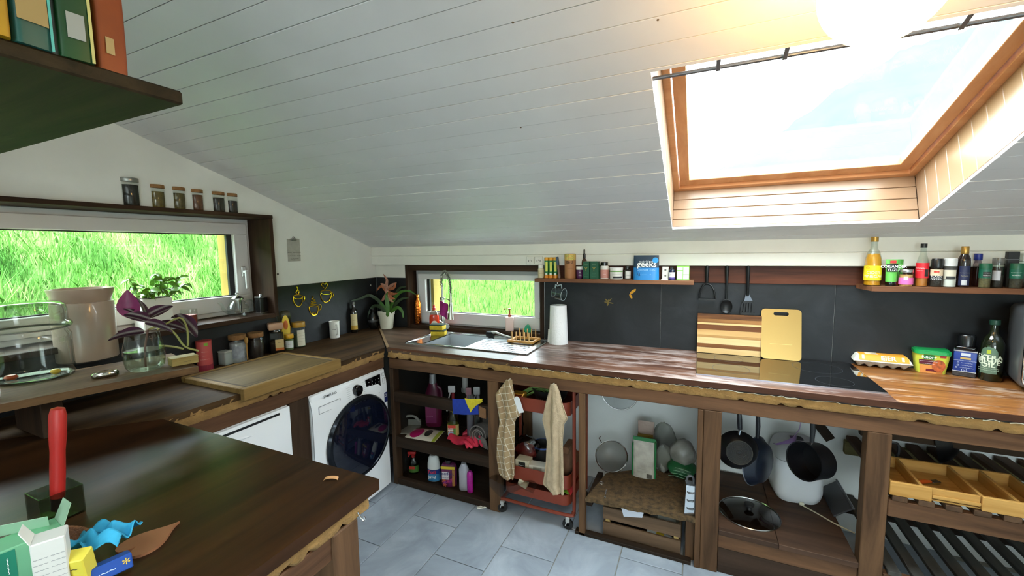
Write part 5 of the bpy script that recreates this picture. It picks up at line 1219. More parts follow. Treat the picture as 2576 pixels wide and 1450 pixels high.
# pink soap dispenser
q = at(1280, 833, z=1.030)
t = thing('soap_dispenser', 'square pale pink soap dispenser with a copper pump', 'soap dispenser', (float(q[0]), max(0.022, float(q[1])+0.02), 1.0305), 0.35)
zz = float(at(1280, 797, y=t.location.y)[2])-1.0305; z2 = float(at(1280, 776, y=t.location.y)[2])-1.0305
hw = 0.031
B().box(-hw, -hw, 0, hw, hw, zz, 0.004, seg=2).make('body', M('#dfc3bd', 0.35), t)
pc_ = M('#b5654a', 0.25, 1.0)
pump = B().lathe([(0, zz), (0.014, zz), (0.014, zz+0.018), (0.006, zz+0.022), (0.006, z2-0.012), (0.011, z2-0.010), (0.011, z2), (0, z2)], 16).make('pump', pc_, t)
B().tube([(0, 0, z2-0.004), (-0.03, -0.008, z2-0.003), (-0.042, -0.011, z2-0.010)], 0.0036, 8).make('nozzle', pc_, pump)
# green scrubber and dish brush
q = at(1325, 838, z=1.030)
t = thing('green_scrubber', 'translucent green fish-shaped scrubber standing behind the draining rack', 'scrubber', (float(q[0]), 0.030, 1.0305), 0.2)
gr = M('#1f9c7c', 0.25, spec=0.6)
B().prism([(-0.022, 0), (0.022, 0), (0.026, 0.02), (0.018, 0.045), (0.0, 0.062), (-0.018, 0.05), (-0.027, 0.025)], -0.008, 0.008, Matrix(((1, 0, 0, 0), (0, 0, 1, 0), (0, 1, 0, 0), (0, 0, 0, 1)))).make('body', gr, t)
for k in range(3): B().box(-0.02, -0.011, 0.012+0.013*k, 0.02, -0.008, 0.016+0.013*k, 0.001).make('ridge', gr, t)
A0 = at(1232, 838, z=1.03); A1 = at(1290, 848, z=1.012)
t = thing('dish_brush', 'dish brush with black bristles and a white handle behind the drainer', 'brush', (float(A0[0]), float(A0[1]), 1.0045))
B().tube([(0.02, 0.0, 0.03), (0.05, -0.004, 0.035), (0.11, -0.012, 0.022), (0.19, -0.02, 0.008)], [0.012, 0.009, 0.0065, 0.006], 10).make('handle', M('#cfd0cb', 0.4), t)
B().lathe([(0, 0.0), (0.024, 0.0), (0.028, 0.018), (0.022, 0.034), (0, 0.038)], 18, (0, 0, 0.0), 1.25, 0.9).make('bristles', M('#131416', 0.9, bump=0.8, bscale=200), t)
# bamboo dish rack
cs_ = [at(1277, 860, z=1.010), at(1342, 866, z=1.010), at(1366, 852, z=1.010), at(1302, 848, z=1.010)]
t = thing('dish_rack', 'small bamboo plate rack with upright pegs on the draining board', 'dish rack', (float(cs_[0][0]), float(cs_[0][1]), 1.0075))
bam = wood('#b07c3e', '#cf9c58', 'x', 2, 0.5)
Wd = float(np.linalg.norm(cs_[1]-cs_[0])); Dp = 0.13
for y_ in (0.0, Dp): B().box(0, y_-0.010, 0, Wd, y_+0.010, 0.018, 0.003).make('rail', bam, t)
for x_ in (0.012, Wd-0.012): B().box(x_-0.010, 0.0105, 0.001, x_+0.010, Dp-0.0105, 0.016, 0.003).make('crossbar', bam, t)
for k in range(5):
    for y_ in (0.0, Dp): B().lathe([(0, 0.016), (0.0042, 0.016), (0.0042, 0.076), (0.002, 0.079), (0, 0.079)], 8, (0.035+(Wd-0.07)*k/4, y_, 0)).make('peg', wood('#c79a5e', '#dcb57c', 'z', 2, .5), t)
# kitchen roll
loc, r, h = place(1382, 1428, 869, 768, 1.0)
t = thing('kitchen_roll', 'white kitchen paper roll standing on the worktop by the slate', 'kitchen roll', loc)
pw = M('#e9eaec', 0.9, bump=0.35, bscale=90)
lath(t, 'paper', [(0.25, 0.0), (1.02, 0.0), (1.04, 0.02), (0.98, 0.4), (0.90, 0.99), (0.86, 1.0), (0.28, 1.0), (0.25, 0.98)], pw, r, h, 36)
lath(t, 'core', [(0.27, 0.002), (0.27, 0.996), (0.23, 0.996), (0.23, 0.002)], M('#8e8379', 0.9), r, h, 18)
fa = face_angle(loc); o_ = B().grid(lambda u, v: Vector((r*(1.03-0.10*v)*math.cos(fa-1.3-0.25*u)+0.012*u*math.cos(fa-1.8), r*(1.03-0.10*v)*math.sin(fa-1.3-0.25*u)+0.012*u*math.sin(fa-1.8), h*(0.02+0.35*v))), 5, 6, 0.0008).make('loose_sheet', pw, t)

# ================================================================ BACK WALL SHELF WITH BOTTLES
Z1 = 1.457
s1_ = thing('wall_shelf', 'long wooden wall shelf with supplements above the kitchen roll', 'shelf')
B().box(1.572, -0.155, 1.432, 2.593, -0.0205, Z1, 0.002).make('plank', wood('#5b3a28', '#8a6045', 'x', 1.0, 0.5), s1_)
hp_ = at(1402, 707, y=-0.15)
hk = B().tube(sm([(hp_[0], -0.145, 1.433), (hp_[0], -0.148, 1.424), (hp_[0]+0.006, -0.150, 1.414), (hp_[0], -0.150, 1.406), (hp_[0]-0.008, -0.148, 1.412)], 4), 0.0022, 6).make('cup_hook', M('#dcdcdc', 0.3), s1_)
# hanging glass mug
q0 = at(1402, 722, y=-0.15); mg = thing('glass_mug', 'clear glass mug hanging from the shelf hook', 'mug', (float(q0[0]), -0.15, 1.409))
cm = px_loc((float(q0[0]), -0.15, 1.409), 1409, 739)
ax_ = Vector((0.95, -0.2, -0.12)).normalized(); Rm = ax_.to_track_quat('Z', 'Y').to_matrix()
mugc = Vector(at(1405, 739, y=-0.15))-Vector((float(q0[0]), -0.15, 1.409))
B().lathe([(0, -0.038), (0.030, -0.040), (0.036, -0.034), (0.040, 0.0), (0.042, 0.040), (0.0405, 0.042), (0.0385, 0.0), (0.033, -0.03), (0, -0.034)], 32, tuple(mugc), rot=Rm).make('body', glass('#e9f0f2', 0.25, 0.02), mg)
B().lathe([(0.0405, 0.0405), (0.0425, 0.0415), (0.0425, 0.0425), (0.0405, 0.0430)], 36, tuple(mugc), rot=Rm).make('rim', M('#b4c2c6', 0.1), mg)  # pale opaque rim and base ring paint in light caught by the glass
B().lathe([(0.028, -0.0405), (0.031, -0.0412), (0.034, -0.0385)], 32, tuple(mugc), rot=Rm).make('base_ring', M('#9aabb0', 0.1), mg)
hdl = [mugc+Rm @ Vector((0, 0, 0)) + v_ for v_ in (Vector((-0.024, 0.0, 0.036)), Vector((-0.020, 0, 0.062)), Vector((0.0, 0, 0.0705)), Vector((0.018, 0, 0.060)), Vector((0.022, 0, 0.034)))]
hdl[2] = Vector((0, 0.0, -0.002))
B().tube(sm([tuple(v_) for v_ in hdl], 5), 0.0042, 8).make('handle', M('#8d9ea3', 0.1), mg)
def S1(a, c, pt_, yc=-0.085): 
    loc, r, h = place_y(a, c, pt_, yc, Z1); return loc, r, h
wht = M('#e6e4de', 0.45); drk = M('#15130f', 0.25, coat=0.3)
loc, r, h = S1(1353, 1368.5, 666); t = thing('pill_bottle', 'small clear pill bottle with white cap at the shelf start', 'bottle', loc)
lath(t, 'body', [(0, 0), (0.96, 0), (1, 0.04), (1, 0.66), (0.8, 0.74)], M('#d9cfae', 0.35), r, h, 20); lath(t, 'cap', [(0.82, 0.74), (0.86, 0.75), (0.86, 0.98), (0.8, 1), (0, 1)], wht, r, h, 20); band(t, r, 0.1*h, 0.6*h, face_angle(loc), 1.3, M('#c9bd98', 0.6)); letters('~~~', on_cyl(r, h*.35, face_angle(loc), .002), 0.015, M('#7a6f50', .6), t)
for k, a in enumerate((1369.5, 1380.5, 1392)):
    loc, r, h = S1(a, a+10.4, 648, -0.09); fa = face_angle(loc)
    t = thing('effervescent_tube', ['orange-capped green tablet tube beside the small pill bottle', 'orange-capped green tablet tube in the middle of the three', 'orange-capped green tablet tube beside the blue and brown packet'][k], 'tube', loc, 0, 'three green tablet tubes')
    lath(t, 'body', [(0, 0), (0.98, 0), (1, 0.01), (1, 0.86)], M('#1c7a3c', 0.35), r, h, 18); lath(t, 'cap', [(1.0, 0.85), (1.06, 0.855), (1.06, 0.98), (0.98, 1), (0, 1)], M('#d99a1e', 0.4), r, h, 18)
    band(t, r, 0.0*h, 0.17*h, 0, PI, M('#e08a1c', 0.4), 'base_band'); band(t, r, 0.32*h, 0.78*h, fa, 0.55, M('#cfd05a', 0.4), 'stripe'); band(t, r, 0.14*h, 0.24*h, fa-0.2, 0.5, wht, 'flower_print', 0.0014)
loc, r, h = S1(1404, 1415, 646, -0.10)
t = thing('leaflet', 'narrow blue and brown packet leaning against the cardboard tube', 'packet', loc, 0.2); t.rotation_euler[1] = -0.12
B().box(-0.012, -0.02, 0.001, 0.003, 0.02, h*0.62, 0.002).make('lower', M('#6d5040', 0.5), t); B().box(-0.012, -0.02, h*0.62, 0.003, 0.02, h, 0.002).make('upper', M('#27435a', 0.5), t)
loc, r, h = S1(1420, 1448.5, 639); fa = face_angle(loc)
t = thing('cardboard_tube', 'brown cardboard tube with a leafy printed top', 'tube', loc)
lath(t, 'body', CYL, M('#a9744a', 0.6), r, h, 28); band(t, r, 0.74*h, 0.985*h, 0, PI, slate_mat('leafy_print', '#5c8a3a', '#d9c36a', '#d8862f', 0.6, 0.0, 60), 'leafy_band'); letters('Bird', on_cyl(r, h*0.66, fa-0.15, .002), 0.026, M('#3c2415', .6), t, bold=True); letters('~~~~~~~~', on_cyl(r, h*0.47, fa, .002), 0.015, M('#6b4326', .6), t); letters('~~~~', on_cyl(r, h*0.42, fa, .002), 0.015, M('#6b4326', .6), t)
loc, r, h = S1(1449.5, 1468, 671); fa = face_angle(loc)
t = thing('supplement_jar', 'purple-labelled jar with a white lid next to the cardboard tube', 'jar', loc)
lath(t, 'body', CYL, M('#4a1f4d', 0.35), r, h, 22); lath(t, 'lid', [(1.0, 0.74), (1.04, 0.745), (1.04, 0.99), (1.0, 1.005), (0, 1.005)], wht, r, h, 22); letters('~', on_cyl(r, h*.52, fa, .002), 0.02, white_ink, t); letters('~~~', on_cyl(r, h*.25, fa, .002), 0.012, white_ink, t)
loc, r, h = S1(1463, 1477, 627, -0.055)
t = thing('dropper_bottle', 'brown dropper bottle with black pipette behind the green boxes', 'bottle', loc); fa = face_angle(loc)
lath(t, 'body', [(0, 0), (0.96, 0), (1, 0.03), (1, 0.52), (0.9, 0.60), (0.42, 0.68), (0.42, 0.70)], M('#4a2c1a', 0.15, coat=0.4), r, h, 20); lath(t, 'cap', [(0.48, 0.68), (0.5, 0.69), (0.5, 0.82), (0.34, 0.84), (0.28, 0.86), (0.3, 0.95), (0.2, 1), (0, 1)], drk, r, h, 16); band(t, r, 0.1*h, 0.45*h, fa, 1.2, M('#1c6a55', .5))
for k, (a, c, yy) in enumerate(((1469.5, 1485.5, -0.105), (1486.5, 1507.5, -0.105))):
    loc, r, h = S1(a, c, 658, yy); w = r
    t = thing('green_carton', ['dark green carton with a gold plant print, the narrower of two', 'dark green carton with a gold plant print, the wider of two'][k], 'carton', loc, -0.05 if k else -0.12)
    B().box(-w, -0.025, 0, w, 0.03, h, 0.0015).make('carton', M('#155239', 0.4), t)
    letters('~~~~', on_plane((0, -0.0258, h*0.82), (1, 0, 0), (0, 0, 1)), 0.011, M('#b7c9a8', .5), t); letters('Y', on_plane((0, -0.0258, h*0.55), (1, 0, 0), (0, 0, 1)), 0.04, M('#a8903a', .5), t)
    for j in range(3): letters('~~~', on_plane((0, -0.0258, h*(0.34-0.1*j)), (1, 0, 0), (0, 0, 1)), 0.015, M('#6f9c7c', .5), t)
loc, r, h = S1(1510, 1531.5, 660); fa = face_angle(loc)
t = thing('vitamin_jar', 'pink-labelled vitamin jar with a black lid', 'jar', loc)
lath(t, 'body', [(0, 0), (0.97, 0), (1, 0.03), (1, 0.72), (0.8, 0.8)], wht, r, h, 24); lath(t, 'lid', [(0.8, 0.78), (0.84, 0.79), (0.84, 0.98), (0.78, 1), (0, 1)], drk, r, h, 24); band(t, r, 0.06*h, 0.56*h, fa, 1.5, M('#c98a80', .5)); letters('~~~~', on_cyl(r, h*.48, fa, .002), 0.011, white_ink, t); letters('~~', on_cyl(r, h*.30, fa, .002), 0.015, white_ink, t); letters('~~', on_cyl(r, h*.14, fa, .002), 0.013, white_ink, t)
loc, r, h = S1(1534, 1567, 672.5, -0.09); fa = face_angle(loc)
t = thing('cream_jar', 'wide white powder jar with a green-striped label', 'jar', loc)
lath(t, 'body', CYL, M('#dcd9d2', 0.4), r, h, 28); lath(t, 'lid', [(1.0, 0.78), (1.04, 0.785), (1.04, 0.99), (1.0, 1.0), (0, 1.0)], M('#e4e2dc', .4), r, h, 28); band(t, r, 0.62*h, 0.70*h, fa, 1.5, M('#6aa04a', .5), 'stripe'); band(t, r, 0.10*h, 0.25*h, fa+0.3, 0.8, ink_d, 'dark_band'); letters('~~~~~~~', on_cyl(r, h*.45, fa, .002), 0.014, M('#77756f', .5), t)
loc, r, h = S1(1570, 1587.5, 670.5, -0.085); fa = face_angle(loc)
t = thing('medicine_bottle', 'small black medicine bottle with a white label beside the blue pouch', 'bottle', loc)
lath(t, 'body', [(0, 0), (0.97, 0), (1, 0.03), (1, 0.68), (0.6, 0.78)], drk, r, h, 20); lath(t, 'cap', [(0.6, 0.76), (0.66, 0.77), (0.66, 1), (0, 1)], drk, r, h, 18); band(t, r, 0.08*h, 0.62*h, fa+0.3, 0.9, M('#d5d3cd', .5)); letters('~~~', on_cyl(r, h*.3, fa+.3, .002), 0.015, ink_d, t)
# blue pouch
a = at(1592, 707, y=-0.135); c = at(1657, 707, y=-0.135); tp_ = at(1625, 643, y=-0.135)
t = thing('supplement_pouch', 'navy and bright blue foil pouch with white lettering', 'pouch', (float((a[0]+c[0])/2), -0.118, Z1))
w = float(c[0]-a[0])/2; h = float(tp_[2]-Z1)
def pouch(w, h, dp):
    def fn(u, v):
        a_ = 2*PI*u; x = w*math.copysign(abs(math.cos(a_))**0.45, math.cos(a_)); y = dp*math.sin(a_)*(1-v**1.6)*(1 if v > 0.0 else 1)
        return Vector((x*(1-0.03*v), y, h*v))
    return fn
def pouch_part(parent, name, w, h, dp, v0, v1, mat):
    f = pouch(w, h, dp); b = B().grid(lambda u, v: f(u, v0+(v1-v0)*v), 32, 8); return b.make(name, mat, parent, smooth=60)
pouch_part(t, 'lower', w, h, 0.022, 0.0, 0.50, M('#1f7fc4', 0.35)); pouch_part(t, 'upper', w, h, 0.022, 0.50, 1.0, M('#1c3448', 0.4))
fr_ = lambda v: -0.022*(1-v**1.6)-0.0025
letters('geeks', on_plane((0.005, fr_(0.62), h*0.64), (1, 0, 0), (0, 0, 1)), 0.052, white_ink, t, bold=True); letters('nutrition', on_plane((0.0, fr_(0.7), h*0.75), (1, 0, 0), (0, 0, 1)), 0.024, M('#c9d0d4', .5), t)
letters('Glycinate 3-in-1', on_plane((0.005, fr_(0.4)-0.001, h*0.415), (1, 0, 0), (0, 0, 1)), 0.019, M('#9fd0ee', .5), t); letters('~~~~   +', on_plane((0.0, fr_(0.22)-0.001, h*0.22), (1, 0, 0), (0, 0, 1)), 0.018, M('#8cc4ea', .5), t)
B().prism(ell(w*0.72, h*0.80, 0.018, 0.018, 18), 0, 0.0006, Matrix(((1, 0, 0, 0), (0, 0, -1, fr_(0.78)-0.001), (0, 1, 0, 0), (0, 0, 0, 1)))).make('round_badge', M('#2b9be0', .4), t)
B().tube(sm([(-w*0.72, fr_(.5), h*0.62), (-w*0.70, fr_(.4), h*0.42), (-w*0.60, fr_(.25), h*0.22), (-w*0.45, fr_(.2), h*0.18), (-w*0.5, fr_(.2), h*0.3)], 4), 0.0016, 5).make('spoon_print', M('#16466e', .5), t)
a = at(1664, 704, y=-0.12); c = at(1681, 704, y=-0.12); tp_ = at(1672, 672, y=-0.12)
t = thing('wall_plate', 'small white plastic plate with two screw holes leaning on the shelf', 'plate', (float((a[0]+c[0])/2), -0.10, Z1))
w, h = float(c[0]-a[0])/2, float(tp_[2]-Z1)
B().box(-w, 0.012, 0.0, w, 0.018, h, 0.002, rot=Matrix.Rotation(-0.08, 3, 'X')).make('plate', M('#d9d6cd', .5), t); B().box(-w*1.15, -0.03, 0.0, w*0.9, 0.012, 0.004, 0.001).make('foot', wht, t)
for z in (0.3, 0.75): B().lathe([(0, 0.001), (0.006, 0.0), (0.006, -0.002)], 12, (0, 0.0105, h*z), rot=Matrix.Rotation(PI/2, 3, 'X')).make('hole', M('#5a5750', .5), t)
loc, r, h = S1(1682.5, 1699, 672, -0.10); fa = face_angle(loc)
t = thing('serum_bottle', 'small dark blue bottle with white and purple label', 'bottle', loc)
lath(t, 'body', [(0, 0), (0.97, 0), (1, 0.03), (1, 0.68), (0.8, 0.78), (0.5, 0.82)], M('#16203c', .2, coat=.3), r, h, 20); lath(t, 'cap', [(0.5, 0.8), (0.55, 0.81), (0.55, 1), (0, 1)], M('#101114', .4), r, h, 16); band(t, r, 0.06*h, 0.60*h, fa, 1.2, wht); band(t, r, 0.06*h, 0.22*h, fa, 1.2, M('#4b3a86', .5), 'label_band', .0014); letters('~~', on_cyl(r, h*.44, fa, .002), 0.016, M('#3f6f4a', .5), t)
a = at(1701, 704, y=-0.12); c = at(1733, 704, y=-0.12); tp_ = at(1716, 670, y=-0.12)
t = thing('tablet_carton', 'white and lime green tablet carton at the shelf end', 'carton', (float((a[0]+c[0])/2), -0.095, Z1), 0.06)
w, h = float(c[0]-a[0])/2, float(tp_[2]-Z1)
B().box(-w, -0.025, 0, w, 0.03, h, 0.0015).make('carton', M('#7fc24a', .45), t)
for x0, x1, z0, z1 in ((-0.92, -0.05, 0.72, 0.92), (-0.92, -0.05, 0.08, 0.66), (0.05, 0.92, 0.42, 0.92), (0.05, 0.92, 0.08, 0.36)): B().box(w*x0, -0.0262, h*z0, w*x1, -0.0252, h*z1).make('print_panel', M('#dfe3e0', .5), t)

# sockets
for k, (a, c) in enumerate(((1325.5, 1345), (1346.5, 1366.5))):
    p0 = at(a, 666, y=-0.047); p1 = at(c, 646, y=-0.047)
    t = thing('wall_socket', ['white three-pin wall socket above the window corner', 'white three-pin wall socket next to the pill bottle'][k], 'socket', (float((p0[0]+p1[0])/2), -0.0475, float((p0[2]+p1[2])/2)))
    w, h = float(p1[0]-p0[0])/2, float(p1[2]-p0[2])/2
    B().box(-w, -0.012, -h, w, 0.0, h, 0.003).make('plate', M('#d9d6cb', .4), t)
    for dx, dz_ in ((-0.012, -0.002), (0, 0.004), (0.012, -0.002)): B().lathe([(0, 0.0005), (0.0035, 0.0005), (0.0035, -0.004), (0, -0.004)], 10, (dx, -0.0125, dz_), rot=Matrix.Rotation(PI/2, 3, 'X')).make('pin_hole', M('#191714', .6), t)

# ================================================================ HUNG UTENSILS, DECALS, BOARDS
nyl = M('#0a0b0d', 0.42, spec=0.35)
def ut(px, py, y=-0.035): return Vector(at(px, py, y=y))
def uthing(nm, lb, px, py, cat): o = ut(px, py); return thing(nm, lb, cat, tuple(o)), o
t, o = uthing('potato_masher', 'black potato masher hung on the dark rail', 1779, 672, 'masher')
U = lambda px, py, dy=0: ut(px, py)-o+Vector((0, dy, 0))
B().tube([U(1779, 664), U(1779, 672), U(1778.5, 690), U(1778, 712)], [0.009, 0.013, 0.011, 0.009], 10).make('handle', nyl, t)
B().tube(sm([tuple(U(1759, 752, -0.01)), tuple(U(1761, 735, -0.01)), tuple(U(1769, 719)), tuple(U(1778, 715)), tuple(U(1789, 719)), tuple(U(1797, 735, -0.01)), tuple(U(1799.5, 752, -0.01))], 4), 0.0052, 8).make('wire_loop', nyl, t)
b = B(); b.tube([U(1757, 753, -0.012), U(1800, 755, -0.012)], 0.0075, 10); b.make('mash_plate', nyl, t)
B().bar(U(1757, 754, -0.012), U(1800, 756, -0.012), 0.035, 0.006).make('mash_grid', nyl, t)
t, o = uthing('serving_spoon', 'black serving spoon hung between masher and spatula', 1829, 672, 'spoon')
U = lambda px, py, dy=0: ut(px, py)-o+Vector((0, dy, 0))
B().tube([U(1829, 664), U(1829, 672), U(1828.5, 700), U(1828, 730), U(1827.5, 755)], [0.009, 0.012, 0.009, 0.0065, 0.0075], 10).make('handle', nyl, t)
cc = U(1827, 771); B().lathe([(0, -0.016), (0.014, -0.012), (0.027, -0.003), (0.034, 0.006), (0.032, 0.007), (0.025, 0.0), (0, -0.010)], 22, tuple(cc), 1.0, 1.28, rot=Matrix.Rotation(PI/2, 3, 'X')).make('spoon_bowl', nyl, t)
t, o = uthing('slotted_spatula', 'black slotted spatula hung beside the acacia board', 1882, 672, 'spatula')
U = lambda px, py, dy=0: ut(px, py)-o+Vector((0, dy, 0))
B().tube([U(1882.5, 664), U(1882, 672), U(1881.5, 700), U(1881, 725), U(1880.5, 745)], [0.009, 0.012, 0.010, 0.0075, 0.008], 10).make('handle', nyl, t)
pa = lambda px, py: (float(U(px, py).x), float(U(px, py).z))
MXZ = Matrix(((1, 0, 0, 0), (0, 0, 1, 0), (0, 1, 0, 0), (0, 0, 0, 1)))
B().prism([pa(1876, 742), pa(1885, 742), pa(1893, 757), pa(1872, 757)], -0.004, 0.003, MXZ).make('neck_plate', M('#565d6a', .3), t)
b = B(); zt1, zb1 = 757, 793
b.prism([pa(1870, 757), pa(1894, 757), pa(1898, 763), pa(1867, 763)], -0.004, 0.003, MXZ); b.prism([pa(1861, 785), pa(1899, 787), pa(1897, 793), pa(1863, 792)], -0.004, 0.003, MXZ)
for k in range(5):
    f = k/4; b.prism([pa(1865.5+6.3*k, 762.5), pa(1869.5+6.3*k, 762.5), pa(1866.2+7.2*k, 787), pa(1861.2+7.2*k, 786)], -0.004, 0.003, MXZ)
b.make('slotted_blade', nyl, t)
gd2 = M('#d99a2a', 0.35, 0.6)
def decal(nm, lb, px, py, shapes, mt):
    o = at(px, py, y=-0.0082); t = thing(nm, lb, 'wall ornament', tuple(float(v_) for v_ in o))
    for nmp, (x0, y0), (x1, y1), wd in shapes:
        a = Vector(at(x0, y0, y=-0.0082)-o); c = Vector(at(x1, y1, y=-0.0082)-o); d = c-a; L0 = d.length; an = math.atan2(d.z, d.x)
        B().prism(ell(L0/2, 0, L0/2, L0/2*wd, 16), 0.0, 0.003, Matrix.Translation(a) @ Matrix.Rotation(-an, 4, 'Y') @ Matrix(((1, 0, 0, 0), (0, 0, -1, 0), (0, 1, 0, 0), (0, 0, 0, 1)))).make(nmp, mt, t)
decal('leaf_ornament', 'two orange-gold leaf ornaments stuck on the slate', 1585, 740, [('leaf', (1585, 739), (1600, 728), 0.36), ('leaf', (1584, 740), (1590, 751.5), 0.42)], gd2)
decal('dragonfly_ornament', 'faint bronze dragonfly ornament stuck on the slate', 1530, 760, [('body', (1531, 754), (1528, 770), 0.28), ('wing', (1530, 760), (1522, 752), 0.25), ('wing', (1530, 761), (1520, 760), 0.25), ('wing', (1531, 759), (1539, 751), 0.2), ('wing', (1531, 761), (1543, 764), 0.2)], M('#8a7440', .35, .8))

# acacia board leaning on the wall, standing on the hob
def lean(nm, lb, px, zb, yb, thick, build):
    pass
bl_, br_ = at(1754, 885, z=1.006), at(1914, 897, z=1.006)
xL, xR_ = float(at(1754, 840, y=-0.045)[0]), float(at(1914, 850, y=-0.045)[0])
ztop = float(at(1830, 790.5, y=-0.022)[2]); yb = float((bl_[1]+br_[1])/2); yb = min(-0.035, max(-0.10, yb))
t = thing('cutting_board', 'striped acacia cutting board leaning on the slate above the hob', 'cutting board', ((xL+xR_)/2, yb, 1.0062))
H_ = ztop-1.0062; wB = (xR_-xL)/2; th = math.atan2(-0.012-yb-0.022, H_); Rt = Matrix.Rotation(-th, 3, 'X')
cols = [('#3c1f0e', '#8f5c31'), ('#4f2b14', '#b07a45'), ('#c9a36a', '#dcbd86'), ('#4a2814', '#7a4a26'), ('#b98c55', '#d2ab72'), ('#8a5a30', '#c4985f'), ('#d0ad77', '#e2c896'), ('#5c341a', '#8b5a32'), ('#c7a069', '#dbbb85')]
hs_ = [0.12, 0.10, 0.05, 0.13, 0.14, 0.06, 0.16, 0.10, 0.14]; z = H_
for k, ((c1_, c2_), f) in enumerate(zip(cols, hs_)):
    z0 = z-f*H_; b = B().box(-wB, -0.022, z0+0.0003, wB, 0.0, z-0.0003, 0.0)
    b.xf(Rt.to_4x4()); b.make('stave', wood(c1_, c2_, 'x', 0.9, 0.4), t); z = z0
# gold board
xL2, xR2 = float(at(1914, 850, y=-0.06)[0]), float(at(2016, 850, y=-0.06)[0]); zt2 = float(at(1965, 776, y=-0.03)[2]); yb2 = -0.085
t = thing('cutting_board', 'gold-coloured thin cutting board with a grip hole leaning beside the acacia board', 'cutting board', ((xL2+xR2)/2, yb2, 1.0062))
w, H_ = (xR2-xL2)/2, zt2-1.0062; th = math.atan2(-0.012-yb2-0.012, H_)
def rrect(x0, z0, x1, z1, r_, n=5):
    out = []
    for (cx, cz, a0) in ((x1-r_, z1-r_, 0), (x0+r_, z1-r_, PI/2), (x0+r_, z0+r_, PI), (x1-r_, z0+r_, 1.5*PI)):
        for k in range(n+1): a_ = a0+PI/2*k/n; out.append((cx+r_*math.cos(a_), cz+r_*math.sin(a_)))
    return out
outer = rrect(-w, 0, w, H_, 0.02); inner = rrect(-w*0.38, H_*0.87, w*0.38, H_*0.94, 0.010)
bm = bmesh.new(); 
def ring(pts, y): return [bm.verts.new((x, y, z)) for x, z in pts]
of, ob_, if_, ib = ring(outer, -0.006), ring(outer, 0.0), ring(inner, -0.006), ring(inner, 0.0); n = len(outer)
for A_, C_ in ((of, ob_), (if_, ib)):
    for i in range(n): j = (i+1) % n; bm.faces.new((A_[i], A_[j], C_[j], C_[i]))
for A_, C_ in ((of, if_), (ob_, ib)):
    for i in range(n): j = (i+1) % n; bm.faces.new((A_[i], A_[j], C_[j], C_[i]))
b = B(); b.bm.free(); b.bm = bm; b.xf(Matrix.Rotation(-th, 4, 'X')); b.make('board', M('#937743', 0.32, 0.75), t, smooth=0)
b = B().box(-w*0.55, -0.0068, H_*0.30, w*0.55, -0.0061, H_*0.302); b.xf(Matrix.Rotation(-th, 4, 'X')); b.make('scratch', M('#e8d489', .3, .8), t)
# ================================================================ SPICE SHELF ON THE RIGHT
Z2 = 1.447
s2_ = thing('wall_shelf', 'wooden wall shelf of bottles and spices with a cut corner', 'shelf')
B().prism([(3.405, -0.0205), (3.425, -0.175), (3.425, -0.185), (XR-0.6, -0.185), (XR-0.6, -0.0205)], 1.423, Z2).make('plank', wood('#5b3a28', '#86593d', 'x', 1.0, 0.5), s2_, smooth=0)
def S2(a, c, pt_, yc=-0.11): return place_y(a, c, pt_, yc, Z2)
cl2 = glass('#f0f4f0', 0.15, 0.03)
loc, r, h = S2(2178, 2224, 596); fa = face_angle(loc)
t = thing('vinegar_bottle', 'cider vinegar bottle with a bright yellow label', 'bottle', loc)
BOT = [(0, 0), (0.95, 0), (1, 0.02), (1, 0.42), (0.93, 0.56), (0.72, 0.68), (0.42, 0.76), (0.38, 0.90)]
lath(t, 'glass', BOT, cl2, r, h, 28); lath(t, 'vinegar', [(0, 0.015), (0.93, 0.015), (0.95, 0.42), (0.88, 0.56), (0.68, 0.655), (0, 0.655)], M('#c98a16', 0.2, spec=0.6), r, h, 26)
lath(t, 'cap', [(0, 0.90), (0.44, 0.90), (0.44, 0.995), (0.4, 1), (0, 1)], M('#b0883c', 0.35, 0.5), r, h, 20); band(t, r, 0.11*h, 0.41*h, fa, 1.35, M('#dccb1a', 0.5)); letters('CIDER\nVINEGAR', on_cyl(r, h*0.23, fa+0.1, .002), 0.02, M('#f4efc0', .5), t); letters('o', on_cyl(r, h*.375, fa-.55, .002), 0.03, M('#c0392b', .5), t)
a = at(2224, 721, y=-0.14); c = at(2257, 721, y=-0.14)
def tube_pack(nm, lb, a, c, pt_, y, caps, body, up, extra=None):
    p0 = at(a, 715, y=y); p1 = at(c, 715, y=y); T = at((a+c)/2, pt_, y=y); w = float(p1[0]-p0[0])/2; h = float(T[2])-Z2
    t = thing(nm, lb, 'tube', (float((p0[0]+p1[0])/2), y, Z2))
    lath(t, 'cap', [(0, 0), (0.8, 0), (0.82, 0.02), (0.80, 0.16), (0, 0.16)], caps, w, h, 20)
    def fn(u, v): a_ = 2*PI*u; return Vector((w*(0.84+0.16*v)*math.cos(a_), 0.018*(1-v)**0.6*math.sin(a_), h*(0.16+0.84*v)))
    B().grid(fn, 24, 8).make('tube_body', body, t); yf = lambda v: -0.018*(1-v)**0.6-0.0015
    B().grid(lambda u, v: Vector((w*0.9*(u*2-1)*(0.85+0.15*(0.55+0.3*v)), -0.018*(1-(0.45+0.35*v))**0.6*math.sqrt(max(0, 1-(0.85*(u*2-1))**2))-0.0012, h*(0.16+0.84*(0.45+0.35*v)))), 8, 3).make('dark_panel', up, t)
    return t, w, h
t, w, h = tube_pack('herb_tube', 'green squeeze tube of coriander paste standing on its cap', 2224, 2257, 653, -0.125, glass('#b9d0d8', .3, .1), M('#5cae4a', .4), M('#1b2c20', .4))
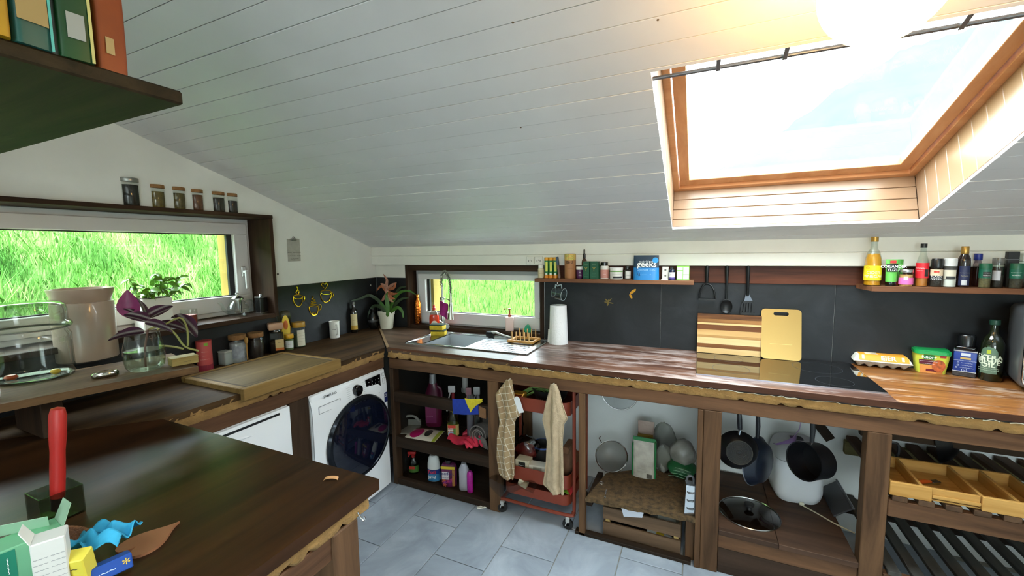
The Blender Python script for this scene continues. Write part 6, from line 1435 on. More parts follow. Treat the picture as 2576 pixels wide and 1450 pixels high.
letters('CORIANDER\nYUZU', on_plane((0, -0.022, h*0.67), (1, 0, 0), (0, 0, 1)), 0.018, white_ink, t, bold=True); B().box(-0.012, -0.0155, h*0.86, 0.012, -0.0135, h*0.96).make('red_badge', M('#c0282c', .4), t)
t, w, h = tube_pack('herb_tube', 'second green squeeze tube half hidden behind the coriander tube', 2252, 2269, 653, -0.055, M('#b03a22', .4), M('#4d9c3e', .4), M('#6fb858', .4))
loc, r, h = S2(2262, 2299.5, 678.5, -0.125); fa = face_angle(loc)
t = glassjar('spice_jar', 'small pink-labelled jar with a silver screw lid', loc, r, h, M('#bfc0c2', .25, .9), M('#c79a5a', .7, var=.2, vscale=80), 0.70, 0.17); band(t, r, 0.12*h, 0.52*h, fa, 1.5, M('#d865a8', .5)); band(t, r, 0.40*h, 0.60*h, fa, 0.28, M('#dfe3ee', .5), 'badge', .0015)
loc, r, h = S2(2308, 2342, 612.5, -0.115); fa = face_angle(loc)
t = thing('chilli_bottle', 'slim sauce bottle with a red label and black cap', 'bottle', loc)
lath(t, 'glass', [(0, 0), (0.95, 0), (1, 0.02), (1, 0.50), (0.8, 0.64), (0.5, 0.76), (0.44, 0.90)], cl2, r, h, 24); lath(t, 'sauce', [(0, 0.015), (0.92, 0.015), (0.94, 0.40), (0, 0.40)], M('#b8712a', .4), r, h, 22); lath(t, 'cap', [(0, 0.90), (0.52, 0.90), (0.52, 0.995), (0, 1)], M('#141414', .4), r, h, 18)
band(t, r, 0.20*h, 0.55*h, fa, 1.4, M('#cf1f2b', .45)); band(t, r, 0.24*h, 0.40*h, fa+.75, 0.35, M('#1c1a1a', .5), 'dark_badge', .0015); letters('~~~~\n~~~', on_cyl(r, h*.40, fa-.3, .002), 0.014, white_ink, t)
loc, r, h = S2(2342, 2376, 651, -0.125); fa = face_angle(loc)
t = thing('pepper_grinder', 'glass jar of black pepper with a black grinder top', 'spice grinder', loc)
lath(t, 'glass', [(0, 0), (0.95, 0), (1, 0.02), (1, 0.60), (0.9, 0.68)], cl2, r, h, 24); lath(t, 'contents', [(0, 0.02), (0.92, 0.02), (0.94, 0.55), (0, 0.56)], M('#231c17', .9, var=.5, vscale=140), r, h, 22); lath(t, 'grinder_top', [(0.86, 0.66), (0.98, 0.68), (1.0, 0.72), (0.95, 0.95), (0.85, 1), (0, 1)], M('#121214', .3), r, h, 24)
band(t, r, 0.24*h, 0.62*h, fa, 1.2, M('#d9bfa0', .5)); band(t, r, 0.24*h, 0.40*h, fa, 1.2, M('#17171a', .5), 'label_band', .0014); letters('BLACK\nPEPPER', on_cyl(r, h*.32, fa, .002), 0.013, white_ink, t); B().lathe([(r+.0016, .51*h), (r+.0016, .57*h)], 8, a0=fa-.4, a1=fa+.4).make('red_badge', M('#c0392b', .4), t)
loc, r, h = S2(2374, 2411, 650, -0.125); fa = face_angle(loc)
t = thing('salt_grinder', 'glass jar of white salt with a white grinder top', 'spice grinder', loc)
lath(t, 'glass', [(0, 0), (0.95, 0), (1, 0.02), (1, 0.66), (0.9, 0.72)], cl2, r, h, 24); lath(t, 'contents', [(0, 0.02), (0.92, 0.02), (0.94, 0.30), (0, 0.31)], M('#e8e6e4', .9), r, h, 22); lath(t, 'grinder_top', [(0.86, 0.72), (0.98, 0.73), (0.98, 0.86), (1.0, 0.87), (0.96, 0.98), (0.85, 1), (0, 1)], M('#dcdcda', .4), r, h, 24)
band(t, r, 0.28*h, 0.60*h, fa, 1.0, M('#cfc7b4', .5)); band(t, r, 0.28*h, 0.38*h, fa+.2, 0.7, M('#2a2a2c', .5), 'label_band', .0014); band(t, r, 0.60*h, 0.70*h, fa, PI, M('#3a3836', .5), 'dark_ring', .0008)
loc, r, h = S2(2411, 2447, 620, -0.12); fa = face_angle(loc)
t = thing('soy_bottle', 'dark brown bottle with a gold cap and navy label', 'bottle', loc)
lath(t, 'body', [(0, 0), (0.95, 0), (1, 0.02), (1, 0.60), (0.93, 0.70), (0.6, 0.80), (0.55, 0.84)], M('#1e100c', .12, coat=.5), r, h, 26); lath(t, 'cap', [(0, 0.82), (0.60, 0.82), (0.62, 0.84), (0.60, 0.99), (0.55, 1), (0, 1)], M('#b08a45', .3, .6), r, h, 22); band(t, r, 0.05*h, 0.52*h, fa+.25, 0.9, M('#20264a', .45)); letters('~~~~\n~~~', on_cyl(r, h*.32, fa+.25, .002), 0.015, M('#c0b48a', .5), t); band(t, r, 0.06*h, 0.18*h, fa+.25, 0.4, M('#c9c9cc', .5), 'barcode_panel', .0014)
loc, r, h = S2(2450, 2474, 638.5, -0.06)
t = thing('water_bottle', 'clear plastic bottle with a blue cap behind the dark bottle', 'bottle', loc)
lath(t, 'body', [(0, 0), (0.9, 0), (1, 0.05), (1, 0.65), (0.7, 0.80), (0.5, 0.84)], glass('#d8cfd6', .2, .05), r, h, 20); lath(t, 'cap', [(0.9, 0.80), (0.95, 0.81), (0.95, 0.99), (0.9, 1.0), (0, 1.0)], M('#1c2f8c', .4), r, h, 18)
def spice(lb, a, c, pt_, lidc, cont, y=-0.13):
    loc, r, h = S2(a, c, pt_, y); fa = face_angle(loc); t = thing('spice_jar', lb, 'jar', loc, 0, 'spice jars on the cut-corner shelf')
    lath(t, 'glass', [(0, 0), (0.95, 0), (1, 0.02), (1, 0.76)], cl2, r, h, 22); lath(t, 'contents', [(0, 0.02), (0.92, 0.02), (0.94, 0.42), (0, 0.43)], cont, r, h, 20); lath(t, 'lid', [(1.0, 0.76), (1.05, 0.765), (1.05, 0.98), (1.0, 1), (0, 1)], lidc, r, h, 22)
    return t, r, h, fa
gl_ = M('#145c3e', .4)
t, r, h, fa = spice('green-lidded spice jar of pale herbs beside the clear grinder', 2464, 2497, 663, gl_, M('#6f6646', .9, var=.3, vscale=120)); band(t, r, 0.40*h, 0.76*h, fa, PI, M('#17614a', .4)); band(t, r, 0.45*h, 0.66*h, fa+.3, 0.6, M('#222421', .5), 'dark_badge', .0015); letters('~~~\n~~~', on_cyl(r, h*.56, fa+.3, .003), 0.013, white_ink, t)
t, r, h, fa = spice('clear grinder jar of dark spice between the two green-lidded jars', 2497, 2530, 649, glass('#cfd0d2', .3, .05), M('#2c2826', .9, var=.4, vscale=120), -0.12); band(t, r, 0.25*h, 0.58*h, fa-.2, 0.7, M('#b9b6ba', .5))
p0 = at(2524, 724, y=-0.06); p1 = at(2541, 724, y=-0.06); t = thing('black_carton', 'narrow black carton standing behind the clear grinder jar', 'carton', (float((p0[0]+p1[0])/2)+.01, -0.05, Z2)); B().box(-0.02, -0.02, 0, 0.02, 0.02, 0.17, .001).make('carton', M('#17161a', .5), t); B().box(-0.0205, -0.0205, 0.13, 0.0205, 0.0205, 0.134).make('print_band', M('#6a6a70', .5), t)
t, r, h, fa = spice('green-lidded spice jar of dark herbs at the far end of the shelf', 2541, 2578, 663, gl_, M('#4a4438', .9, var=.4, vscale=120)); band(t, r, 0.40*h, 0.76*h, fa, PI, M('#17614a', .4)); letters('~~~~\n~~~', on_cyl(r, h*.58, fa, .003), 0.014, white_ink, t)
loc, r, h = S2(2556, 2590, 638, -0.055); glassjar('spice_jar', 'clear-lidded jar peeping out behind the last green-lidded jar', loc, r, h, glass('#d8dad6', .3, .05), M('#3a3632', .9), 0.5, 0.25)

# ================================================================ RIGHT END OF THE WORKTOP
# egg carton
A0 = at(2150, 922, z=1.0); A1 = at(2292, 936, z=1.0); d = (A1-A0)[:2]; Lw = float(np.linalg.norm(d)); an = math.atan2(d[1], d[0])
t = thing('egg_carton', 'grey egg carton with an orange and yellow printed lid', 'egg carton', (float(A0[0]+d[0]/2-math.sin(an)*0.055), float(A0[1]+d[1]/2+math.cos(an)*0.055), 1.0), an)
pulp = M('#b8b2a4', .9, bump=.4, bscale=80); hw = Lw/2*1.04
def tray_fn(u, v):
    x = -hw+2*hw*u; y = -0.055+0.11*v; ed = min(u, 1-u, v, 1-v); k = min(1, ed*9)
    return Vector((x, y, 0.032-k*(0.014+0.017*(0.5-0.5*math.cos(2*PI*u*5))*(0.5-0.5*math.cos(2*PI*v*2)))))
B().grid(tray_fn, 50, 20, 0.0015).make('tray', pulp, t)
def lid_fn(u, v):
    x = -hw*1.02+2*hw*1.02*u; y = -0.058+0.116*v; ed = min(u*2.5, (1-u)*2.5, v, 1-v); k = min(1, ed*5); return Vector((x*(1-0.0*k), y, 0.034+0.034*k**0.8))
lidp = B().grid(lid_fn, 40, 18, 0.0012).make('lid', M('#d8d2c4', .85, bump=.3, bscale=80), t)
op = M('#e39a2c', .5); yp = M('#f0dcae', .5)
B().grid(lambda u, v: lid_fn(0.10+0.84*u, 0.02+0.90*v)+Vector((0, -0.0008, 0.0012)), 30, 12).make('printed_sheet', op, lidp)
B().grid(lambda u, v: lid_fn(0.22+0.22*u, 0.24+0.5*v)+Vector((0, -0.001, 0.0018)), 8, 6).make('photo_print', M('#e2cdb6', .5, var=.5, vscale=35), lidp)
for u0 in (0.15, 0.82): B().grid(lambda u, v: lid_fn(u0+0.045*u, 0.05+0.12*v)+Vector((0, -0.001, 0.002)), 3, 3).make('tab', M('#cfc7b2', .7), lidp)
V0, V1 = lid_fn(0.60, 0.03), lid_fn(0.60, 0.17); upv = (V1-V0).normalized(); letters('EIER', on_plane(V0.lerp(V1, 0.5)+Vector((0.0, -0.002, 0.003)), (1, 0, 0), upv), 0.034, white_ink, lidp, bold=True)
# food tub
A0 = at(2305, 936, z=1.0); A1 = at(2381, 945, z=1.0); d = (A1-A0)[:2]; w = float(np.linalg.norm(d))/2; an = math.atan2(d[1], d[0])
t = thing('food_tub', 'square sauce tub with a green lid and a food photo on its front', 'tub', (float(A0[0]+d[0]/2-math.sin(an)*0.07), float(A0[1]+d[1]/2+math.cos(an)*0.07), 1.0), an)
hT = float(at(2340, 889, y=float(A0[1]))[2])-1.0; W2 = w*1.22
def tubf(u, v):
    P_ = rrect(-1, -1, 1, 1, 0.3, 5); n_ = len(P_); i = int(round(u*n_)) % n_; s_ = w+(W2-w)*v; return Vector((P_[i][0]*s_, P_[i][1]*(0.062+0.014*v), hT*v))
b = B().grid(tubf, 24, 6); b.make('tub', M('#c9cf4a', .4), t)
o_ = B().prism([(x*W2*1.04, y*0.080) for x, y in rrect(-1, -1, 1, 1, 0.3, 5)], hT-0.004, hT+0.012).make('lid', M('#16934a', .35), t, smooth=0)
B().prism([(x*W2*0.92, y*0.069) for x, y in rrect(-1, -1, 1, 1, 0.3, 5)], hT+0.012, hT+0.0145).make('lid_panel', M('#1a9c50', .35), o_, smooth=0)
def fpt(x, v): return Vector((x*(w+(W2-w)*v), -(0.062+0.014*v)-0.001, hT*v))
def fpanel(nm, x0, x1, v0, v1, mt, off=0.0): return B().grid(lambda u, q: fpt(x0+(x1-x0)*u, v0+(v1-v0)*q)+Vector((0, -off, 0)), 4, 3).make(nm, mt, t)
fpanel('orange_print', -0.74, 0.74, 0.0, 0.42, M('#e0954e', .5)); fpanel('maroon_band', -0.78, 0.2, 0.44, 0.68, M('#5c1230', .5), .0004); fpanel('logo_panel', -0.5, 0.1, 0.70, 0.94, M('#1c7a3a', .5), .0004); fpanel('corner_badge', 0.4, 0.74, 0.84, 0.95, M('#a82a3c', .5), .0004)
fpanel('spoon_print', -0.35, 0.45, 0.10, 0.22, M('#6b1a2c', .5), .0006)
B().prism([(0.45*w+0.45*w*math.cos(a_), hT*0.42+hT*0.30*math.sin(a_)) for a_ in np.linspace(0, 2*PI, 20, endpoint=False)], 0.0, 0.0012, Matrix(((1, 0, 0, 0), (0, 0, -1, -0.071), (0, 1, 0, 0), (0, 0, 0, 1)))).make('food_photo', M('#b5541c', .5, var=.6, vscale=70), t)
letters('Knorr', lambda u, v: fpt(-0.2, 0.82)+Vector((u, -.0012, v)), 0.022, white_ink, t, bold=True); letters('~~~~~~~~~\n~~~~~~', lambda u, v: fpt(-0.22, 0.55)+Vector((u, -.0016, v)), 0.0125, white_ink, t)
# blue tin
loc, r, h = place(2391, 2456, 950, 868, 1.0)
t = thing('spice_canister', 'square blue canister with a big clear black-knobbed lid', 'canister', loc, face_angle(loc)+PI/2); w = r*0.92
B().box(-w, -w*0.8, 0, w, w*0.8, h*0.15, .004).make('foot', M('#3a3230', .8, var=.5, vscale=100), t); B().box(-w, -w*0.8, h*0.15, w, w*0.8, h*0.82, .006, seg=2).make('body', M('#1f3a86', .4), t)
B().box(-w*0.98, -w*0.79, h*0.82, w*0.98, w*0.79, h, .012, seg=3).make('clear_shoulder', glass('#8a90a0', .3, .05), t)
ztk = float(at(2428, 842, y=loc[1])[2])-1.0
B().lathe([(0, h*0.9), (w*0.8, h*0.9), (w*0.82, ztk*0.97), (w*0.7, ztk), (0, ztk)], 24, (0, 0, 0), 1, 0.85).make('lid', M('#0f1114', .25), t)
yf = -w*0.8-0.0012
for z in (0.16, 0.815): B().box(-w*1.01, -w*0.81, h*z, w*1.01, w*0.81, h*z+0.004).make('silver_line', M('#c6cad2', .3, .6), t)
B().box(-w*0.35, yf, h*0.68, w*0.45, yf+0.001, h*0.77).make('logo_panel', M('#c8ccd6', .5), t); B().box(-w*0.4, yf, h*0.57, w*0.5, yf+0.001, h*0.63).make('gold_panel', M('#c0a05a', .5), t)
for k, s_ in enumerate(('~~~~~~~~', 'o ~~~~', 'o ~~~~', 'o ~~~~~', '(~)')): letters(s_, on_plane((0, yf-0.0006, h*(0.53-0.075*k)), (1, 0, 0), (0, 0, 1)), 0.017, M('#c3cbe0', .5), t)
# olive oil bottle
loc, r, h = place(2457, 2521, 961, 804, 1.0)
t = thing('olive_oil_bottle', 'dark green olive oil bottle with a pale green arched label', 'bottle', loc); fa = face_angle(loc)
lath(t, 'glass', [(0, 0), (0.9, 0), (1, 0.03), (1, 0.52), (0.96, 0.62), (0.7, 0.71), (0.36, 0.78), (0.33, 0.92)], M('#141a0c', .08, coat=.6), r, h, 30); lath(t, 'cap', [(0.30, 0.915), (0.46, 0.92), (0.48, 0.94), (0.46, 0.995), (0, 1)], M('#163a2c', .4), r, h, 20)
la = fa-0.25; b = B().lathe([(r+.001, h*z) for z in (0.13, 0.2, 0.3, 0.4, 0.46)], 14, a0=la-.75, a1=la+.75); b.make('label', M('#5d7360', .5), t)
b = B(); 
b.grid(lambda u, v: Vector(((r*(1-0.04*v)+.001)*math.cos(la+(u-.5)*1.5*math.sqrt(1-v*v*.98)), (r*(1-0.04*v)+.001)*math.sin(la+(u-.5)*1.5*math.sqrt(1-v*v*.98)), h*(0.46+0.11*v))), 12, 5); b.make('label_arch', M('#54705a', .5), t)
B().grid(lambda u, v: Vector(((r+.002)*math.cos(la+(u-.5)*.34), (r+.002)*math.sin(la+(u-.5)*.34), h*(0.46+0.06*v))), 6, 3).make('olive_print', M('#a8b53c', .4), t)
for k, s_ in enumerate(('EXTRA', 'VIRGIN', 'OLIVE', 'OIL')): letters(s_, on_cyl(r, h*(0.395-0.042*k), la, .0025), 0.030, M('#d8e4cc', .5), t, bold=True)
for k in range(2): letters('~~~~~~~', on_cyl(r, h*(0.215-0.03*k), la, .0025), 0.018, M('#b4c6ae', .5), t)
# oven
O0 = at(2524, 960, z=1.0); O1 = at(2560, 990, z=1.0)
xo = float(O1[0]); yo = float(O1[1]); zo = float(at(2545, 772, x=xo)[2]); 
t = thing('mini_oven', 'grey countertop oven with a rounded chrome-edged black glass door', 'oven', (xo, yo, 1.0), -0.29)
ho = float(at(2560, 776, y=yo)[2])-1.0; Do = 0.30
B().box(0.0, 0.012, 0.018, 0.36, Do, ho, 0.03, seg=4).make('body', M('#77797c', .35, .7), t)
dd = B().prism(rrect(0.006, 0.022, 0.354, ho-0.004, 0.04), -0.012, 0.0, Matrix(((1, 0, 0, 0), (0, 0, 1, 0.012), (0, 1, 0, 0), (0, 0, 0, 1)))).make('door', M('#0a0c0f', .08, coat=.5), t, smooth=0)
B().tube([(x, -0.001, z) for x, z in rrect(0.010, 0.026, 0.350, ho-0.008, 0.038)], 0.003, 6, closed=True).make('chrome_edge', chrome, dd)
for z in (0.35, 0.62): B().box(0.08, -0.0012, ho*z, 0.3, 0.0, ho*z+0.003).make('print_line', M('#8a8d92', .5), dd)
letters('~~', on_plane((0.07, -0.0014, ho*0.22), (1, 0, 0), (0, 0, 1)), 0.03, M('#a4a7ab', .5), dd)
for x in (0.05, 0.31):
    for y in (0.04, Do-0.04): B().lathe([(0, 0), (0.014, 0), (0.014, 0.019), (0, 0.019)], 12, (x, y, 0)).make('foot', rubber, t)

# ================================================================ CEILING LAMP
t = thing('ceiling_lamp', 'glowing round opal globe lamp hung under the ceiling boards', 'lamp', (2.930, -1.8006, 2.1542))
gm_, nt, gb = _new('lit_opal_glass'); gb.inputs['Base Color'].default_value = (1, 0.9, 0.75, 1); gb.inputs['Emission Color'].default_value = (1.0, 0.55, 0.16, 1); gb.inputs['Emission Strength'].default_value = 1.6
B().lathe([(0.105*math.sin(PI*k/20), -0.105*math.cos(PI*k/20)) for k in range(21)], 40).make('globe', gm_, t)
zc_ = zc(-1.8006)-2.1542
B().lathe([(0, 0.095), (0.045, 0.095), (0.045, 0.125), (0.02, 0.13), (0.02, zc_-0.02), (0.05, zc_-0.018), (0.05, zc_+0.012), (0, zc_+0.012)], 24).make('fitting', M('#cfcac0', .4), t)
# ================================================================ UNDER THE SINK
def P3(px, py, y): return at(px, py, y=y)
ZM, ZB = 0.352, 0.030
def B1(a, c, pt_, y, z): return place_y(a, c, pt_, y, z)
# big detergent bottle
loc, r, h = B1(1066, 1110, 941, -0.36, ZM)
t = thing('detergent_bottle', 'large burgundy detergent bottle with a silver cap under the sink', 'bottle', loc, 0.3)
lath(t, 'body', [(0, 0), (0.95, 0), (1, 0.03), (1, 0.52), (0.92, 0.64), (0.6, 0.78), (0.42, 0.84)], M('#571230', .3), r, h, 26, 1.0, 0.62); lath(t, 'cap', [(0, 0.82), (0.40, 0.82), (0.42, 0.84), (0.36, 1.0), (0, 1)], M('#b3b3b6', .3, .6), r, h, 20)
B().tube(sm([(r*0.55, 0, h*0.76), (r*0.95, 0, h*0.70), (r*1.0, 0, h*0.55), (r*0.85, 0, h*0.45)], 4), 0.011, 8).make('handle', M('#571230', .3), t)
B().box(-r*0.8, -r*0.64, h*0.08, r*0.5, -r*0.615, h*0.46, .002).make('label', M('#6d1c4c', .4), t); letters('~~~', on_plane((-0.02, -r*0.645, h*0.22), (1, 0, 0), (0, 0, 1)), 0.03, M('#c9a0b8', .5), t)
def spray(nm, lb, a, c, pt_, y, z, body, headc, neck, label=None, level=None, cat='spray bottle'):
    loc, r, h = B1(a, c, pt_, y, z); t = thing(nm, lb, cat, loc, 0.35)
    lath(t, 'body', [(0, 0), (0.95, 0), (1, 0.03), (1, 0.42), (0.9, 0.55), (0.5, 0.70), (0.34, 0.76)], body, r, h, 24, 1.0, 0.7)
    if level: lath(t, 'liquid', [(0, 0.02), (0.92, 0.02), (0.94, 0.40), (0, 0.41)], level, r, h, 22, 1.0, 0.66)
    lath(t, 'neck', [(0, 0.74), (0.40, 0.74), (0.40, 0.86), (0, 0.86)], neck, r, h, 16)
    B().box(-r*1.1, -r*0.28, h*0.86, r*0.55, r*0.28, h, .005, seg=2).bar((-r*0.6, 0, h*0.87), (-r*1.0, 0, h*0.74), 0.008, 0.008).make('trigger_head', headc, t)
    if label: 
        fa = face_angle(loc)-0.35; band(t, r, 0.08*h, 0.38*h, fa, 1.2, label, sx=1.0, sy=0.7, off=.002)
    return t, r, h
spray('spray_bottle', 'spray bottle with white head and red collar behind the upper rail', 1128, 1150, 971, -0.42, ZM, M('#2a1518', .4), M('#b9b5b5', .4), M('#8c1a22', .4))
spray('spray_bottle', 'spray bottle with a pink trigger behind the yellow cloth', 1172, 1190, 976, -0.45, ZM, M('#55525a', .4), M('#8a6066', .4), M('#77747a', .4))
spray('spray_bottle', 'clear-headed spray bottle next to the pink-trigger one', 1192, 1212, 974, -0.46, ZM, glass('#aeb4b4', .2, .08), M('#8e8f90', .35), M('#77747a', .4))
t, r, h = spray('cleaner_bottle', 'clear bottle of yellow-green cleaner with a colourful label', 1123, 1153, 1012, -0.47, ZM, glass('#c9cf9a', .2, .05), M('#b9b5b5', .4), M('#b0a030', .4), M('#c9b06a', .5), M('#9aa02c', .3), 'bottle')
fa = face_angle(t.location)-.35; yl = -r*0.7-0.004
for x0, x1, z0, z1, c_ in ((-0.7, 0.6, 0.30, 0.38, '#c83a2a'), (-0.7, 0.2, 0.20, 0.30, '#d9cfc4'), (0.2, 0.6, 0.10, 0.30, '#4f8f3a'), (-0.7, 0.2, 0.06, 0.20, '#8fa0c0')): B().box(r*x0, yl, h*z0, r*x1, yl+.001, h*z1).make('label_print', M(c_, .5), t)
letters('elbow\ngrease', on_plane((-r*0.2, yl-.0008, h*0.25), (1, 0, 0), (0, 0, 1)), 0.017, M('#8a1f2a', .5), t, bold=True)
# pipes
pp = thing('drain_pipe', 'grey plastic drain pipe rising behind the spray bottles', 'pipe'); q0 = P3(1170, 960, -0.25); q1 = P3(1200, 1080, -0.25)
B().tube([(float(q0[0]), -0.25, 0.86), (float(q0[0]), -0.25, 0.62), (float(q0[0])+0.05, -0.25, 0.57), (float(q1[0]), -0.25, 0.5), (float(q1[0]), -0.25, 0.353)], 0.022, 14).make('pipe', M('#a8a6a0', .4), pp)
B().lathe([(0.026, 0), (0.030, 0.005), (0.030, 0.03), (0.026, 0.035)], 16, (float(q0[0]), -0.25, 0.60)).make('coupling', M('#8d8b86', .4), pp)
# cloths over the rail
def cloth_px(nm, lb, pts_top, pts_bot, y, mat, n=10, m=8, wav=0.005, thick=0.002, cat='cloth'):
    def fn(u, v):
        i = u*(len(pts_top)-1); k = min(int(i), len(pts_top)-2); f = i-k
        a = np.array(pts_top[k])*(1-f)+np.array(pts_top[k+1])*f; c = np.array(pts_bot[k])*(1-f)+np.array(pts_bot[k+1])*f
        p_ = a*(1-v)+c*v; q = Vector(at(p_[0], p_[1], y=y)); q.y += -abs(wav*math.sin(9*u+4*v))*min(1, v*3); return q
    return tag(B().grid(fn, n, m, thick).make(nm, mat, None, smooth=60), lb, cat)
cloth_px('blue_cloth', 'deep blue cloth hung over the upper rail', [(1138, 1004), (1170, 1005), (1203, 1010)], [(1140, 1042), (1170, 1044), (1204, 1043)], -0.640, M('#12308c', .9, var=.15, vscale=60), 10, 8, .003)
cloth_px('yellow_cloth', 'bright yellow cloth with a pointed corner over the blue cloth', [(1169, 1002), (1183, 1005), (1198, 1004), (1213, 1004)], [(1172, 1008), (1184, 1038), (1197, 1021), (1214, 1012)], -0.647, M('#b8a81c', .9, var=.15, vscale=60), 15, 10, .006)
cloth_px('brown_cloth', 'brown cloth hung beside the blue cloth at the post', [(1204, 1022), (1222, 1030)], [(1206, 1050), (1223, 1054)], -0.640, M('#6b4a2c', .9, var=.15, vscale=60), 6, 6, .003)
# flat pouch on the mid shelf
q0, q1, q2, q3 = [at(*p_, z=ZM+0.012) for p_ in ((1014, 1099), (1092, 1112), (1119, 1082), (1045, 1074))]
c0 = (q0+q1+q2+q3)/4
t = thing('refill_pouch', 'white refill pouch with a pink circle lying on the middle shelf', 'pouch', (float(c0[0]), float(c0[1]), ZM))
def pf(u, v, off=0.0):
    p_ = (q0*(1-u)+q1*u)*(1-v)+(q3*(1-u)+q2*u)*v-c0; return Vector((p_[0], p_[1], 0.004+0.022*math.sin(PI*min(1, max(0, u)))**0.6*math.sin(PI*min(1, max(0, v)))**0.6+off))
B().grid(pf, 18, 14, 0.002).make('pouch_body', M('#cfcabc', .4), t)
B().grid(lambda u, v: pf(0.30+0.20*math.cos(2*PI*u)*v, 0.42+0.36*math.sin(2*PI*u)*v, .0015), 24, 5).make('pink_circle', M('#b01c62', .4), t)
B().grid(lambda u, v: pf(0.66+0.10*math.cos(2*PI*u)*v, 0.48+0.28*math.sin(2*PI*u)*v, .0018), 18, 4).make('dark_circle', M('#2c332c', .4), t)
B().grid(lambda u, v: pf(0.90+0.09*u, 0.02+0.95*v, .0016), 4, 10).make('green_edge', M('#a0b040', .4), t); B().grid(lambda u, v: pf(0.08+0.5*u, 0.76+0.2*v, .0016), 10, 5).make('photo_print', M('#7a4a44', .5, var=.5, vscale=60), t)
# grey dustpan
q = at(1008, 1090, z=ZM)
t = thing('dustpan', 'grey plastic dustpan on the shelf beside the washing machine', 'dustpan', (float(q[0])+0.02, float(q[1])+0.06, ZM), 0.4)
B().box(-0.07, -0.07, 0, 0.08, 0.07, 0.008, .002).box(-0.07, 0.062, 0.008, 0.08, 0.07, 0.055, .002).box(-0.07, -0.07, 0.008, -0.062, 0.062, 0.045, .002).make('pan', M('#6f6e68', .5), t)
B().tube(sm([(-0.06, 0.05, 0.05), (-0.02, 0.05, 0.085), (0.04, 0.05, 0.08), (0.075, 0.05, 0.04)], 4), 0.009, 8).make('handle', M('#7d7c76', .5), t)
# rubber gloves
pinkg = M('#d63350', .55, var=.15, vscale=30)
q = at(1165, 1105, z=ZM+0.02)
for k, (dx, dy, rz, lb) in enumerate(((-0.02, 0.0, 2.9, 'pink rubber glove hanging its fingers over the shelf front'), (0.03, 0.055, 2.2, 'pink rubber glove lying crumpled under the grey towel'))):
    t = thing('rubber_glove', lb, 'glove', (float(q[0])+dx, float(q[1])+dy, ZM), rz-1.5, 'pair of pink gloves')
    B().grid(lambda u, v: Vector((0.05*(v-0.5)*(1+0.4*math.sin(PI*u))*2*0.8, 0.09-0.16*u, 0.010+0.022*math.sin(PI*v)+0.010*math.sin(8*u+3*v))), 12, 10, 0.018).make('palm', pinkg, t)
    for j in range(4):
        x = -0.045+0.03*j; B().tube(sm([(x*0.8, -0.05, 0.026), (x, -0.085, 0.034+0.004*j), (x*1.05, -0.12, 0.022), (x*1.1, -0.145-0.006*(j % 2), 0.012)], 4), [0.013]*9+[0.012, 0.011, 0.009, 0.005], 8).make('finger', pinkg, t)
    B().tube(sm([(0.05, 0.02, 0.022), (0.075, -0.01, 0.03), (0.085, -0.04, 0.02)], 4), [0.013]*6+[0.011, 0.009, 0.005], 8).make('thumb', pinkg, t)
# grey towel roll
q = at(1200, 1118, z=ZM)
t = thing('rolled_towel', 'rolled grey-brown towel at the end of the middle shelf', 'towel', (float(q[0])+0.02, float(q[1])+0.05, ZM))
twm = M('#77706a', .95, var=.2, vscale=40, bump=.5, bscale=180)
b = B(); 
def roll(u, v): a_ = u*2*PI*2.6; rr = 0.018+0.052*u; return Vector((rr*math.cos(a_), -0.07+0.16*v, 0.075+rr*math.sin(a_)+0.004*math.sin(9*u+5*v)))
b.grid(roll, 70, 6, 0.007); b.make('roll', twm, t)
B().grid(lambda u, v: Vector((0.02+0.05*u+0.02*v, -0.075-0.02*u, 0.07-0.095*v+0.008*math.sin(5*u))), 6, 8, 0.006).make('loose_corner', twm, t)
# bottles on the bottom board
spr, r, h = spray('spray_bottle', 'clear green spray bottle with a red trigger on the bottom board', 1026, 1052, 1136, -0.50, ZB, glass('#8a9470', .2, .06), M('#b01c1c', .4), M('#a01818', .4), M('#3f6a2a', .5), M('#39402a', .4))
B().box(-r*0.7, -r*0.74, h*0.24, r*0.5, -r*0.72, h*0.36).make('label_print', M('#b02a22', .5), spr)
def btl(nm, lb, a, c, pt_, y, body, prof, capm, capprof, sy=0.7, rz=0.3, cat='bottle'):
    loc, r, h = B1(a, c, pt_, y, ZB); t = thing(nm, lb, cat, loc, rz); lath(t, 'body', prof, body, r, h, 26, 1.0, sy); lath(t, 'cap', capprof, capm, r, h, 18); return t, r, h
t, r, h = btl('cleaner_bottle', 'white cleaner bottle with a blue label on the bottom board', 1074, 1107, 1144, -0.52, M('#d8d9d6', .35), [(0, 0), (0.92, 0), (1, 0.04), (1, 0.50), (0.97, 0.68), (0.80, 0.90), (0.55, 0.97)], M('#e3e3e0', .4), [(0.5, 0.93), (0.60, 0.94), (0.58, 1), (0, 1)])
fa = face_angle(t.location)-.3
band(t, r, 0.02*h, 0.30*h, fa, 1.35, M('#3a7fb0', .4, var=.2, vscale=40), sy=.7, off=.002); band(t, r, 0.30*h, 0.48*h, fa, 1.35, M('#1c2f74', .4), 'label_top', sy=.7, off=.002)
letters('Poti', lambda u, v: Vector((u-.005, -r*.7-.004, h*.39+v)), 0.035, M('#d63a4a', .5), t, bold=True); letters('Javel', lambda u, v: Vector((u-.003, -r*.7-.004, h*.2+v)), 0.03, white_ink, t, bold=True)
t, r, h = btl('softener_bottle', 'flowery purple fabric softener bottle with a clear cap', 1109, 1149, 1156, -0.53, M('#6a2452', .4, var=.55, vscale=26), [(0, 0), (0.95, 0), (1, 0.03), (1, 0.72), (0.85, 0.84), (0.5, 0.89)], glass('#b9b5ba', .3, .1), [(0.5, 0.87), (0.44, 0.88), (0.42, 1), (0, 1)], 0.6)
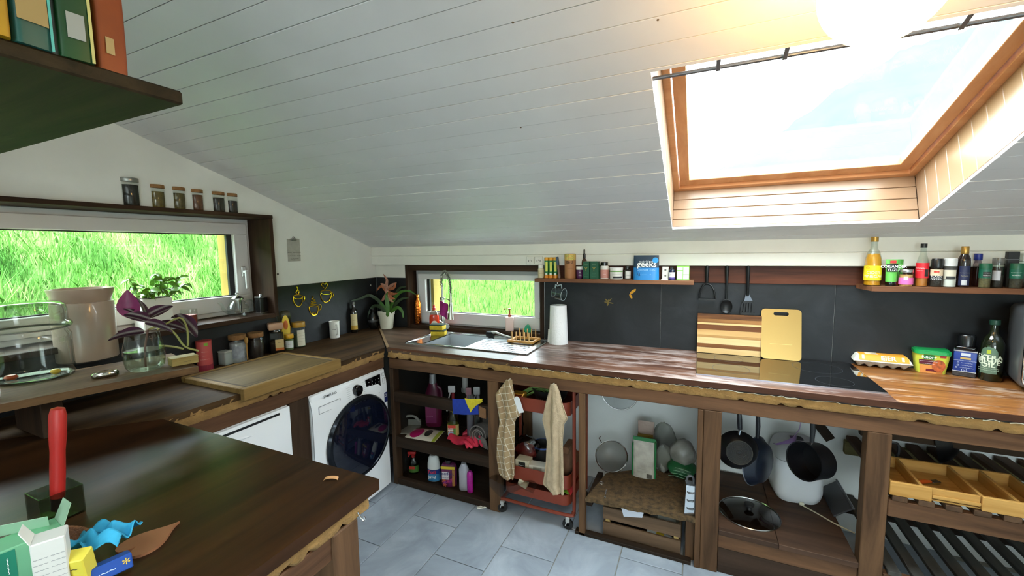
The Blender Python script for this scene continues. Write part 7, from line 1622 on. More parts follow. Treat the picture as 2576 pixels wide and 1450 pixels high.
B().box(-r*0.75, -r*0.62-.003, h*0.30, r*0.12, -r*0.62-.001, h*0.60).make('label', M('#d5cfd2', .5), t); B().box(-r*0.9, -r*0.60-.002, h*0.70, r*0.9, -r*0.60-.0005, h*0.80).make('yellow_band', M('#c9b02a', .45), t); B().box(r*0.55, -r*0.61-.002, h*0.05, r*0.9, -r*0.60-.0005, h*0.68).make('tan_panel', M('#9a6a35', .5), t)
letters('Comfort', on_plane((-r*0.2, -r*.62-.0042, h*.53), (1, 0, 0), (0, 0, 1)), 0.030, M('#1c2a6a', .5), t, bold=True); letters('Creations', on_plane((-r*0.3, -r*.62-.0042, h*.38), (1, 0, 0), (0, 0, 1)), 0.017, M('#4a4658', .5), t)
for k in range(6): 
    rk = random.Random(k); cx, cz = rk.uniform(-.7, .5)*r, h*rk.uniform(.06, .28); B().prism([(cx+.012*(1+.45*math.cos(5*a_))*math.cos(a_), cz+.012*(1+.45*math.cos(5*a_))*math.sin(a_)) for a_ in np.linspace(0, 2*PI, 24, endpoint=False)], 0, .001, Matrix(((1, 0, 0, 0), (0, 0, -1, -r*.605), (0, 1, 0, 0), (0, 0, 0, 1)))).make('flower_print', M(['#8c2a8a', '#c0603a', '#a83a6a'][k % 3], .5), t)
btl('bleach_bottle', 'pale grey slanted-neck bottle next to the flowery softener', 1153, 1180, 1165, -0.54, M('#a8a6ae', .4), [(0, 0), (0.95, 0), (1, 0.03), (0.95, 0.45), (0.98, 0.75), (0.7, 0.90), (0.42, 0.94)], M('#cfcdd2', .4), [(0.42, 0.93), (0.5, 0.94), (0.46, 1), (0, 1)], 0.6)
t, r, h = btl('toilet_cleaner', 'narrow magenta bottle at the end of the bottom row', 1174, 1190, 1186, -0.55, M('#a81c8a', .4), [(0, 0), (0.95, 0), (1, 0.03), (1, 0.80), (0.9, 0.92), (0.6, 0.98)], M('#b3269a', .4), [(0.62, 0.97), (0.5, 1.0), (0, 1.0)], 0.9)
for k in range(3): B().lathe([(r*1.0, h*(0.2+.2*k)), (r*1.03, h*(0.21+.2*k)), (r*1.0, h*(0.22+.2*k))], 18, sx=1, sy=.9).make('grip_rib', M('#b3269a', .4), t)
q = at(1215, 1278, z=0.004); t = thing('clothes_peg', 'white plastic peg lying on the floor by the post', 'peg', (float(q[0]), float(q[1]), 0.0042), 0.7)
B().bar((-0.04, -0.006, 0.005), (0.04, -0.012, 0.008), 0.012, 0.008, .002).make('jaw', M('#c9c7c0', .5), t); B().bar((-0.04, 0.006, 0.005), (0.04, 0.012, 0.008), 0.012, 0.008, .002).make('jaw', M('#c9c7c0', .5), t)

# ================================================================ TROLLEY
rust = M('#7d3421', .45, .2); YF = -0.622
t = thing('kitchen_trolley', 'rust-red three-tier kitchen trolley on castors under the worktop', 'trolley', (1.745, -0.45, 0.004))
def zY(px, py, y=YF): return float(at(px, py, y=y)[2])-0.004
def basket(zt_, zb_, nm='basket'):
    b = B(); O = rrect(-0.215, -0.170, 0.215, 0.170, 0.05, 6); I = [(x*0.985, y*0.98) for x, y in O]; n_ = len(O); bm = b.bm
    R_ = [[bm.verts.new((x, y, z)) for x, y in P_] for P_, z in ((O, zb_), (O, zt_), (I, zt_), (I, zb_+0.004))]
    for A_, C_ in zip(R_, R_[1:]):
        for i in range(n_): j = (i+1) % n_; bm.faces.new((A_[i], A_[j], C_[j], C_[i]))
    bm.faces.new(R_[0]); bm.faces.new(R_[3]); return b.make(nm, rust, t)
zt1, zb1 = zY(1350, 1006), zY(1350, 1039); zt2_, zb2 = zY(1350, 1185), zY(1350, 1218); zt3, zb3 = zY(1350, 1232), zY(1350, 1257)
basket(zt1, zb1); basket(zt2_, zb2); basket(zt3, zb3)
B().tube(sm([(-0.225, 0.15, 0.085), (-0.225, -0.13, 0.085), (-0.195, -0.166, 0.085), (0.195, -0.166, 0.085), (0.232, -0.150, 0.10), (0.236, -0.140, 0.16), (0.236, -0.140, 0.84)], 5), 0.0105, 10).make('frame_tube', rust, t)
B().tube([(0.236, 0.14, 0.09), (0.236, 0.14, 0.84)], 0.0105, 10).make('upright', rust, t); B().tube([(0.236, -0.14, 0.835), (0.236, 0.14, 0.835)], 0.0105, 10).make('handle', rust, t)
B().tube([(-0.226, 0.14, 0.09), (-0.226, 0.14, 0.84)], 0.0105, 10).make('upright', rust, t); B().tube([(-0.225, 0.15, 0.085), (0.236, 0.15, 0.088)], 0.0105, 10).make('frame_tube', rust, t); B().tube([(-0.226, -0.10, zt1-0.02), (-0.226, 0.14, zt1-0.02)], 0.008, 8).make('side_bar', rust, t)
for x, y, an in ((-0.222, -0.172, 0.6), (0.205, -0.166, 0.1), (-0.21, 0.15, 0.3), (0.22, 0.15, 0.3)):
    c_ = B().lathe([(0.010, -0.009), (0.030, -0.009), (0.032, -0.006), (0.032, 0.006), (0.030, 0.009), (0.010, 0.009)], 20, (x, y, 0.032), rot=Matrix.Rotation(an, 3, 'Z') @ Matrix.Rotation(PI/2, 3, 'X')).make('castor_wheel', rubber, t)
    B().box(x-0.012, y-0.014, 0.045, x+0.012, y+0.014, 0.078, .003).bar((x, y-0.012, 0.06), (x-0.012, y-0.013, 0.026), 0.008, 0.005).make('castor_fork', M('#c9c9c6', .3, .6), t)
# things in the trolley
ox, oy = 1.745, -0.45
def inT(nm, lb, cat, px, py, y, z): q = at(px, py, y=y); return thing(nm, lb, cat, (float(q[0]), y, z))
zf1 = 0.004+zb1+0.005
t = inT('colander', 'black perforated colander in the top trolley basket', 'colander', 1385, 1000, -0.44, zf1)
cb_ = M('#1a1b1d', .4)
b = B(); b.lathe([(0, 0.0), (0.05, 0.004), (0.085, 0.025), (0.105, 0.07), (0.112, 0.10), (0.118, 0.101), (0.108, 0.068), (0.086, 0.022), (0.05, 0.0)], 32); b.make('bowl', cb_, t)
hm = B()
for j, zz in enumerate((0.045, 0.06, 0.075)):
    for k in range(36): a_ = 2*PI*(k+.5*j)/36; rr = 0.098+0.12*(zz-0.045); hm.lathe([(0, 0.002), (0.0026, 0.002)], 6, (rr*math.cos(a_), rr*math.sin(a_), zz), rot=Matrix.Rotation(a_, 3, 'Z') @ RY)
hm.make('holes', M('#b9bcc0', .4), t)['kind'] = 'stuff'
t = inT('spring_onions', 'bunch of green spring onions in the top trolley basket', 'vegetables', 1330, 1000, -0.50, zf1+0.028)
for k in range(9):
    rk = random.Random(k+3); a_ = rk.uniform(-0.7, 0.9); L0 = rk.uniform(0.12, 0.24)
    B().tube(sm([(-0.06+0.006*k, -0.02+0.004*k, 0.01), (-0.02+0.01*k, 0.0, 0.04+0.03*rk.random()), (0.04+L0*0.4, 0.02*a_, 0.06+0.02*rk.random()), (0.06+L0*.6, 0.05*a_, 0.035)], 4), [0.005]*5+[.0045, .004, .0035, .003, .0028, .0025, .002, .0012], 6).make('stalk', M(['#3f5a2c', '#587a3a', '#6f8a48'][k % 3], .5), t)
t = inT('paper_packet', 'orange-yellow packet tucked beside the spring onions', 'packet', 1310, 1000, -0.54, zf1); B().box(-0.05, -0.03, 0, 0.03, 0.03, 0.075, .004).make('packet', M('#b5802a', .5, var=.2, vscale=30), t); B().box(-0.05, -0.031, 0.05, 0.03, -0.0302, 0.07).make('print_band', M('#8a3a1c', .5), t)
zf2 = 0.004+zb2+0.005
def carton(nm, lb, px, y, sx_, sy_, sz_, mat, bandm, txt, z=None, rz=0.0):
    t = inT(nm, lb, 'carton', px, 1150, y, z or zf2); t.rotation_euler[2] = rz; B().box(-sx_, -sy_, 0, sx_, sy_, sz_, .002).make('carton', mat, t); B().box(-sx_*.5, -sy_-.0012, sz_*.25, sx_*.5, -sy_-.0004, sz_*.9).make('label', bandm, t)
    if txt: letters(txt, on_plane((0, -sy_-.002, sz_*.6), (1, 0, 0), (0, 0, 1)), 0.022, white_ink, t)
    return t
carton('milk_carton', 'cream carton with a black label in the middle trolley basket', 1318, -0.555, 0.045, 0.035, 0.105, M('#b5ab92', .6), M('#1d1f1a', .5), '~~~\n~~~')
carton('tube_carton', 'open white cardboard tube lying beside the cream carton', 1355, -0.55, 0.055, 0.032, 0.085, M('#bdb7a8', .6), M('#8f8a7c', .5), None, rz=0.1)
t = inT('snack_bag', 'clear bag with a red and white print in the middle trolley basket', 'bag', 1325, 1140, -0.47, zf2+0.06)
def blob(rx, ry, rz_, seed, n=18, m=12, amp=.12):
    rk = random.Random(seed); ph = [rk.uniform(0, 6) for _ in range(4)]
    def fn(u, v):
        a_ = 2*PI*u; b_ = PI*v; k = 1+amp*math.sin(b_)*(math.sin(3*a_+ph[0])*math.sin(2*b_+ph[1])+0.6*math.sin(5*a_+ph[2]+3*b_)); return Vector((rx*k*math.sin(b_)*math.cos(a_), ry*k*math.sin(b_)*math.sin(a_), rz_*(1-k*math.cos(b_)) if True else 0))
    return B().grid(fn, n, m)
blob(0.09, 0.06, 0.075, 3).make('bag', glass('#b9b2aa', .35, .1), t); blob(0.07, 0.045, 0.05, 5).make('contents', M('#a83a38', .6, var=.5, vscale=14), t)
t = inT('brown_bag', 'brown paper bag at the side of the middle trolley basket', 'bag', 1432, 1140, -0.45, zf2); blob(0.05, 0.09, 0.10, 9).make('bag', M('#5a3a24', .8, var=.2, vscale=30), t); B().box(-0.02, -0.08, 0.17, 0.02, 0.05, 0.21, .004).make('folded_top', M('#63422a', .8), t)
t = inT('saucepan', 'dark bowl with a blue rim in the middle trolley basket', 'bowl', 1365, 1120, -0.40, zf2); lath(t, 'bowl', [(0, 0), (0.7, 0), (1, 0.7), (1.02, 1), (0.98, 1), (0.9, 0.6), (0, 0.1)], M('#2a2826', .4), 0.07, 0.14); lath(t, 'rim', [(1.0, 0.92), (1.05, 0.95), (1.03, 1.02)], M('#2c4a8a', .4), 0.07, 0.14)
zf3 = 0.004+zb3+0.005
t = inT('plastic_bag', 'crumpled clear plastic bag hanging over the lowest trolley basket', 'bag', 1320, 1225, -0.52, zf3+0.004)
rk = random.Random(2)
B().grid(lambda u, v: Vector((-0.17+0.3*u, -0.10-0.012*math.sin(7*u)-0.0665*min(1, v*2.4)-0.012*max(0, v-.42), 0.085+0.02*math.sin(9*u+2*v)*(1-v)-0.11*max(0, v-0.42)*1.4*(1.0-abs(u-0.32)*2.2 if abs(u-0.32) < .4 else 0.1))), 24, 12).make('film', glass('#c9c4bc', .35, .12), t)
B().box(0.0, -0.11, 0.05, 0.06, -0.07, 0.09, .004, rot=Matrix.Rotation(.3, 3, 'Y')).make('paper_scrap', M('#b9b39a', .7), t)
t = inT('lettuce', 'green and red salad leaves in the lowest trolley basket', 'vegetables', 1425, 1225, -0.50, zf3)
lm_ = leaf_mesh('salad', 0.08, 0.06, M('#6f9a2c', .5, var=.3, vscale=40), .4, .2); lr_ = leaf_mesh('saladr', 0.08, 0.06, M('#a8282c', .5, var=.3, vscale=40), .4, .2)
for k in range(8): rk = random.Random(k+40); leaf(t, lm_ if k % 3 else lr_, (rk.uniform(-.05, .03), rk.uniform(-.08, .05), .05+.05*rk.random()), rk.uniform(0, 6), rk.uniform(0, .8), rk.uniform(-.5, .5))
# towels hung on the rail, with a paper tag
chk, nt, cbp = _new('checked_linen'); L = nt.links
tc = nt.nodes.new('ShaderNodeTexCoord'); mp = nt.nodes.new('ShaderNodeMapping'); mp.inputs['Rotation'].default_value = (PI/2, 0, 0.25); mp.inputs['Scale'].default_value = (1, 1, 1)
br = nt.nodes.new('ShaderNodeTexBrick'); br.offset = 0.0; br.inputs['Scale'].default_value = 13.0; br.inputs['Brick Width'].default_value = 0.5; br.inputs['Row Height'].default_value = 0.5; br.inputs['Mortar Size'].default_value = 0.022; br.inputs['Mortar Smooth'].default_value = 0.2
br.inputs['Color1'].default_value = lin('#8d7558'); br.inputs['Color2'].default_value = lin('#97805f'); br.inputs['Mortar'].default_value = lin('#c3b8a3')
L.new(tc.outputs['Object'], mp.inputs[0]); L.new(mp.outputs[0], br.inputs['Vector']); L.new(br.outputs['Color'], cbp.inputs['Base Color']); cbp.inputs['Roughness'].default_value = .95
def towel(nm, lb, rows, mat, y0, seed):
    ph = random.Random(seed).uniform(0, 6); c_ = at((rows[0][1]+rows[0][2])/2, rows[0][0], y=y0)
    t = thing(nm, lb, 'towel', tuple(float(v_) for v_ in c_))
    ys = [r_[0] for r_ in rows]
    def fn(u, v, side=0):
        py = ys[0]+(ys[-1]-ys[0])*v; a = np.interp(py, ys, [r_[1] for r_ in rows]); c = np.interp(py, ys, [r_[2] for r_ in rows])
        q = Vector(at(a+(c-a)*u, py, y=y0)-c_); k = min(1, v*5)
        q.y += -0.010*k*(1.2+math.sin(3.2*PI*u+2.5*v+ph)+0.5*math.sin(6*PI*u-3*v)) - 0.012*math.sin(PI*u)*(1-k*.5) ; return q
    b = B().grid(fn, 26, 44, 0.004); b.make('cloth', mat, t, smooth=70)
    B().tube([(0, -0.012, 0.0), (0, 0.012, 0.0), (0, 0.028, -0.004)], 0.004, 6).make('hanging_peg', M('#b9b3a6', .5), t)
    return t, c_
lin_ = M('#b09c80', .95, var=.12, vscale=30, bump=.45, bscale=220)
t, c_ = towel('tea_towel', 'brown tea towel with a white check hung on the rail', [(955, 1276, 1288), (975, 1262, 1291), (990, 1250, 1294), (1020, 1256, 1299), (1044, 1259, 1313), (1052, 1260, 1300), (1060, 1261, 1296), (1100, 1253, 1296), (1150, 1251, 1296), (1190, 1257, 1297), (1203, 1268, 1294)], chk, -0.648, 1)
q = Vector(at(1307, 1017, y=-0.668)-c_)
tg = B().prism([(-0.017, -0.05), (0.017, -0.05), (0.019, 0.035), (0.008, 0.05), (-0.008, 0.05), (-0.019, 0.035)], 0, 0.0008, Matrix.Translation(q) @ Matrix.Rotation(-.35, 4, 'Y') @ Matrix(((1, 0, 0, 0), (0, 0, -1, -0.012), (0, 1, 0, 0), (0, 0, 0, 1)))).make('price_tag', M('#d8d8dc', .5), t, smooth=0)
B().tube([tuple(q+Vector((0.02, -0.01, 0.05))), tuple(q+Vector((0.03, 0, 0.07)))], 0.003, 6).make('tag_loop', M('#c08a3a', .5), t)
towel('hand_towel', 'plain beige terry towel hung on the rail', [(966, 1386, 1399), (985, 1383, 1408), (1010, 1377, 1414), (1040, 1370, 1424), (1054, 1367, 1430), (1066, 1370, 1420), (1110, 1377, 1417), (1160, 1374, 1419), (1200, 1369, 1420), (1218, 1365, 1421), (1226, 1375, 1421), (1240, 1387, 1420)], lin_, -0.648, 4)

# ================================================================ SIEVE BAY
zsb = lambda x: 0.245+0.05*(x-2.062)-0.002
q = at(1538, 1148, y=-0.30)
t = thing('sieve', 'round wire sieve leaning against the wall on the chipped shelf', 'sieve', (float(q[0]), -0.30, zsb(float(q[0]))))
cz = float(q[2])-t.location.z; Rs = Matrix.Rotation(PI/2-0.75, 3, 'X')
B().tube([tuple(Rs @ Vector((0.098*math.cos(a_), 0.098*math.sin(a_), 0))+Vector((0, 0, cz))) for a_ in np.linspace(0, 2*PI, 36, endpoint=False)], 0.0045, 8, closed=True).make('rim', chrome, t)
B().lathe([(0.096, 0.0), (0.09, -0.02), (0.07, -0.042), (0.035, -0.056), (0, -0.06)], 30, (0, 0, cz), rot=Rs).make('mesh_bowl', glass('#c3c1bc', .08, .4), t)
B().tube([tuple(Rs @ Vector((-0.07, 0.07, 0))+Vector((0, 0, cz))), tuple(Rs @ Vector((-0.095, 0.10, 0.0))+Vector((0, 0, cz))), tuple(Rs @ Vector((-0.085, 0.11, 0.0))+Vector((0, 0, cz)))], 0.0028, 6).make('hook', chrome, t)
# pasta bag
q = at(1618, 1200, z=0.268); t = thing('pasta_bag', 'clear food bag with a green zigzag edge standing on the chipped shelf', 'bag', (float(q[0]), float(q[1])+0.03, zsb(float(q[0]))))
hh = float(at(1618, 1112, y=float(q[1]))[2])-t.location.z; ww = float(at(1648, 1190, y=float(q[1]))[0]-at(1590, 1190, y=float(q[1]))[0])/2
pouch_part(t, 'bag', ww, hh, 0.03, 0.0, 1.0, M('#a9a59c', .25, var=.25, vscale=18, bump=.6, bscale=20)); B().box(-ww*1.0, -0.004, hh*0.96, ww*1.0, 0.004, hh*1.06, .001).make('green_edge', M('#1f6a3a', .4), t); B().box(ww*0.9, -0.02, 0.0, ww*1.06, 0.02, hh, .004).make('green_side', M('#1f6a3a', .4), t); B().box(-ww*1.06, -0.02, 0.0, -ww*0.92, 0.02, hh*.9, .004).make('green_side', M('#1f6a3a', .4), t)
B().box(ww*0.3, -0.034, hh*0.03, ww*0.75, -0.030, hh*0.14).make('barcode_panel', M('#4a463f', .5), t); letters('~~~~~~\n~~~~~', on_plane((-.01, -0.033, hh*.22), (1, 0, 0), (0, 0, 1)), .018, M('#7a766c', .5), t)
q = at(1625, 1115, y=-0.16); t = thing('grain_bag', 'ochre packet with a clear window behind the pasta bag', 'bag', (float(q[0]), -0.16, zsb(2.4))); hh = float(at(1625, 1060, y=-0.16)[2])-t.location.z
B().box(-0.05, -0.03, 0, 0.05, 0.03, hh*0.72, .004).make('packet', M('#8a6a1e', .5), t); pouch_part(t, 'clear_top', 0.052, hh, 0.03, 0.6, 1.0, M('#a08a80', .3, bump=.5, bscale=20))
q = at(1668, 1175, y=-0.22); t = thing('plastic_bag', 'crumpled clear plastic bag next to the pasta bag', 'bag', (float(q[0]), -0.22, zsb(float(q[0])))); blob(0.075, 0.05, 0.16, 21, amp=.16).make('film', glass('#dcdddb', .12, .3), t); blob(0.05, 0.035, 0.09, 22).make('contents', M('#8d8f88', .6), t)
q = at(1708, 1215, z=0.275); t = thing('green_bag', 'green and silver food bag slumped beside the box grater', 'bag', (float(q[0])+0.01, float(q[1])+0.10, zsb(2.58)))
zz = M('#1d5a35', .35, var=.3, vscale=20); blob(0.085, 0.09, 0.055, 31, amp=.07).make('lower', zz, t); o_ = blob(0.075, 0.08, 0.085, 33, amp=.1).make('upper', M('#8f8d86', .3, var=.5, vscale=12), t); o_.location = (0.005, 0.02, 0.05)
# chevrons on the green side
for k in range(4): B().tube([(-0.07+.012*k, -0.085+0.002*k, .03+.018*k), (-0.03+.012*k, -0.093, .04+.016*k), (0.02+.01*k, -0.09, .03+.016*k)], .0016, 5).make('pale_stripe', M('#7fae8c', .4), t)
q = at(1734, 1296, z=0.273); t = thing('box_grater', 'steel box grater standing at the front of the chipped shelf', 'grater', (float(q[0]), float(q[1])+0.025, zsb(2.63)), 0.15)
hg = float(at(1733, 1222, y=float(q[1]))[2])-t.location.z; st_ = M('#c3c6ca', .22, 1.0)
b = B(); 
for s_ in (0,): b.prism([(-0.028, 0), (0.028, 0), (0.022, hg), (-0.022, hg)], -0.026, 0.026, MXZ)
b.make('body', st_, t)
for k in range(3): B().tube(sm([(-0.016, -0.0275, hg*(.22+.27*k)+.006), (-.012, -0.031, hg*(.22+.27*k)), (.012, -0.031, hg*(.22+.27*k)), (.016, -0.0275, hg*(.22+.27*k)+.006)], 3), 0.0022, 6).make('slicing_slot', M('#1c1d20', .4), t)
B().tube(sm([(-0.016, 0, hg), (-0.014, 0, hg+.03), (0, 0, hg+.04), (.014, 0, hg+.03), (.016, 0, hg)], 4), 0.006, 8).make('handle', M('#4a4c50', .4), t)
q = at(1522, 1256, z=0.24); t = thing('steel_bolt', 'small steel bolt standing on the chipped shelf', 'bolt', (float(q[0]), float(q[1]), zsb(float(q[0])))); B().lathe([(0, 0), (.006, 0), (.006, .004), (.0025, .005), (.0025, .05), (0, .051)], 10, rot=Matrix.Rotation(.15, 3, 'Y')).make('shank', st_, t); B().lathe([(.0026, .02), (.0032, .022), (.0026, .024)], 8, rot=Matrix.Rotation(.15, 3, 'Y')).make('thread', st_, t)
q = at(1513, 1218, z=0.243); tag(B().tube([(0.012*math.cos(a_), 0.012*math.sin(a_), .0025) for a_ in np.linspace(0, 2*PI, 18, endpoint=False)], .0018, 6, closed=True).make('steel_ring', st_, None, (float(q[0]), float(q[1]), zsb(float(q[0])))), 'small steel ring lying behind the bolt', 'ring')
q = at(1550, 1181, z=0.247)
# glass pan lid hung below the worktop
q = at(1557, 995, y=-0.32); t = thing('pan_lid', 'round glass pan lid hung on the wall under the worktop', 'lid', (float(q[0]), -0.30, float(q[2])+0.02))
Rl = Matrix.Rotation(PI/2-.2, 3, 'X')
B().lathe([(0, 0.022), (0.05, 0.019), (0.09, 0.009), (0.112, 0.0)], 36, rot=Rl).make('glass', glass('#d8dcdc', .3, .02), t); B().tube([tuple(Rl @ Vector((0.113*math.cos(a_), 0.113*math.sin(a_), 0))) for a_ in np.linspace(0, 2*PI, 40, endpoint=False)], .0035, 6, closed=True).make('rim', st_, t); B().lathe([(0, .02), (.008, .022), (.006, .035), (.014, .045), (0, .05)], 14, rot=Rl).make('knob', st_, t)
B().tube([(0, 0.02, .105), (0, .05, .14), (0, .05, .18)], .003, 6).make('hanging_wire', st_, t)
# crate
cr0, cr1 = at(1517, 1300, y=-0.585), at(1713, 1345, y=-0.585); t = thing('wooden_crate', 'slatted grey-brown wooden crate pushed under the chipped shelf', 'crate', (float((cr0[0]+cr1[0])/2), -0.45, 0.0045)); w = float(cr1[0]-cr0[0])/2
cw = wood('#4a3a2d', '#70594540'[:7], 'x', 1.0, .7)
for z0, z1 in ((0.0, 0.082), (0.102, 0.175)):
    B().box(-w, -0.138, z0, w, -0.124, z1, .002).make('slat', cw, t); B().box(-w, 0.124, z0, w, 0.138, z1, .002).make('slat', cw, t)
    B().box(-w, -0.1235, z0, -w+.012, 0.1235, z1, .002).make('end_slat', cw, t); B().box(w-.012, -0.1235, z0, w, 0.1235, z1, .002).make('end_slat', cw, t)
for x in (-w+.0125, w-.0365):
    for y in (-0.1235, 0.1): B().box(x, y, 0.002, x+.024, y+.0235, 0.16, .001).make('corner_post', wood('#a5854f', '#c0a268', 'z', 1, .6), t)
B().box(-w+.013, -0.1235, 0.0, w-.013, 0.1235, 0.008).make('base', cw, t)
tx, ty = t.location.x, t.location.y
def inC(nm, lb, cat, dx, dy, z, rz=0): return thing(nm, lb, cat, (tx+dx, ty+dy, 0.0045+z), rz)
t = inC('glue_tube', 'yellow and white tube lying in the slatted crate', 'tube', 0.09, -0.085, 0.05, -0.1); t.rotation_euler = (0, 0.12, -0.1); B().lathe([(0, -.06), (.018, -.06), (.02, -.05), (.02, .07), (.008, .09), (0, .09)], 16, rot=RY).make('tube', M('#c9c8c2', .4), t); B().lathe([(.0205, -.01), (.0205, .03)], 16, rot=RY).make('yellow_band', M('#d8b21c', .4), t)
t = inC('mortar_bag', 'crumpled white plastic bag inside the crate', 'bag', 0.12, 0.0, 0.009); blob(.08, .08, .082, 44, amp=.12).make('bag', M('#b3b3ae', .4), t); blob(.05, .05, .03, 45).make('contents', M('#8d8a80', .6), t)
t = inC('dark_shoe_box', 'dark cardboard box inside the crate', 'box', -0.10, 0.02, 0.009); B().box(-.09, -.08, 0, .09, .08, .13, .003).make('box', M('#2a2622', .8), t); B().box(-.093, -.083, .12, .093, .083, .145, .003).make('lid', M('#322d28', .8), t)
q0 = at(1590, 1300, y=-0.59); o_ = B().prism([(-.06, .022), (.062, .02), (.055, -.01), (-.045, -.03)], 0, .0012, Matrix(((1, 0, 0, 0), (0, 0, -1, 0), (0, 1, 0, 0), (0, 0, 0, 1))) ).make('paper_card', M('#c9cbd6', .5), None, (float(q0[0]), -0.592, float(at(1590, 1292, y=-0.59)[2])), smooth=0)
tag(o_, 'white paper card stuck over the crate top', 'card')

# ================================================================ PAN BAY
dkpan = M('#16181c', .32, .3, var=.25, vscale=160); hnd = M('#15171c', .45)
def axis_rot(d): return Vector(d).normalized().to_track_quat('Z', 'Y').to_matrix()
q = at(1858, 1140, y=-0.52); t = thing('frying_pan', 'dark frying pan hung with its ringed base outwards', 'pan', (float(q[0]), -0.50, float(q[2])))
Rp = axis_rot((0.12, -0.98, 0.12)); Rr = 0.098
B().lathe([(0, 0.024), (0.062, 0.024), (0.070, 0.018), (0.088, 0.0), (0.098, -0.022), (0.1, -0.022), (0.096, -0.02), (0.08, 0.004), (0.06, 0.016), (0, 0.018)], 44, rot=Rp).make('body', dkpan, t)
pb_ = B(); 
for rr in np.linspace(0.008, 0.058, 11): pb_.lathe([(rr-.0012, .0245), (rr, .026), (rr+.0012, .0245)], 36, rot=Rp)
pb_.make('base_rings', M('#54524a', .4, .6), t); B().lathe([(.060, .0245), (.0615, .0262), (.063, .0245)], 40, rot=Rp).make('base_rim', M('#6b6a64', .35, .7), t)
hz = 0.851-float(q[2]); B().tube([(0.0, 0.005, 0.088), (0.004, 0.002, 0.12)], .0065, 8).make('ferrule', st_, t); B().tube([(0.004, 0.002, 0.118), (0.0, -.004, .17), (-0.004, .01, hz-.015)], [.011, .0125, .010], 10).make('handle', hnd, t); B().tube([(-.004, .01, hz-.016), (-.004, .012, hz)], .002, 6).make('hanging_hook', st_, t)
q = at(1915, 1165, y=-0.42); t = thing('frying_pan', 'dark blue-speckled frying pan hung edge-on behind the ringed pan', 'pan', (float(q[0]), -0.42, float(q[2])))
Rp = axis_rot((0.80, -0.52, 0.05)); B().lathe([(0, 0.02), (0.085, 0.02), (0.10, 0.012), (0.125, -0.028), (0.128, -0.03), (0.122, -0.028), (0.097, 0.006), (0, 0.012)], 44, rot=Rp).make('body', M('#1a2230', .3, .2, var=.5, vscale=220), t); hz = 0.851-float(q[2])
B().lathe([(.127, -.032), (.131, -.029), (.127, -.026)], 44, rot=Rp).make('rim', M('#7d8188', .3, .6), t)
B().tube([(-.02, .02, .125), (-.02, .012, .19), (-.026, .01, hz-.01)], [.009, .0115, .009], 10).make('handle', hnd, t); B().tube([(-.026, .01, hz-.012), (-.026, .012, hz)], .002, 6).make('hanging_hook', st_, t)
q = at(2043, 1165, y=-0.50); t = thing('saucepan', 'dark saucepan hung by its handle with the opening outwards', 'pan', (float(q[0]), -0.48, float(q[2])))
Rp = axis_rot((-0.72, -0.62, 0.12)); B().lathe([(0, -0.062), (0.076, -0.062), (0.084, -0.055), (0.089, 0.050), (0.092, 0.052), (0.087, 0.050), (0.081, -0.05), (0, -0.057)], 40, rot=Rp).make('body', M('#15161b', .35, .2, var=.4, vscale=200), t); hz = 0.851-float(q[2])
B().tube([(-.005, -.012, .088), (-.004, -.012, .105)], .005, 8).make('ferrule', st_, t); B().tube([(-.004, -.012, .10), (-.002, -.010, .16), (-.004, 0, hz-.012)], [.009, .0115, .010], 10).make('handle', hnd, t); B().tube([(-.004, 0, hz-.013), (-.004, 0, hz)], .002, 6).make('hanging_hook', st_, t)
# rice cooker
q = at(2010, 1272, z=0.24); t = thing('rice_cooker', 'white rounded rice cooker on the shelf behind the pans', 'rice cooker', (float(q[0])-.005, float(q[1])+.115, 0.2405), 0.12)
hr_ = float(at(1985, 1138, y=-.34)[2])-.24; wr_ = 0.118
def rc(u, v): 
    P_ = rrect(-1, -1, 1, 1, 0.55, 6); n_ = len(P_); i = int(round(u*n_)) % n_; k = (0.82+0.18*min(1, v*4)**.5)*(1-0.06*max(0, v-.85)/.15); return Vector((P_[i][0]*wr_*k, P_[i][1]*wr_*.98*k, hr_*0.70*v))
b = B().grid(rc, 28, 12); bm = b.bm; bm.verts.ensure_lookup_table(); bm.faces.new([bm.verts[i*13] for i in range(28)]); b.make('body', M('#cfd0d4', .35), t)
def rl(u, v):
    P_ = rrect(-1, -1, 1, 1, 0.55, 6); n_ = len(P_); i = int(round(u*n_)) % n_; k = math.cos(v*PI/2*.98)**.38; return Vector((P_[i][0]*wr_*.99*k, P_[i][1]*wr_*.97*k, hr_*0.715+hr_*0.285*math.sin(v*PI/2)))
B().grid(rl, 28, 10).make('lid', M('#c6c6ca', .4), t); B().prism([(x*wr_*.955, y*wr_*.935) for x, y in rrect(-1, -1, 1, 1, .55, 6)], hr_*.695, hr_*.72).make('seam', M('#8d8e92', .4), t, smooth=0)
B().box(.0, -wr_*.985, hr_*.56, .045, -wr_*.965, hr_*.64, .002).make('latch', M('#b9bac0', .35), t); B().box(.016, -wr_*.99, hr_*.59, .026, -wr_*.983, hr_*.602).make('led', M('#4a4c52', .4), t)
tc_ = thing('power_cable', 'thin white power cable running across the pan shelf', 'cable'); P_ = [at(2016, 1271, z=.244), at(2060, 1295, z=.244), at(2100, 1318, z=.244), at(2150, 1342, z=.244)]
B().tube(sm([tuple(p_) for p_ in P_], 4), .0035, 6).make('cable', M('#bdb59a', .5), tc_); B().lathe([(0, -.01), (.008, -.01), (.009, .01), (0, .014)], 10, tuple(P_[0]+np.array([0, .0, .006])), rot=RY).make('plug', M('#c9c3b0', .5), tc_)
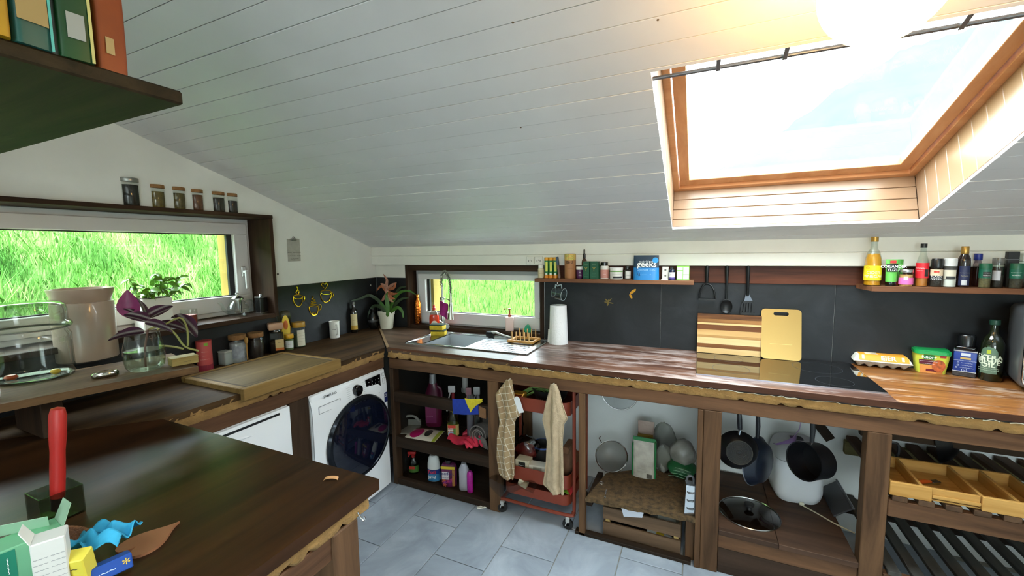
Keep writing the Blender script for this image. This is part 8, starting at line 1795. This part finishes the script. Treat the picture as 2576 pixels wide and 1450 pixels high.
# glass lid on the shelf
q0, q1 = at(1815, 1292, z=.247), at(1953, 1292, z=.247); c_ = at(1884, 1290, z=.247); rl_ = float(np.linalg.norm(q1-q0))/2
t = thing('pan_lid', 'round smoked glass pan lid lying on the pan shelf', 'lid', (float(c_[0]), float(c_[1]), .2405)); lath(t, 'glass', [(0, .026), (.4, .022), (.8, .012), (1.0, .004)], glass('#8f8a7c', .35, .04), rl_, 1.0, 40); lath(t, 'rim', [(.985, .0), (1.015, .0), (1.02, .005), (1.0, .008), (.985, .004)], st_, rl_, 1.0, 44); B().lathe([(0, .025), (.012, .025), (.01, .038), (.024, .05), (.024, .056), (0, .058)], 20).make('knob', M('#131315', .4), t)
# purple funnel
q = at(1985, 1125, y=-.20); t = thing('funnel', 'translucent lilac funnel hanging behind the rice cooker', 'funnel', (float(q[0]), -.17, float(q[2])), 0); Rf = axis_rot((0.5, -.3, -.8))
B().lathe([(.065, -.03), (.062, -.03), (.014, .04), (.011, .085), (.013, .085), (.016, .04), (.065, -.03)], 28, rot=Rf).make('cone', M('#9a7ab0', .35), t); B().tube([(.02, 0, .04), (.05, 0, .10), (.06, .02, .16), (.06, .1, .17)], .0025, 6).make('hanging_loop', M('#a58fb5', .4), t)
# metal tray leaning at the right
q = at(2112, 1300, z=.241); t = thing('baking_tray', 'grey metal baking tray leaning in the pan bay corner', 'tray', (float(q[0])-.03, float(q[1])+.12, .2445), 0); b = B().box(-.004, -.14, 0, .004, .14, .10, .002); b.xf(Matrix.Rotation(.9, 4, 'Y')); b.make('sheet', M('#5a5c62', .35, .7), t); b = B().box(-.012, -.14, .098, .006, .14, .108, .002); b.xf(Matrix.Rotation(.9, 4, 'Y')); b.make('rolled_edge', M('#6b6d72', .35, .7), t)

# ================================================================ RACK BAY
bam2 = wood('#a87a3c', '#c89a58', 'x', 1.6, .5); bamy = wood('#a87a3c', '#c89a58', 'y', 1.6, .5)
t = thing('drawer_organiser', 'extendable bamboo cutlery organiser on the slatted rack', 'organiser', (3.60, -0.47, 0.585))
B().box(-.205, -.172, 0, -.068, -.158, .060, .002).make('front_panel', bam2, t); B().box(-.066, -.164, 0.012, .082, -.152, .056, .002).make('front_panel', bam2, t); B().box(.084, -.172, 0, .30, -.158, .060, .002).make('front_panel', bam2, t)
B().box(-.066, -.170, .018, .082, -.165, .030, .001).make('runner', bam2, t)
B().box(-.205, .10, 0, .30, .114, .056, .002).make('back_panel', bam2, t)
for x in (-.205, -.10, .084, .19, .288): B().box(x, -.1575, 0, x+.012, .0995, .056, .002).make('divider', bamy, t)
B().box(-.19, -.157, 0, .286, .099, .006).make('base', bam2, t)
q = thing('peeler', 'orange-handled peeler lying in the bamboo organiser', 'peeler', (3.56, -.50, .593), .5); B().tube([(-.05, 0, .01), (0, 0, .012), (.03, 0, .01)], [.007, .009, .006], 10).make('handle', M('#c85a1c', .5), q); B().box(.03, -.012, .004, .07, .012, .012, .002).make('blade', st_, q)
t = thing('kettle', 'small dark moka pot at the rack post', 'pot', (3.455, -.30, .5845)); lath(t, 'body', [(0, 0), (1, 0), (.75, .48), (.8, .52), (1.0, .9), (.9, .95), (0, .98)], M('#191b20', .3, .4), .045, .12, 12); lath(t, 'lid', [(.9, .93), (.5, 1.05), (.2, 1.1), (.2, 1.2), (0, 1.22)], M('#2a2d34', .3, .4), .045, .12, 12); B().tube(sm([(.04, 0, .10), (.075, 0, .10), (.08, 0, .05), (.07, 0, .03)], 4), .006, 8).make('handle', hnd, t)
t = thing('wok', 'black wok standing on edge at the back of the slatted rack', 'pan', (3.74, -.19, .5845)); Rw = axis_rot((.9, -.4, .15)); B().lathe([(0, .05), (.05, .045), (.09, .02), (.115, -.02), (.118, -.02), (.092, .022), (.05, .05), (0, .055)], 36, (0, 0, .112), rot=Rw).make('body', M('#0f1013', .35, .3), t); B().tube([(0.0, .01, .2), (.06, .05, .215), (.2, .1, .14)], [.008, .010, .009], 10).make('handle', hnd, t)
